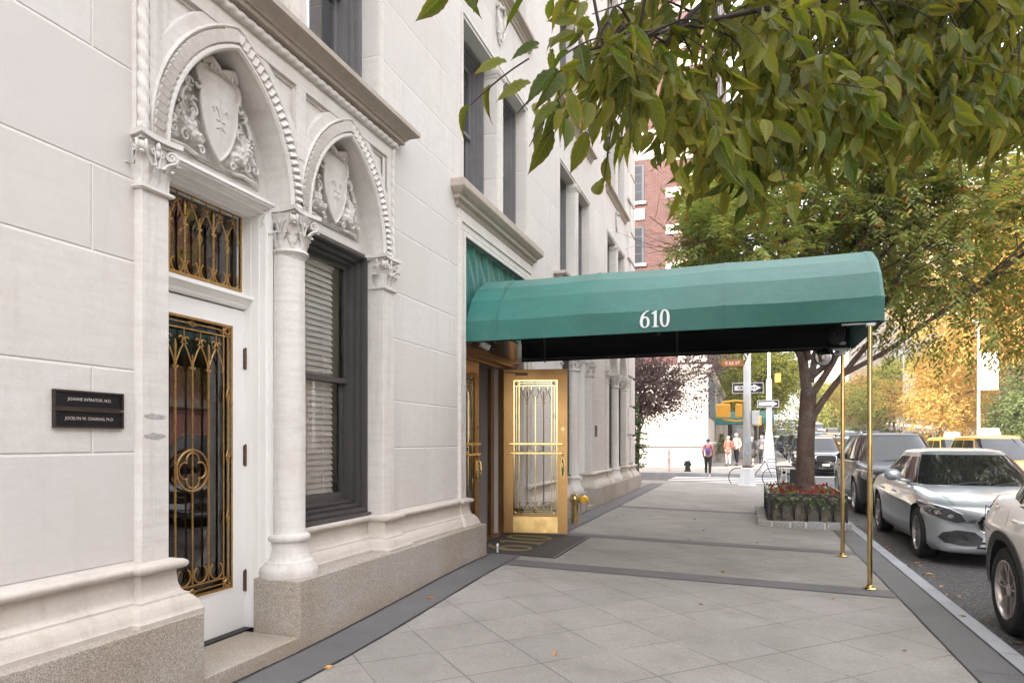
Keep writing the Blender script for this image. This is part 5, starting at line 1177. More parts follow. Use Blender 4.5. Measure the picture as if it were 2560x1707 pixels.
# ================================================================ cars
def interp(T,x):
    for (a,*va),(c,*vc) in zip(T,T[1:]):
        if x<=c:
            t=0 if c==a else (x-a)/(c-a); t=max(0,min(1,t)); return [p+(q-p)*t for p,q in zip(va,vc)]
    return list(T[-1][1:])
PROF=[(0,0),(.55,0),(.82,.005),(.93,.04),(.975,.12),(.985,.26),(.978,.42),(.985,.58),(1.0,.685),(.992,.715),(.962,.80),(.935,.88),(.885,.94),(.80,.975),(.62,.995),(.3,1.005),(0,1.01)]
class Car:
    """local frame: front at y=0 looking towards -y, kerb side at -x, wheels on z=0"""
    def __init__(s,P): s.P=P; s.bvh=None
    def body(s,par):
        P=s.P; L=P['L']; hw=P['W']/2; rows=[]; T=P['top']
        st=[0,.012,.035,.07,.12,.2,.3,.42,.56,.72,.9,1.1,1.3,1.55,1.8,2.1,2.4,2.7,3.0]; st=[q for q in st if q<L*.62]+[L-q for q in (1.6,1.3,1.05,.85,.65,.48,.34,.22,.13,.07,.03,.01,0)]
        for y in st:
            zt,zb,wf=interp(T,y)
            row=[]; 
            full=[(fx,fz) for fx,fz in PROF]+[(-fx,fz) for fx,fz in PROF[::-1][1:-1]]
            ff=max(0,1-y/.9); fr=max(0,1-(L-y)/.8)
            for fx,fz in full:
                x=fx*hw*wf; z=zb+(zt-zb)*fz; yy=y+P.get('bow',.20)*ff**1.5*abs(fx)**2.6-.13*fr**1.5*abs(fx)**2.6
                k=P.get('waist',.012)*math.sin(max(0,(fz-.25)/.6)*PI) if .25<fz<.85 else 0
                row.append((x*(1+k),yy,z))
            rows.append(row)
        b=MB(); b.rows(rows,closed=True); b.add(rows[0],[tuple(range(len(rows[0])))]); b.add(rows[-1],[tuple(range(len(rows[0])))[::-1]])
        o=b.build('body',[s.P['paint'],m_undb],par)
        bm=bmesh.new(); bm.from_mesh(o.data); bmesh.ops.remove_doubles(bm,verts=bm.verts,dist=1e-5); bmesh.ops.recalc_face_normals(bm,faces=bm.faces); bm.to_mesh(o.data); bm.free()
        s.bvh=s._bvh(o.data)
        cut=MB(); 
        for y in P['wheels']:
            for sx in (-1,1):
                cut.lathe([(P['r']+.065,sx*(hw-.28)),(P['r']+.065,sx*(hw+.3))],(0,y,P['r']+.0),28,m=0,ax='x')
        c=cut.build('cut',[m_undb]); c.parent=par
        md=o.modifiers.new('b','BOOLEAN'); md.object=c; md.solver='EXACT'; md.operation='DIFFERENCE'; md.material_mode='TRANSFER'
        bpy.context.view_layer.update(); dg=bpy.context.evaluated_depsgraph_get(); me=bpy.data.meshes.new_from_object(o.evaluated_get(dg)); o.modifiers.clear(); o.data=me; me.name='body'; bpy.data.objects.remove(c)
        bm=bmesh.new(); bm.from_mesh(me)
        for f in bm.faces: f.smooth=True
        for e in bm.edges:
            if len(e.link_faces)==2 and e.calc_face_angle(0)>R(38): e.smooth=False
        bm.to_mesh(me); bm.free(); return o
    def _bvh(s,me): return BVHTree.FromPolygons([v.co.copy() for v in me.vertices],[tuple(p.vertices) for p in me.polygons])
    def ringpt(s,h,phi,off=0):
        P=s.P; z0,z1=P['gz']; hh=max(0,h); yf=P['gf'][0]+(P['gf'][1]-P['gf'][0])*hh**P.get('gfe',1.0); yr=P['gr'][0]+(P['gr'][1]-P['gr'][0])*hh**P.get('gre',1.1); hw=P['gw'][0]+(P['gw'][1]-P['gw'][0])*hh**1.15
        n=P.get('gn',4.2); c,q=math.cos(phi),math.sin(phi); x=hw*abs(c)**(2/n)*(1 if c>0 else -1); hl=(yr-yf)/2; y=(yr+yf)/2+hl*abs(q)**(2/n)*(1 if q>0 else -1)
        return Vector((x,y,z0+(z1-z0)*h))
    def green(s,par):
        P=s.P; K=56; rows=[]
        for h in (-.05,0,.12,.3,.5,.7,.84,.92,.965,1.0):
            rows.append([s.ringpt(h,2*PI*k/K) for k in range(K)])
        top=rows[-1]; cy=sum(p.y for p in top)/K
        for sc_,dz in ((.965,.018),(.9,.034),(.75,.052),(.5,.065),(.2,.071)):
            rows.append([Vector((p.x*sc_,cy+(p.y-cy)*sc_,top[0].z+dz)) for p in top])
        b=MB(); b.rows(rows,closed=True); b.add(rows[-1],[tuple(range(K))]); o=b.build('roof',s.P['paint'],par,smooth=True); s.gb=s._bvh(o.data); return o
    def hit(s,bv,o,d):
        loc,n,i,dist=bv.ray_cast(Vector(o),Vector(d)); return loc,n
    def patch(s,name,poly,ax,mat,par,bv=None,off=.004,rings=4,side=1,flat=False,thick=None):
        """star shaped outline projected on the car: ax 'f' front (x,z), 'r' rear (x,z), 's' side (y,z), 't' top (x,y)"""
        bv=bv or s.bvh; cx=sum(p[0] for p in poly)/len(poly); cz=sum(p[1] for p in poly)/len(poly); rowsP=[]; d={'f':(0,1,0),'r':(0,-1,0),'s':(-side,0,0),'t':(0,0,-1)}[ax]
        dense=[]
        for i in range(len(poly)):
            a,c=poly[i],poly[(i+1)%len(poly)]; k=max(1,int(math.hypot(a[0]-c[0],a[1]-c[1])/.06))
            dense+= [(a[0]+(c[0]-a[0])*j/k,a[1]+(c[1]-a[1])*j/k) for j in range(k)]
        def P3(a,c):
            o={'f':(a,-3,c),'r':(a,s.P['L']+3,c),'s':(side*3,a,c),'t':(a,c,4)}[ax]; l,n=s.hit(bv,o,d)
            if l is None: return None
            if n.dot(Vector(d))>0: n=-n
            return l+n*off
        rows=[]
        for j in range(rings+1):
            k=max(.02,j/rings); rows.append([P3(cx+(a-cx)*k,cz+(c-cz)*k) for a,c in dense])
        last=None
        for r in rows:
            for i in range(len(r)):
                if r[i] is None: r[i]=next((q for q in r if q is not None),None)
        if any(p is None for r in rows for p in r): return None
        b=MB(); b.rows(rows,closed=True); b.add(rows[0],[tuple(range(len(dense)))])
        if thick is None: thick=off
        return b.build(name,mat,par,smooth=True)
    def seam(s,pts,ax,par,name='panel_gap',w=.005,mat=None,side=1,bv=None,off=.002):
        bv=bv or s.bvh; d={'f':(0,1,0),'r':(0,-1,0),'s':(-side,0,0),'t':(0,0,-1)}[ax]; A=[];B=[]
        dense=[]
        for a,c in zip(pts,pts[1:]):
            k=max(1,int(math.hypot(a[0]-c[0],a[1]-c[1])/.06)); dense+=[(a[0]+(c[0]-a[0])*j/k,a[1]+(c[1]-a[1])*j/k) for j in range(k)]
        dense.append(pts[-1])
        for i,(a,c) in enumerate(dense):
            p=dense[max(0,i-1)];q=dense[min(len(dense)-1,i+1)]; tx,tz=q[0]-p[0],q[1]-p[1]; l=math.hypot(tx,tz) or 1; nx,nz=-tz/l*w/2,tx/l*w/2
            rr=[]
            for e in (1,-1):
                u,v=a+nx*e,c+nz*e; o={'f':(u,-3,v),'r':(u,s.P['L']+3,v),'s':(side*3,u,v),'t':(u,v,4)}[ax]; lo,n=s.hit(bv,o,d)
                if lo is None: break
                if n.dot(Vector(d))>0: n=-n
                rr.append(lo+n*off)
            if len(rr)==2: A.append(rr[0]);B.append(rr[1])
        if len(A)<2: return None
        b=MB(); b.strip(A,B); return b.build(name,mat or m_seam,par)
    def glasswork(s,par):
        P=s.P; K=24
        def gp(name,h0,h1,f0,f1,kind,mat=m_carg):
            rows=[]
            for j in range(7):
                h=h0+(h1-h0)*j/6; r=[]
                for i in range(K+1):
                    t=f0+(f1-f0)*i/K; n=P.get('gn',4.2)
                    if kind=='front': a=math.asin(min(1,abs(t))**(n/2))*(1 if t>0 else -1); phi=-PI/2+a
                    elif kind=='rear': a=math.asin(min(1,abs(t))**(n/2))*(1 if t>0 else -1); phi=PI/2-a
                    else:
                        a=math.asin(min(1,abs(t))**(n/2))*(1 if t>0 else -1); phi=a if kind=='L' else PI-a
                    p=s.ringpt(h,phi); nn=(s.ringpt(h,phi+.01)-s.ringpt(h,phi-.01)).cross(Vector((0,0,1))); q=s.ringpt(min(1,h+.02),phi)-s.ringpt(h,phi); nn=(s.ringpt(h,phi+.01)-s.ringpt(h,phi-.01)).cross(q).normalized(); r.append(p+nn*.005)
                rows.append(r)
            b=MB(); b.rows(rows); return b.build(name,mat,par,smooth=True)
        gp('windscreen',.04,.93,-.88,.88,'front'); gp('rear_window',.12,.88,-.8,.8,'rear')
        for kind in 'LR':
            for f0,f1 in P['side']: gp('side_window',.06,.86,f0,f1,kind)
    def wheel(s,par,x,y,spokes,style=0):
        P=s.P; r=P['r']; sx=1 if x>0 else -1; w=.22; T=MB()
        def M_(b): b.M=Matrix.Translation((x,y,r))@Matrix.Scale(sx,4,(1,0,0)); return b
        b=M_(MB()); b.lathe([(r*.66,-w),(r*.93,-w),(r*.99,-w+.03),(r,-w+.05),(r,-.05),(r*.985,-.02),(r*.92,0),(r*.80,.004),(r*.70,-.006),(r*.665,-.02)],(0,0,0),40,ax='x',cap=False); ty=b.build('wheel',m_tire,par,angle=35)
        b=M_(MB()); R1=r*.68; b.lathe([(R1,-.006),(R1*1.01,-.002),(R1*.97,.0),(R1*.94,-.012),(R1*.92,-.05),(R1*.9,-.16)],(0,0,0),36,ax='x',m=0,cap=False)
        b.lathe([(0,-.10),(R1*.9,-.10)],(0,0,0),24,ax='x',m=1)
        for k in range(spokes):
            a=2*PI*k/spokes+.3
            for da,wd in (((-.13,.16),(.13,.16)) if style==0 else ((-.085,.11),(.085,.11))):
                pts=[]
                i0,i1=a+da*.5,a+da*1.6; p=lambda rad,an,xx:(xx,rad*math.cos(an),rad*math.sin(an))
                q=wd*.42; b.add([p(R1*.16,i0-q*1.6,-.03),p(R1*.16,i0+q*1.6,-.03),p(R1*.95,i1+q*.42,-.014),p(R1*.95,i1-q*.42,-.014),p(R1*.16,i0-q*1.6,-.06),p(R1*.16,i0+q*1.6,-.06),p(R1*.95,i1+q*.42,-.05),p(R1*.95,i1-q*.42,-.05)],[(0,1,2,3),(0,3,7,4),(1,5,6,2),(2,6,7,3)],0)
        b.lathe([(R1*.2,-.055),(R1*.2,-.03),(R1*.13,-.022),(0,-.020)],(0,0,0),18,ax='x',m=0)
        b.build('rim',[s.P.get('rim',m_rim),m_rimd],ty,angle=35)
def make_car(name,label,P,loc,group=None,detail=2):
    T=thing(name,label,'car',loc,P.get('rz',0),group); C=Car(P); bd=C.body(T); C.green(T); C.glasswork(T); hw=P['W']/2; L=P['L']
    for y in P['wheels']:
        for sx in (-1,1): C.wheel(T,sx*(hw-.012),y,P.get('spokes',5),P.get('style',0))
    b=MB(); b.box(-hw+.2,hw-.2,.35,L-.35,.18,.34); b.build('underbody',m_undb,T)
    sy=lambda poly:[(-a,c) for a,c in poly]
    for side in (-1,1):
        if P.get('lamp'): 
            C.patch('headlight',P['lamp'] if side>0 else sy(P['lamp']),'f',m_lensd if P.get('dk') else m_lens,T,off=.010)
            if detail>1:
                for k,(lx,lz,r) in enumerate(P.get('bulbs',())): C.patch('lamp_element',[(side*(lx+r*math.cos(a)),lz+r*.75*math.sin(a)) for a in np.linspace(0,2*PI,10,endpoint=False)],'f',m_trim,T,off=.013,rings=2)
            if P.get('drl'): C.seam([(side*a,c) for a,c in P['drl']],'f',T,'daytime_light',w=.012,mat=m_num,off=.014)
        if P.get('tail'): C.patch('tail_light',P['tail'] if side>0 else sy(P['tail']),'r',m_red,T,off=.010)
        if P.get('stail'): C.patch('tail_light',P['stail'],'s',m_red,T,off=.008,side=side)
        for q in P.get('lowgr',()): C.patch('lower_grille',[(side*a,c) for a,c in q],'f',m_undb,T,off=.014,rings=8)
        if detail>1:
            for q in P.get('lowbars',()): C.seam([(side*a,c) for a,c in q],'f',T,'grille_bar',w=.016,mat=m_rimd,off=.012)
        if detail>0:
            for y in P['doors']:
                C.seam([(y,P['dz'][0]),(y-.02,(P['dz'][0]+P['dz'][1])/2),(y+P.get('dl',.03),P['dz'][1])],'s',T,side=side)
            C.seam([(P['doors'][0]+.02,P['dz'][0]),(P['doors'][-1],P['dz'][0])],'s',T,side=side)
            for y in P['handles']:
                b=MB(); l,n=C.hit(C.bvh,(side*3,y,P['hz']),(-side,0,0))
                if l: b.tube([(l.x+side*.004,y-.085,P['hz']),(l.x+side*.028,y-.06,P['hz']),(l.x+side*.030,y+.06,P['hz']+.004),(l.x+side*.004,y+.09,P['hz']+.004)],[.011,.014,.014,.010],8); b.build('door_handle',P['paint'],T,smooth=True)
            if P.get('clad'):
                for yw in P['wheels']:
                    R0=P['r']+.065; arc=[(yw+(R0+.028)*math.cos(a),P['r']+(R0+.028)*math.sin(a)) for a in np.linspace(-.15,PI+.15,26)]
                    C.seam(arc,'s',T,'arch_cladding',w=.075,mat=m_undb,side=side,off=.012)
                C.seam([(P['wheels'][0]+P['r']+.06,.33),(P['wheels'][1]-P['r']-.06,.33)],'s',T,'sill_cladding',w=.17,mat=m_undb,side=side,off=.010)
            # window surround and mirror
            b=MB(); pts=[C.ringpt(.03,(math.asin(abs(t)**(P.get('gn',4.2)/2))*(1 if t>0 else -1)) if side>0 else PI-(math.asin(abs(t)**(P.get('gn',4.2)/2))*(1 if t>0 else -1)))+Vector((side*.006,0,0)) for t in np.linspace(-.86,.86,24)]; b.tube(pts,.007,5); b.build('window_trim',m_trim if P.get('chr') else m_undb,T)
            my=P['my']; b=MB(); x0=side*(hw*.86); mz=P['gz'][0]+.10
            b.tube([(x0,my+.05,mz-.06),(side*(hw+.03),my+.02,mz-.02)],[.03,.022],6); 
            ell(b,(side*(hw+.11),my,mz+.04),(.115,.075,.085),0,14,10); b.build('wing_mirror',P['paint'],T,smooth=True)
    if P.get('grille'):
        C.patch('grille_surround',[(a*1.045,P['gc']+(c-P['gc'])*1.07) for a,c in P['grille']],'f',m_trim,T,off=.008,rings=6); g=C.patch('grille',P['grille'],'f',m_seam,T,off=.012,rings=6)
        if detail>1:
            z0=min(c for a,c in P['grille']);z1=max(c for a,c in P['grille']); w=max(a for a,c in P['grille'])
            if P.get('bars')=='v':
                for k in np.linspace(-w*.85,w*.85,17): C.seam([(k,z0+.03+abs(k)*.06),(k,z1-.02-abs(k)*.06)],'f',T,'grille_bar',w=.008,mat=m_rimd,off=.016)
                C.seam([(-w*.93,(z0+z1)/2+.01),(w*.93,(z0+z1)/2+.01)],'f',T,'grille_bar',w=.028,mat=m_trim,off=.022)
            else:
                for k in np.linspace(z0+.03,z1-.03,P.get('nb',4)): C.seam([(-w*.9,k),(w*.9,k)],'f',T,'grille_bar',w=.016,mat=m_trim,off=.016)
    if P.get('intake'): C.patch('air_intake',P['intake'],'f',m_seam,T,off=.006,rings=5)
    if P.get('hood') and detail>1:
        for side in (-1,1): C.seam([(side*a,c) for a,c in P['hood']],'t',T,w=.006,off=.002)
    if detail>1:
        b=MB(); 
        for x in (-.38,.12): 
            p0=C.ringpt(.0,-PI/2); b.tube([(x,p0.y-.02,p0.z+.03),(x+.25,p0.y+.03,p0.z+.06),(x+.52,p0.y+.06,p0.z+.065)],.008,5)
        b.build('wiper',m_undb,T)
    if P.get('plate'): C.patch('number_plate',[(-.15,P['plate']-.05),(.15,P['plate']-.05),(.15,P['plate']+.05),(-.15,P['plate']+.05)],'f',m_platem,T,off=.02,rings=2)
    if P.get('sign'):
        b=MB(); z=P['gz'][1]+.06; y=(P['gf'][1]+P['gr'][1])/2-.3; b.prism([(-.3,z),(.3,z),(.24,z+.22),(-.24,z+.22)],y-.08,y+.08,ax='y'); b.build('roof_sign',m_signw,T)
    if P.get('rails'):
        for sx in (-1,1):
            b=MB(); z=P['gz'][1]+.05; b.tube([(sx*P['gw'][1]*.9,P['gf'][1]+.25,z-.02),(sx*P['gw'][1]*.9,P['gf'][1]+.4,z+.03),(sx*P['gw'][1]*.9,P['gr'][1]-.4,z+.03),(sx*P['gw'][1]*.9,P['gr'][1]-.2,z-.02)],.016,6); b.build('roof_rail',m_gal,T)
    return T
m_platem=M('number plate',(.75,.72,.55),.4); m_signw=M('roof sign',(.75,.74,.7),.4)
pt_silver=paint('silver paint',(.40,.43,.455),.55,.30); pt_dark=M('dark grey paint',(.016,.020,.028),.45,var=0,coat=.3,spec=.25); pt_white=paint('pearl white paint',(.84,.81,.76),.0,.4); pt_blk=paint('black paint',(.012,.012,.014),.2,.2); pt_yel=paint('taxi yellow',(.55,.28,.03),.0,.35); pt_van=paint('van white',(.75,.75,.74),.0,.35); pt_blue=paint('blue grey paint',(.12,.17,.23),.5,.3)
sedan=dict(L=4.75,W=1.84,r=.335,wheels=(.86,3.72),paint=pt_silver,top=[(0,.60,.30,.58),(.015,.66,.24,.70),(.05,.715,.20,.80),(.12,.755,.17,.88),(.3,.80,.16,.955),(.6,.855,.17,.99),(1.0,.905,.18,1.0),(1.4,.945,.18,1.0),(2.4,.965,.18,1.0),(3.6,1.005,.18,1.0),(4.2,1.01,.20,.985),(4.5,.985,.24,.94),(4.68,.93,.28,.86),(4.75,.80,.36,.74)],
 gz=(.925,1.385),gf=(1.32,2.16),gr=(4.38,3.55),gw=(.83,.60),side=((-.80,-.10),(-.055,.52),(.56,.76)),spokes=10,style=1,dk=1,chr=1,
 lamp=[(.50,.565),(.56,.655),(.66,.70),(.80,.735),(.885,.755),(.90,.70),(.86,.63),(.74,.585),(.60,.55)],drl=[(.54,.66),(.66,.715),(.80,.748),(.875,.762)],bulbs=((.66,.625,.032),(.78,.66,.034)),
 grille=[(-.36,.63),(-.40,.56),(-.36,.47),(-.26,.425),(.26,.425),(.36,.47),(.40,.56),(.36,.63),(.30,.655),(-.30,.655)],gc=.54,bars='v',
 lowgr=([(.34,.37),(.42,.44),(.60,.455),(.74,.42),(.785,.36),(.72,.295),(.55,.265),(.38,.28)],),intake=[(-.42,.25),(.42,.25),(.36,.33),(-.36,.33)],
 doors=(1.45,2.55,3.45),dz=(.26,.93),handles=(2.38,3.28),hz=.80,my=1.75,hood=[(.62,.25),(.66,.7),(.70,1.35)],tail=[(.45,.80),(.85,.83),(.86,.93),(.45,.92)])
random.seed(3)
SD=make_car('sedan','silver sedan parked at the kerb, between the white and the dark grey cars',sedan,(3.06,9.62,-.135),'cars parked along the kerb')
suvd=dict(L=5.1,W=1.98,r=.38,wheels=(.98,4.0),paint=pt_dark,top=[(0,.66,.34,.66),(.02,.76,.28,.78),(.07,.86,.24,.86),(.18,.95,.22,.94),(.4,1.02,.22,.98),(.8,1.075,.24,1.0),(1.3,1.12,.24,1.0),(2.5,1.14,.24,1.0),(4.2,1.16,.24,1.0),(4.8,1.15,.28,.97),(5.03,1.08,.34,.92),(5.1,.95,.45,.85)],
 gz=(1.09,1.70),gf=(1.30,2.12),gr=(5.02,4.55),gw=(.90,.68),gfe=1,side=((-.80,-.18),(-.13,.42),(.46,.84)),spokes=6,chr=1,
 lamp=[(.58,.74),(.62,.86),(.78,.93),(.93,.97),(.95,.90),(.90,.78),(.74,.72)],bulbs=((.72,.82,.05),),grille=[(-.42,.88),(-.40,.70),(-.3,.62),(.3,.62),(.40,.70),(.42,.88),(.3,.92),(-.3,.92)],gc=.78,nb=6,intake=[(-.6,.36),(.6,.36),(.5,.50),(-.5,.50)],
 lowgr=([(.62,.42),(.80,.42),(.84,.54),(.66,.54)],),doors=(1.55,2.7,3.7),dz=(.36,1.08),handles=(2.5,3.5),hz=.97,my=1.85,hood=[(.60,.3),(.70,.8),(.78,1.4)],plate=.45,rails=1,tail=[(.6,.9),(.94,.9),(.94,1.12),(.6,1.12)])
D1=make_car('parked_suv','dark grey sport utility car parked directly behind the silver sedan',suvd,(3.18,15.6,-.135),'cars parked along the kerb')
suvw=dict(L=4.4,W=1.82,r=.35,wheels=(.92,3.57),paint=pt_white,rim=M('bright alloy',(.62,.57,.55),.3,metal=.7),top=[(0,.66,.34,.62),(.02,.74,.27,.76),(.07,.83,.22,.84),(.2,.92,.22,.92),(.4,.98,.22,.97),(.8,1.02,.22,1.0),(1.3,1.05,.22,1.0),(2.5,1.08,.22,1.0),(3.7,1.13,.22,1.0),(4.12,1.14,.24,.985),(4.3,1.08,.28,.93),(4.38,.98,.34,.86),(4.4,.86,.42,.80)],waist=.02,
 gz=(1.02,1.58),gf=(1.20,2.0),gr=(4.26,3.60),gw=(.83,.62),gre=1.0,side=((-.80,-.14),(-.10,.44),(.49,.74)),spokes=5,clad=1,
 lamp=[(.55,.76),(.6,.86),(.85,.92),(.86,.80),(.7,.74)],grille=[(-.4,.85),(-.3,.68),(.3,.68),(.4,.85)],gc=.77,doors=(1.5,2.6,3.42),dz=(.40,1.0),dl=.16,handles=(2.42,3.27),hz=.93,my=1.7,
 stail=[(4.02,1.01),(4.12,1.07),(4.26,1.09),(4.36,1.04),(4.38,.92),(4.30,.86),(4.18,.95)],tail=[(.45,.90),(.85,.88),(.86,1.06),(.6,1.08)])
D2=make_car('parked_suv','pearl white sport utility car with black wheel arches, parked nearest the camera',suvw,(2.875,2.98,-.135),'cars parked along the kerb')
C=Car(suvw); # fuel flap seam near the tail
b=MB(); b.tube([(-.912,3.86,.98),(-.905,4.0,1.0),(-.90,4.04,.9),(-.912,4.0,.82),(-.918,3.86,.80)],.003,4); b.build('fuel_flap',m_seam,D2)
# traffic
TG='cars in the traffic coming down the avenue'
suvb=dict(suvd,paint=pt_blk,plate=.5,chr=0,lamp=[(.52,.80),(.56,.90),(.80,.95),(.93,.93),(.92,.84),(.80,.78)],bulbs=((.66,.85,.05),(.8,.86,.04)))
B1=make_car('crossing_suv','black sport utility car with round lit headlamps waiting behind the tree trunk',suvb,(3.35,33.5,-.135),TG,1)
for sx in (-.74,.74):
    b=MB(); ell(b,(sx,.10,.68),(.09,.03,.075),0,12,8); b.build('fog_lamp',m_num,B1,smooth=True)
taxi=dict(L=4.9,W=1.9,r=.34,wheels=(.95,3.9),paint=pt_yel,top=[(0,.62,.32,.64),(.02,.72,.26,.78),(.08,.82,.2,.88),(.3,.92,.2,.96),(.8,.99,.2,1.0),(1.3,1.03,.2,1.0),(2.5,1.05,.2,1.0),(4.4,1.08,.2,1.0),(4.75,1.05,.25,.96),(4.9,.9,.4,.86)],
 gz=(1.0,1.68),gf=(.85,1.95),gr=(4.85,4.5),gw=(.88,.66),side=((-.78,-.30),(-.25,.28),(.33,.84)),spokes=6,lamp=[(.52,.62),(.56,.74),(.86,.84),(.9,.74),(.8,.64)],grille=[(-.35,.70),(-.3,.56),(.3,.56),(.35,.70)],gc=.63,intake=[(-.5,.3),(.5,.3),(.42,.42),(-.42,.42)],doors=(1.3,2.4,3.6),dz=(.3,1.0),handles=(2.2,3.4),hz=.9,my=1.5,plate=.42,sign=1,tail=[(.6,.9),(.9,.9),(.9,1.1),(.6,1.1)])
X1=make_car('taxi','yellow minivan taxi with roof sign crossing behind the silver sedan',taxi,(7.0,21.6,-.135),TG,1)
pt_red=paint('red paint',(.4,.03,.02),0,.35)
def cpy(src,x,y,label,rz=0,pm=None,group=TG,name=None):
    c=copy_tree(src); c.location=(x,y,-.135+rise(y)); c.rotation_euler=(0,0,rz); c['label']=label; c['group']=group
    if name: c.name=name
    if pm:
        old=src['_paint'] if '_paint' in src else None
        for ch in c.children:
            if ch.type=='MESH' and any(m in (pt_yel,pt_blk,pt_dark,pt_silver,pt_white) for m in ch.data.materials):
                ch.data=ch.data.copy()
                for i,m in enumerate(ch.data.materials):
                    if m in (pt_yel,pt_blk,pt_dark,pt_silver,pt_white): ch.data.materials[i]=pm
    return c
cpy(X1,8.2,30.5,'yellow minivan taxi following behind the nearer taxi'); cpy(B1,8.7,13.8,'black sport utility car passing at the right edge, beyond the silver sedan')
cpy(SD,6.0,57.5,'yellow saloon taxi seen between the tree trunk and the farther brass post',pm=pt_yel,name='taxi')
cpy(B1,3.3,40.5,'black sport utility car waiting directly behind the first black one')
cpy(B1,.0+3.4,47.5,'third dark car in the waiting row')
row=[(9.2,49,SD,pt_white,'white saloon in the outer lane beyond the crossing'),(6.1,66,SD,pt_blue,'blue grey saloon in the middle lane'),(9.4,58,B1,pt_dark,'grey sport utility car in the outer lane'),(6.0,73,X1,pt_yel,'yellow taxi van far up the middle lane'),(9.2,70,SD,pt_silver,'silver saloon far up the outer lane'),(6.2,86,B1,pt_white,'white sport utility car far up the middle lane'),(9.3,84,SD,pt_yel,'yellow saloon taxi far up the outer lane'),(6.0,100,SD,pt_blue,'small far blue saloon'),(9.3,101,X1,pt_van,'white van far up the avenue'),(6.1,116,B1,pt_blk,'tiny far black car'),
     (6.0,130,SD,pt_white,'tiny far white saloon in the middle lane'),(9.3,120,B1,pt_yel,'tiny far yellow cab in the outer lane'),(6.1,146,X1,pt_yel,'tiny farthest yellow cab in the middle lane'),(9.2,138,SD,pt_blk,'tiny far black saloon in the outer lane'),(3.2,90,B1,pt_blk,'black car parked farther up the avenue'),(3.2,102,SD,pt_van,'white saloon parked farther up the avenue'),(9.3,160,B1,pt_van,'tiny farthest white car in the outer lane'),(6.1,168,SD,pt_red,'tiny farthest red saloon in the middle lane'),
     (3.2,58,SD,pt_blue,'blue grey saloon parked up the avenue'),(3.1,68,B1,pt_van,'white car parked up the avenue'),(3.1,78,SD,pt_dark,'dark saloon parked far up the avenue')]
for x,y,s_,pm,lab in row: cpy(s_,x,y,lab,pm=pm,name='traffic_car')
for x,y,pm,lab in ((21.5,52,pt_yel,'yellow taxi on the far side of the median'),(24.5,75,pt_silver,'silver car on the far side of the median'),(21.6,90,pt_white,'white car on the far side of the median'),(28.2,66,pt_dark,'dark car parked on the far side of the avenue')): cpy(SD,x,y,lab,PI,pm,'cars beyond the median','traffic_car')
# white delivery van waiting in the side street, partly hidden by the fir
V=thing('delivery_van','white delivery van with dark louvres standing in the side street beside the fir','van',(-4.9,28.6,-.135),R(90)) 
b=MB(); b.cbox(-.95,.95,.9,5.6,.45,2.35,.06); b.build('cargo_body',pt_van,V)
b=MB(); b.prism([(0,.45),(0,.95),(.35,1.15),(.9,2.05),(1.0,2.05),(1.0,.45)],-.92,.92,ax='x'); b.build('cab',pt_van,V)
b=MB(); b.add([(-.8,.37,1.17),(.8,.37,1.17),(.74,.85,1.95),(-.74,.85,1.95)],[(0,1,2,3)]); b.M=Matrix.Translation((0,-.012,.006)); b.build('windscreen',m_carg,V,loc=(0,-.02,.01))
for sx in (-1,1):
    b=MB(); b.add([(sx*.925,.6,1.2),(sx*.925,1.0,1.2),(sx*.925,1.0,1.9),(sx*.925,.88,1.9)],[(0,1,2,3)]); b.build('side_window',m_carg,V)
    b=MB(); b.cbox(sx*.75-.12,sx*.75+.12,-.02,.05,.62,.80,.02); b.build('headlight',m_lens,V)
b=MB(); b.cbox(-.93,.93,-.06,.04,.40,.58,.03); b.build('bumper',m_gal,V)
b=MB(); 
for k in range(4): b.box(-.5,.5,-.012,.01,.66+k*.06,.69+k*.06)
b.build('grille',m_seam,V)
for y in (1.0,4.6):
    for sx in (-1,1): b=MB(); b.lathe([(.2,-.1),(.36,-.1),(.37,-.05),(.37,.08),(.33,.1),(.2,.1)],(sx*.86,y,.37),24,ax='x'); w_=b.build('wheel',m_tire,V,angle=40); b=MB(); b.lathe([(0,sx*.03+.0),(.2,sx*.06)],(sx*.86,y,.37),16,ax='x'); b.build('rim',m_rim,w_)
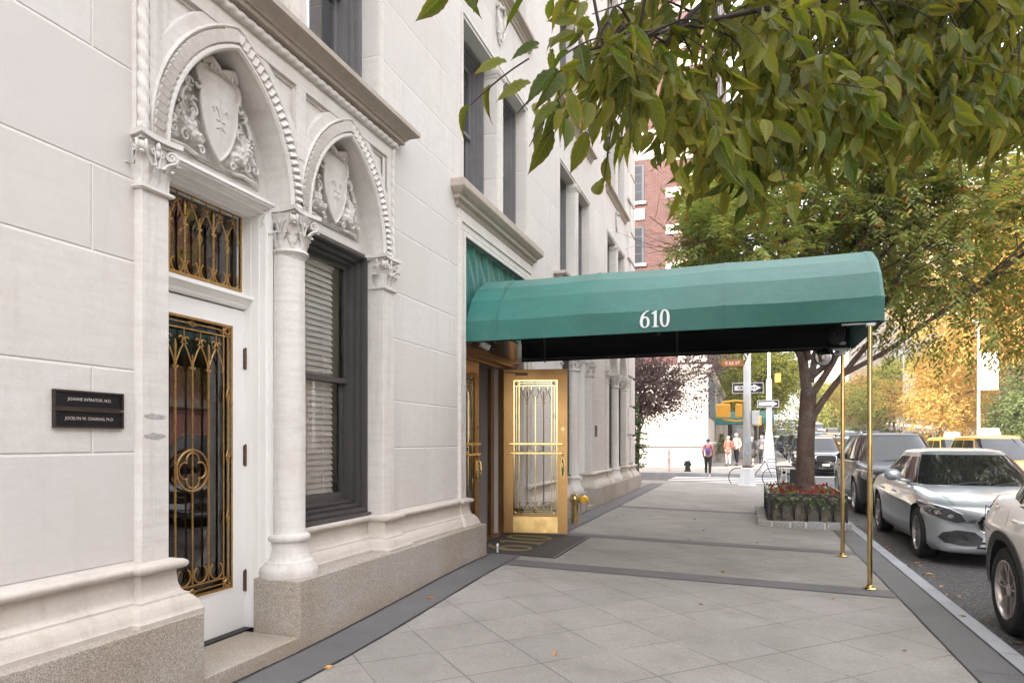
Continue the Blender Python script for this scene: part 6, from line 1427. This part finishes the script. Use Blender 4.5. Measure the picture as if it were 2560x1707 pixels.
# ================================================================ people
def skin(name,V,E,Rd,mat,par,root=0,sub=2):
    me=bpy.data.meshes.new(name); me.from_pydata(V,E,[]); o=bpy.data.objects.new(name,me); COL.objects.link(o)
    md=o.modifiers.new('s','SKIN'); md.use_smooth_shade=True
    sv_=me.skin_vertices[0].data
    for i,r in enumerate(Rd): sv_[i].radius=(r if isinstance(r,tuple) else (r,r)); sv_[i].use_root=(i==root)
    sb=o.modifiers.new('u','SUBSURF'); sb.levels=sub; sb.render_levels=sub
    bpy.context.view_layer.update(); m2=bpy.data.meshes.new_from_object(o.evaluated_get(bpy.context.evaluated_depsgraph_get())); o.modifiers.clear(); o.data=m2; m2.name=name; m2.materials.clear(); m2.materials.append(mat)
    m2.polygons.foreach_set('use_smooth',[True]*len(m2.polygons)); o.parent=par; return o
def person(label,loc,h=1.68,rz=0,top=(.7,.3,.3),bot=(.03,.03,.035),skinc=(.42,.25,.18),hair=(.05,.04,.035),stride=.18,coat=0,skirt=0,cap=None,group=None,extra=None,bald=0,armsw=.15,shoes=(.02,.02,.02),lean=.02):
    T=thing('person',label,'person',loc,rz,group); k=h/1.70; T.scale=(k,k,k)
    ms=M('skin',skinc,.5,var=.05); mt=M('top cloth',top,.85,var=.12,vs=8); mb=M('trouser cloth',bot,.85,var=.12,vs=8); mh=M('hair',hair,.8,var=.2,vs=40); mo=M('shoes',shoes,.5)
    a,s=armsw,stride
    # facing +Y (local); x to the sides
    J=[(0,0,.95),(0,0,1.12),(0,lean,1.30),(0,lean,1.42),(0,lean+.01,1.50),(0,lean+.03,1.56),(0,lean+.03,1.64),
       (-.17,lean,1.40),(-.215,-a*.5,1.14),(-.20,a*.4-.0,.92),(.17,lean,1.40),(.215,a*.5,1.14),(.20,a*1.2,.93),
       (-.085,0,.90),(-.09,s*.55,.50),(-.09,s*.5,.10),(.085,0,.90),(.09,-s*.25,.50),(.09,-s*1.1,.12),(-.09,s*.5+.13,.035),(.09,-s*1.1+.12,.05)]
    E=[(0,1),(1,2),(2,3),(3,4),(4,5),(5,6),(3,7),(7,8),(8,9),(3,10),(10,11),(11,12),(0,13),(13,14),(14,15),(0,16),(16,17),(17,18),(15,19),(18,20)]
    Rd=[.12,.105,.125,.085,.052,.072,.085,.055,.042,.028,.055,.042,.028,.085,.058,.038,.085,.058,.038,.032,.032]
    for w_,sg in ((9,-1),(12,1)):       # palms with five fingers
        x,y,z=J[w_]; pi=len(J); J.append((x,y+.005,z-.06)); Rd.append((.030,.014)); E.append((w_,pi))
        for q,(dy,l) in enumerate(((-.026,.055),(-.009,.072),(.009,.075),(.026,.064))):
            J+= [(x,y+dy,z-.10),(x-sg*.012,y+dy,z-.10-l)]; Rd+= [.009,.0075]; E+= [(pi,len(J)-2),(len(J)-2,len(J)-1)]
        J.append((x-sg*.01,y+.045,z-.085)); Rd.append(.010); E.append((pi,len(J)-1))
    b0=skin('body',J,E,Rd,ms,T)
    g=.022
    V=[(0,0,.98),(0,0,1.12),(0,lean,1.30),(0,lean,1.43),(-.17,lean,1.40),(-.215,-a*.5,1.14),(-.202,a*.35,.95),(.17,lean,1.40),(.215,a*.5,1.14),(.202,a*1.1,.96)]
    skin('jacket' if coat else 'shirt',V,[(0,1),(1,2),(2,3),(3,4),(4,5),(5,6),(3,7),(7,8),(8,9)],[.15,.135,.150,.085,.078,.064,.050,.078,.064,.050],mt,T)
    if coat:
        b=MB(); b.lathe([(.175,.95-coat),(.17,1.0),(.15,1.12)],(0,0,0),18); b.M=None; o=b.build('jacket_skirt',mt,T,smooth=True); o.scale=(1,.78,1)
    if skirt:
        b=MB(); b.lathe([(.20,.95-skirt),(.185,.78),(.15,1.02)],(0,0,0),18); o=b.build('skirt',mb,T,smooth=True); o.scale=(1,.8,1)
    else:
        V=[(0,0,1.0),(-.085,0,.90),(-.09,s*.55,.50),(-.09,s*.5,.13),(.085,0,.90),(.09,-s*.25,.50),(.09,-s*1.1,.15)]
        skin('trousers',V,[(0,1),(1,2),(2,3),(0,4),(4,5),(5,6)],[.135,.108,.078,.056,.108,.078,.056],mb,T)
    for (x,y,z) in ((-.09,s*.5+.05,.045),(.09,-s*1.1+.04,.06)):
        b=MB(); ell(b,(x,y,z-.0),(.047,.135,.045),0,10,8); b.build('shoe',mo,T,smooth=True)
    b=MB()
    if cap: ell(b,(0,lean+.02,1.655),(.092,.108,.075),0,14,8); b.build('cap',M('cap cloth',cap,.9),T,smooth=True)
    elif not bald: ell(b,(0,lean+.015,1.635),(.094,.108,.092),0,14,10); b.build('hair',mh,T,smooth=True)
    b=MB(); ell(b,(0,lean+.128,1.60),(.013,.018,.022)); 
    for sx in (-1,1): ell(b,(sx*.088,lean+.025,1.60),(.012,.018,.026))
    b.build('nose_and_ears',ms,T,smooth=True)
    b=MB(); 
    for sx in (-1,1): ell(b,(sx*.032,lean+.108,1.622),(.013,.007,.008))
    ell(b,(0,lean+.112,1.562),(.022,.006,.005)); b.build('eyes_and_mouth',m_hinge,T)
    if extra: extra(T)
    return T
def backpack(T):
    b=MB(); ell(b,(0,-.17,1.17),(.125,.07,.16),0,14,10); b.build('backpack',M('violet nylon',(.10,.06,.22),.6),T,smooth=True)
    b=MB()
    for sx in (-1,1): b.tube([(sx*.09,-.15,1.30),(sx*.11,-.08,1.46),(sx*.11,.08,1.44),(sx*.12,.13,1.30)],.014,5)
    b.build('straps',m_hinge,T)
def handbag(T):
    b=MB(); ell(b,(.24,.12,.70),(.04,.11,.10),0,12,8); b.tube([(.22,.06,.78),(.22,.12,.88),(.22,.18,.78)],.008,5); b.build('handbag',m_black,T)
def shades(T):
    b=MB(); b.box(-.06,.06,.13,.145,1.61,1.635); b.build('sunglasses',m_black,T)
person('person in pink jacket, dark cap and violet backpack walking away on the crossing',(-1.63,31.2,-.13),1.64,0,(.50,.20,.20),(.02,.018,.02),cap=(.07,.09,.11),extra=backpack,stride=.22,shoes=(.7,.7,.7))
person('person in a long coral pink coat and white trousers walking beyond the crossing',(-.98,39.3,fz(0,39.3)),1.62,.05,(.52,.13,.10),(.5,.5,.5),hair=(.62,.55,.45),coat=.22)
person('person in a pale coat with sunglasses turning back towards the camera behind the coral coat',(-.55,40.0,fz(0,40)),1.76,PI-.5,(.5,.38,.32),(.02,.02,.03),hair=(.6,.58,.55),coat=.1,extra=shades)
person('person in a black jacket and dark skirt carrying a black handbag',(.22,38.7,fz(0,38.7)),1.60,0,(.03,.03,.035),(.06,.045,.045),hair=(.65,.6,.5),skirt=.42,extra=handbag)
person('bald person in a black top ahead of the skirted walker',(.02,41.2,fz(0,41.2)),1.78,.2,(.03,.03,.03),(.04,.04,.05),bald=1)
person('person in grey with pale hair beside the black clad group under the far awning',(.80,42.2,fz(0,42)),1.62,0,(.33,.30,.33),(.05,.05,.06),hair=(.6,.58,.55))
person('person in lilac shirt farthest off under the green awning of the brick building',(1.0,47,fz(0,47)),1.70,PI,(.35,.30,.55),(.05,.05,.08))
# ================================================================ street furniture
m_post=M('galvanised pole paint',(.70,.71,.72),.6,metal=0,var=.06); m_sigy=M('signal yellow',(.80,.42,.05),.5,var=.05); m_sign_w=M('sign white',(.85,.85,.85),.45,var=.02); m_sign_b=M('sign black',(.02,.02,.02),.5); m_sign_br=M('sign brown orange',(.46,.16,.035),.5,var=.1); m_sign_g=M('sign green',(.01,.28,.14),.5)
def arrow_sign(T,x,y,z,w,h,txt=True):
    b=MB(); b.cbox(x-w/2,x+w/2,y,y+.006,z-h/2,z+h/2,.002); b.build('sign_board',m_sign_w,T)
    b=MB(); e=.018; b.add([(x-w/2+e,y-.001,z-h/2+e),(x+w/2-e,y-.001,z-h/2+e),(x+w/2-e,y-.001,z+h/2-e),(x-w/2+e,y-.001,z+h/2-e)],[(0,1,2,3)]); b.build('sign_field',m_sign_b,T)
    b=MB(); a=w*.43; b.add([(x-a,y-.003,z-h*.24),(x+a*.42,y-.003,z-h*.24),(x+a*.42,y-.003,z-h*.38),(x+a,y-.003,z),(x+a*.42,y-.003,z+h*.38),(x+a*.42,y-.003,z+h*.24),(x-a,y-.003,z+h*.24)],[tuple(range(7))]); b.build('sign_arrow',m_sign_w,T)
    if txt: text('ONE WAY',h*.26,faceS(x-w*.02,y-.005,z),m_sign_b,T,bold=.01,width=w*.62)
TP=wthing('traffic_signal_pole','broad silver signal pole on an octagonal base at the near corner','signal pole',(.0,22.7,0))
b=MB(); b.lathe([(.0,0),(.30,0),(.29,.05),(.27,.10),(.215,.52),(.215,.56),(.18,.60),(.0,.60)],(0,22.7,0),8,a0=PI/8,a1=2*PI+PI/8); b.build('pole_base',m_post,TP)
b=MB(); b.lathe([(.125,.58),(.115,3.0),(.10,7.0),(0,7.02)],(0,22.7,0),16); b.build('pole_shaft',m_post,TP,smooth=True)
b=MB(); b.tube([(0,22.7,6.6),(-1.5,22.9,6.9),(-3.5,23.2,6.95)],[.06,.05,.04],8); b.build('mast_arm',m_post,TP)
b=MB(); b.lathe([(.15,.60),(.16,.62),(.16,.64),(.13,.66)],(0,22.7,0),16); b.build('chain_collar',m_hinge,TP)
b=MB(); b.cbox(-.76,-.10,22.63,22.645,3.79,3.99,.003); sg=b.build('street_sign',m_sign_br,TP); text('E 65 ST',.105,faceS(-.43,22.628,3.89),m_sign_w,sg,bold=.012)
OW=thing('dummy','x','x') ; bpy.data.objects.remove(OW)
T=wthing('one_way_sign','black and white ONE WAY arrow sign behind the broad silver signal pole','sign',(.0,22.85,3.1)); arrow_sign(T,.02,22.86,3.11,.93,.33)
b=MB()
for (x,z) in ((-.42,3.55),): pass
for (x0,x1,yy) in ((-.93,-.50,22.55),(-.36,-.14,22.62)):
    bb=MB(); bb.cbox(x0,x1,yy,yy+.20,2.17,2.60,.03); hd=bb.build('pedestrian_signal',m_sigy,TP); 
    bb=MB(); 
    for k in range(5): bb.box(x0+.03,x1-.03,yy-.006,yy-.001,2.22+k*.075,2.25+k*.075)
    bb.build('signal_back_ribs',m_sigy,hd)
b.tube([(-.1,22.7,2.68),(-.35,22.66,2.70),(-.72,22.65,2.66),(-.72,22.65,2.58)],.035,7); b.tube([(-.1,22.7,2.08),(-.35,22.66,2.06),(-.72,22.65,2.12),(-.72,22.65,2.2)],.03,7); b.build('signal_bracket',m_sigy,TP)
b=MB(); b.cbox(.14,.36,22.60,22.82,1.95,2.38,.02); b.build('control_box',m_post,TP); b=MB(); b.cbox(-.06,.06,22.575,22.59,1.35,1.48,.002); b.cbox(-.05,.07,22.575,22.588,1.05,1.15,.002); b.build('stickers',M('faded sticker',(.35,.50,.62),.5,var=.4,vs=40),TP)
T2_=wthing('traffic_signal_pole','slimmer sunlit signal pole across the side street with a flared foot','signal pole',(.95,33.4,.02))
b=MB(); b.lathe([(0,0),(.30,.02),(.27,.4),(.20,1.3),(.13,2.0),(.12,4.2),(.06,4.3),(.05,8.5),(0,8.52)],(.95,33.4,.02),14); b.build('pole_shaft',m_post,T2_,angle=40)
b=MB(); b.cbox(.3,.62,33.2,33.5,2.15,2.6,.03); b.cbox(1.2,1.45,33.2,33.5,4.1,4.5,.03); b.build('pedestrian_signal',m_sigy,T2_)
T=wthing('one_way_sign','smaller looking farther arrow sign on the slim pole across the side street','sign',(.95,33.2,3.1)); arrow_sign(T,.90,33.22,3.13,.93,.33)
# bicycle
BK=wthing('bicycle','bicycle with front basket standing side on beside the broad signal pole','bicycle',(.3,24.6,-.13)); y0=24.6; zr=.33-.13
for x in (-.28,.80):
    b=MB(); b.tube([(x+.32*math.cos(a),y0,zr+.32*math.sin(a)) for a in np.linspace(0,2*PI,33)],.016,6); w_=b.build('wheel',m_tire,BK)
    b=MB(); 
    for k in range(14): a=PI*k/7; b.tube([(x,y0,zr),(x+.31*math.cos(a),y0,zr+.31*math.sin(a))],.0025,3)
    b.lathe([(.02,-.04),(.02,.04)],(x,y0,zr),8,ax='y'); b.build('spokes',m_gal,w_)
b=MB(); P_={'r':(-.28,zr),'bb':(.16,zr-.02),'s':(.0,zr+.50),'h':(.58,zr+.55),'f':(.80,zr)}
for a,c in (('r','bb'),('bb','s'),('s','h'),('bb','h'),('r','s'),('h','f')): b.tube([(P_[a][0],y0,P_[a][1]),(P_[c][0],y0,P_[c][1])],.017,6)
b.build('frame',M('bicycle frame paint',(.10,.11,.12),.4),BK); b=MB(); b.tube([(0,y0,zr+.5),(-.04,y0,zr+.62)],.012); ell(b,(-.05,y0,zr+.65),(.13,.07,.035)); b.build('saddle',m_black,BK)
b=MB(); b.tube([(.58,y0,zr+.55),(.56,y0,zr+.70)],.014); b.tube([(.50,y0-.28,zr+.72),(.56,y0-.1,zr+.71),(.56,y0+.1,zr+.71),(.50,y0+.28,zr+.72)],.013); b.build('handlebar',m_gal,BK)
b=MB(); 
for k in range(7):
    b.tube([(.66,y0-.16+k*.053,zr+.62),(.66,y0-.16+k*.053,zr+.40),(.92,y0-.16+k*.053,zr+.40),(.92,y0-.16+k*.053,zr+.62)],.004,4)
for z in (.40,.51,.62): b.tube([(.66,y0-.16,zr+z),(.92,y0-.16,zr+z),(.92,y0+.16,zr+z),(.66,y0+.16,zr+z),(.66,y0-.16,zr+z)],.005,4)
b.build('basket',m_black,BK)
b=MB(); b.tube([(.16,y0-.03,zr-.02),(.22,y0-.09,zr-.17)],.010,5); b.tube([(.16,y0+.03,zr-.02),(.10,y0+.09,zr+.14)],.010,5); b.box(.17,.27,y0-.13,y0-.06,zr-.185,zr-.165); b.box(.05,.15,y0+.06,y0+.13,zr+.13,zr+.15); b.build('pedals',m_black,BK)
# litter basket
LB=wthing('litter_basket','black wire litter basket with a notice plate behind the tree pit','litter basket',(.93,18.2,0)); cx,cy=.93,18.2
b=MB()
for k in range(26):
    a=2*PI*k/26; b.tube([(cx+.20*math.cos(a),cy+.20*math.sin(a),.04),(cx+.215*math.cos(a),cy+.215*math.sin(a),.4),(cx+.255*math.cos(a),cy+.255*math.sin(a),.80)],.006,4)
for r,z in ((.20,.05),(.21,.30),(.235,.62),(.258,.80)): b.tube([(cx+r*math.cos(a),cy+r*math.sin(a),z) for a in np.linspace(0,2*PI,25)],.011,5)
b.lathe([(0,.03),(.2,.03)],(cx,cy,0),18); b.build('wire_body',m_black,LB)
b=MB(); b.lathe([(.0,.04),(.185,.05),(.195,.3),(.12,.42),(0,.45)],(cx,cy,0),14); b.build('bin_liner',m_blk,LB)
b=MB(); b.box(cx-.14,cx-.02,cy-.262,cy-.25,.42,.72); b.build('notice_plate',m_sign_w,LB); b=MB(); b.lathe([(.02,-.001),(.038,-.001)],(cx-.08,cy-.263,.66),16,ax='y')
for k in range(5): b.box(cx-.12,cx-.04,cy-.2645,cy-.2635,.46+k*.028,.47+k*.028)
b.build('notice_print',m_sign_b,LB); b=MB(); b.box(cx+.05,cx+.22,cy-.255,cy-.235,.42,.74); b.build('plain_plate',m_black,LB)
# hydrant, bollard, barrel
HY=wthing('fire_hydrant','dark fire hydrant with silver cap on the far corner','hydrant',(-2.62,32.7,.02)); hx,hy,hz=-2.62,32.7,.02
b=MB(); b.lathe([(0,0),(.16,0),(.16,.05),(.12,.06),(.11,.40),(.14,.42),(.14,.47)],(hx,hy,hz),16); b.lathe([(.06,-.17),(.075,-.17),(.075,.17),(.0,.17)],(hx,hy,hz+.33),12,ax='x'); b.lathe([(.09,-.17),(.09,0)],(hx,hy,hz+.30),12,ax='y'); b.build('barrel',m_black,HY,angle=40)
b=MB(); b.lathe([(.13,.47),(.125,.55),(.08,.62),(.03,.64),(.03,.69),(0,.69)],(hx,hy,hz),16); b.build('cap',M('silver cap paint',(.7,.7,.68),.4,metal=.3),HY,smooth=True)
T=wthing('bollard','rusty steel bollard with worn white paint at the far kerb','bollard',(-3.42,32.2,.02)); b=MB(); b.lathe([(.075,0),(.075,.95),(.06,.98),(0,.99)],(-3.42,32.2,.02),14); b.build('bollard_tube',M('rust and white paint',(.55,.33,.24),.8,var=.2,vs=8,tint=(.72,.70,.67)),T,angle=40)
# median lamps, banners and signals
LG='lamp posts along the avenue median'
for x,y,lab in ((12.9,47,'lamp post with a white banner seen between the two brass posts'),(13.0,68,'farther lamp post with a white banner left of the nearer one'),(12.7,27.5,'tall pale lamp post at the right in front of the broad orange tree')):
    T=thing('lamp_post',lab,'lamp post',(x,y,.03+rise(y)),0,LG); b=MB(); b.lathe([(.16,0),(.14,.5),(.09,.6),(.06,8.2),(0,8.2)],(0,0,0),10); b.tube([(0,0,8.0),(-.8,0,8.7),(-2.0,0,8.8)],[.05,.04,.03],6); b.build('post',m_post,T)
    b=MB(); ell(b,(-2.2,0,8.76),(.32,.14,.07)); b.build('lamp_head',m_post,T)
    if y>30: b=MB(); b.box(.08,.98,-.012,.012,4.2,6.3); b.tube([(0,0,6.32),(1.0,0,6.32)],.02,5); b.tube([(0,0,4.18),(1.0,0,4.18)],.02,5); b.build('banner',m_sign_w,T)
for x,y,lab in ((13.2,37.5,'median signal post with yellow head left of the orange tree'),(13.3,33.6,'median signal post with a green street sign and a notice board')):
    T=thing('median_signal_post',lab,'signal post',(x,y,.03+rise(y))); b=MB(); b.lathe([(.2,0),(.14,.35),(.07,.4),(.06,3.6),(0,3.6)],(0,0,0),10); b.build('post',m_post,T)
    b=MB(); b.cbox(-.17,.17,-.15,.12,3.0,3.95,.03); hd=b.build('signal_head',m_sigy,T); b=MB()
    for k in range(3): b.lathe([(.10,-.30),(.105,-.30),(.11,-.15),(0,-.15)],(0,0,3.18+k*.29),12,ax='y')
    b.build('signal_visor',m_sigy,hd)
    if y<35: b=MB(); b.cbox(-1.15,-.15,-.02,.0,3.35,3.58,.004); b.build('street_sign',m_sign_g,T); b=MB(); b.cbox(-.35,.35,-.1,-.08,1.9,2.5,.004); b.build('notice_board',m_sign_w,T); b=MB(); b.cbox(-.3,.3,-.112,-.101,1.95,2.3,.004); b.build('notice_field',m_sign_g,T)
# ================================================================ buildings beyond
m_brk=brick('red brick',(.075,.024,.019),(.115,.043,.034),(.12,.095,.085)); m_brk2=brick('brown brick',(.085,.05,.04),(.12,.07,.055),(.15,.12,.10)); m_brk3=brick('tan brick',(.14,.105,.08),(.17,.13,.10),(.16,.13,.11)); m_brk4=brick('rose brick',(.20,.06,.05),(.24,.09,.075),(.22,.17,.15)); m_pst2=M('greyed trim stone',(.20,.165,.135),.85,var=.1)
m_pstone=stone('pale facade stone',(.60,.56,.50)); m_pane=M('dark window pane',(.015,.018,.022),.3,spec=.25,var=.3,vs=.4); m_nav=M('dark blue window frame',(.03,.035,.055),.5)
RB=wthing('brick_apartment_building','red brick apartment building with pale quoins and limestone base across the side street','building',(-2.1,38,0)); X_,Y_=-2.1,38.0
b=MB(); b.box(-34,X_,Y_,78,5.4,44); b.build('brick_wall',m_brk,RB)
b=MB(); b.box(-34,X_+.12,Y_-.12,78,-.1,5.4); b.sweep([(-34,Y_-.12),(X_+.12,Y_-.12),(X_+.12,78)],[(0,1.15),(.10,1.15),(.12,1.3),(.03,1.4),(0,1.4)]) ; b.sweep([(-34,Y_-.12),(X_+.12,Y_-.12),(X_+.12,78)],[(0,5.0),(.08,5.05),(.2,5.25),(.22,5.45),(0,5.55)]); b.sweep([(-34,Y_),(X_,Y_),(X_,78)],[(0,16.9),(.06,16.95),(.10,17.2),(.08,17.3),(.08,18.0),(.25,18.2),(.28,18.4),(0,18.5)]); b.build('limestone_base',m_pstone,RB)
for k in range(28):
    z=5.7+k*1.0; w_=2.1 if k%2 else 1.45
    if 16.8<z<18.4: continue
    b=MB(); b.box(X_-w_,X_+.045,Y_-.045,Y_+(1.5 if k%2 else .9),z,z+.52); b.build('quoin',m_pstone,RB)
wcount=0
def rbwin(x,z,ax='S',y=0):
    T=MB()
    if ax=='S': a0,a1=x-.62,x+.62; T.box(a0,a1,Y_-.03,Y_+.02,z,z+2.05); W_=T.build('window',m_nav,RB)
    else: T.box(X_-.02,X_+.03,y-.62,y+.62,z,z+2.05); W_=T.build('window',m_nav,RB)
    b=MB()
    for i in range(2):
        for j in range(4):
            if ax=='S': b.add([(a0+.12+i*.51,Y_-.036,z+.10+j*.48),(a0+.58+i*.51,Y_-.036,z+.10+j*.48),(a0+.58+i*.51,Y_-.036,z+.53+j*.48),(a0+.12+i*.51,Y_-.036,z+.53+j*.48)],[(0,1,2,3)])
            else: b.add([(X_+.036,y-.5+i*.51,z+.10+j*.48),(X_+.036,y-.04+i*.51,z+.10+j*.48),(X_+.036,y-.04+i*.51,z+.53+j*.48),(X_+.036,y-.5+i*.51,z+.53+j*.48)],[(0,1,2,3)])
    b.build('pane',m_pane,W_); b=MB()
    if ax=='S': b.box(a0-.1,a1+.1,Y_-.12,Y_,z-.14,z)
    else: b.box(X_,X_+.12,y-.72,y+.72,z-.14,z)
    b.build('sill',m_pstone,W_)
for k in range(9):
    z=7.8+k*3.42-(0 if k<3 else -.9)
    for x in (-5.98,-9.4,-13.5,-17): rbwin(x,z)
    for y in (42,45.5,50,54,58.5,63): rbwin(0,z,'E',y)
b=MB(); b.box(-6.62,-5.34,Y_-.06,Y_,13.65,14.25); ell(b,(-5.98,Y_-.06,13.95),(.25,.05,.22)); b.build('carved_panel',m_pstone,RB)
# its canopy with the number 620
A2=wthing('awning','green canvas awning with white number 620 on the brick building across the side street','awning',(-2.0,47,0))
pr=[(y,z+.17) for y,z in [(45.9,2.35),(45.9,2.72),(46.1,3.0),(46.6,3.2),(47.1,3.2),(47.6,3.0),(47.8,2.72),(47.8,2.35)]]
b=MB(); b.rows([[(x,y,z) for y,z in pr] for x in (-1.98,-.5,1.6)]); b.add([(1.6,y,z) for y,z in pr],[tuple(range(8))]); b.build('canopy',m_green,A2); number('620',.26,basis((1,0,0),(0,0,1),(0,-1,0),(.55,45.88,2.59)),m_num,A2)
b=MB()
for y in (46,47.7): b.tube([(1.5,y,fz(1,46)),(1.5,y,2.4)],.03,8)
b.build('post',m_brass,A2)
b=MB(); b.box(-1.98,-1.94,38.5,45.8,2.75,5.0); b.build('shop_fascia_band',M('slate band',(.10,.13,.14),.7),RB)
for y,lab in ((43.2,'nearer clipped evergreen in a tub before the brick building entrance'),(45.1,'farther clipped evergreen in a tub before the brick building entrance')):
    T=wthing('potted_shrub',lab,'shrub',(-1.5,y,.1)); b=MB(); b.lathe([(0,.1),(.2,.1),(.27,.62),(.25,.64),(0,.62)],(-1.5,y,0),12); b.build('tub',m_gran,T); n=500; t=RNG.random(n); a=RNG.uniform(0,6.28,n); r=.34*(1-t*.85)*RNG.uniform(.7,1,n); P=np.stack([-1.5+r*np.cos(a),y+r*np.sin(a),.5+1.35*t],1); leaves('foliage',P,rnd_dirs(n,-.4),rnd_dirs(n),RNG.uniform(.08,.13,n),RNG.uniform(.04,.06,n),LT_FAR,mg_grn,T)
# dark netted building
DB=wthing('netted_building','dark building wrapped in scaffold netting beyond the brick building','building',(-1.6,82,0)); b=MB(); b.box(-24,-1.6,79,106,0,26); b.build('netting',M('scaffold netting',(.035,.03,.032),.9,var=.3,vs=.8),DB)
b=MB()
for k in range(13): b.tube([(-1.5,79+k*2.2,0),(-1.5,79+k*2.2,26)],.05,5)
for k in range(12): b.tube([(-1.5,79,2+k*2.1),(-1.5,106,2+k*2.1)],.04,5); b.tube([(-24,78.9,2+k*2.1),(-1.5,78.9,2+k*2.1)],.04,5)
b.build('scaffold_tubes',m_gal,DB)
def block(label,x0,x1,y0,y1,h,mat,west=True,nx=4,ny=6,nz=10,z0=4.5,group=None,wm=None,ww=1.2,wh=1.9):
    T=wthing('avenue_building',label,'building',((x0+x1)/2,(y0+y1)/2,0),group); b=MB(); b.box(x0,x1,y0,y1,-.1,h); b.build('wall',mat,T)
    b=MB(); xf=x0 if west else x1; sg=-1 if west else 1
    for zc in (4.0,h*.45,h-1.2): b=MB(); b.box(min(xf,xf+sg*.35),max(xf,xf+sg*.35),y0-.35,y1,zc,zc+.7); b.box(x0,x1,y0-.35,y0,zc,zc+.7); b.build('cornice',m_pst2,T)
    me=None; zs=np.linspace(z0+.6,h-3.4,nz)
    for z in zs:
        if h*.45-1.9<z<h*.45+.7: continue
        for i in range(ny):
            y=y0+(i+.7)*(y1-y0)/(ny+.4); bb=MB(); bb.box(-.04,.06,-ww/2,ww/2,0,wh); 
            if me is None: w_=bb.build('window',wm or m_pane,T,loc=(xf,y,z)); me=w_.data
            else: w_=bpy.data.objects.new('window',me); COL.objects.link(w_); w_.parent=T; w_.matrix_parent_inverse=WLD[T.name]; w_.location=(xf,y,z)
        for i in range(nx):
            x=x0+(i+.7)*(x1-x0)/(nx+.4); w_=bpy.data.objects.new('window',me); COL.objects.link(w_); w_.parent=T; w_.matrix_parent_inverse=WLD[T.name]; w_.location=(x,y0,z); w_.rotation_euler=(0,0,PI/2)
    return T
EG='apartment buildings on the far side of the avenue'
block('rose brick building at the right edge behind the green tree',34,56,30,62,27,m_brk4,nx=3,ny=6,nz=9,group=EG)
block('dark brown brick building left of the orange tree',34,56,84,112,38,m_brk2,nx=4,ny=7,nz=9,group=EG)
block('pale stone building between the brown one and the tree trunk, far off',34,56,116,150,40,m_brk3,nx=3,ny=7,nz=9,group=EG)
block('brown building with white corner just right of the brass posts',34,56,64,82,30,m_brk2,nx=5,ny=5,nz=8,group=EG)
block('far pale tower up the avenue',34,60,155,190,52,m_pst2,nx=3,ny=7,nz=9,group=EG)
block('farthest hazy building up the avenue',33,60,200,260,60,m_brk3,nx=2,ny=8,nz=9,group=EG)
block('tan building on the near side of the avenue beyond the netted one',-26,-2.5,108,150,38,m_brk3,west=False,nx=0,ny=8,nz=9)
block('long pale building far up the near side of the avenue',-26,-2.5,155,230,46,m_pst2,west=False,nx=0,ny=9,nz=9)
block('brick building across the avenue behind the camera side',34,56,-45,24,22,m_brk2,nx=0,ny=11,nz=8,group=EG)

# ================================================================ bright hazy air down the avenue
b=MB(); b.box(-152,402,-152,702,-1.2,75); hz_=b.build('haze',None)
m=bpy.data.materials.new('haze'); m.use_nodes=True; nt=m.node_tree; nt.nodes.clear(); o_=nt.nodes.new('ShaderNodeOutputMaterial'); pv=nt.nodes.new('ShaderNodeVolumePrincipled'); pv.inputs['Color'].default_value=(1,.97,.93,1); pv.inputs['Density'].default_value=.0010; pv.inputs['Anisotropy'].default_value=.2
nt.links.new(pv.outputs[0],o_.inputs['Volume']); hz_.data.materials.clear(); hz_.data.materials.append(m); hz_['kind']='stuff'; props(hz_,'bright thin haze filling the avenue','haze')
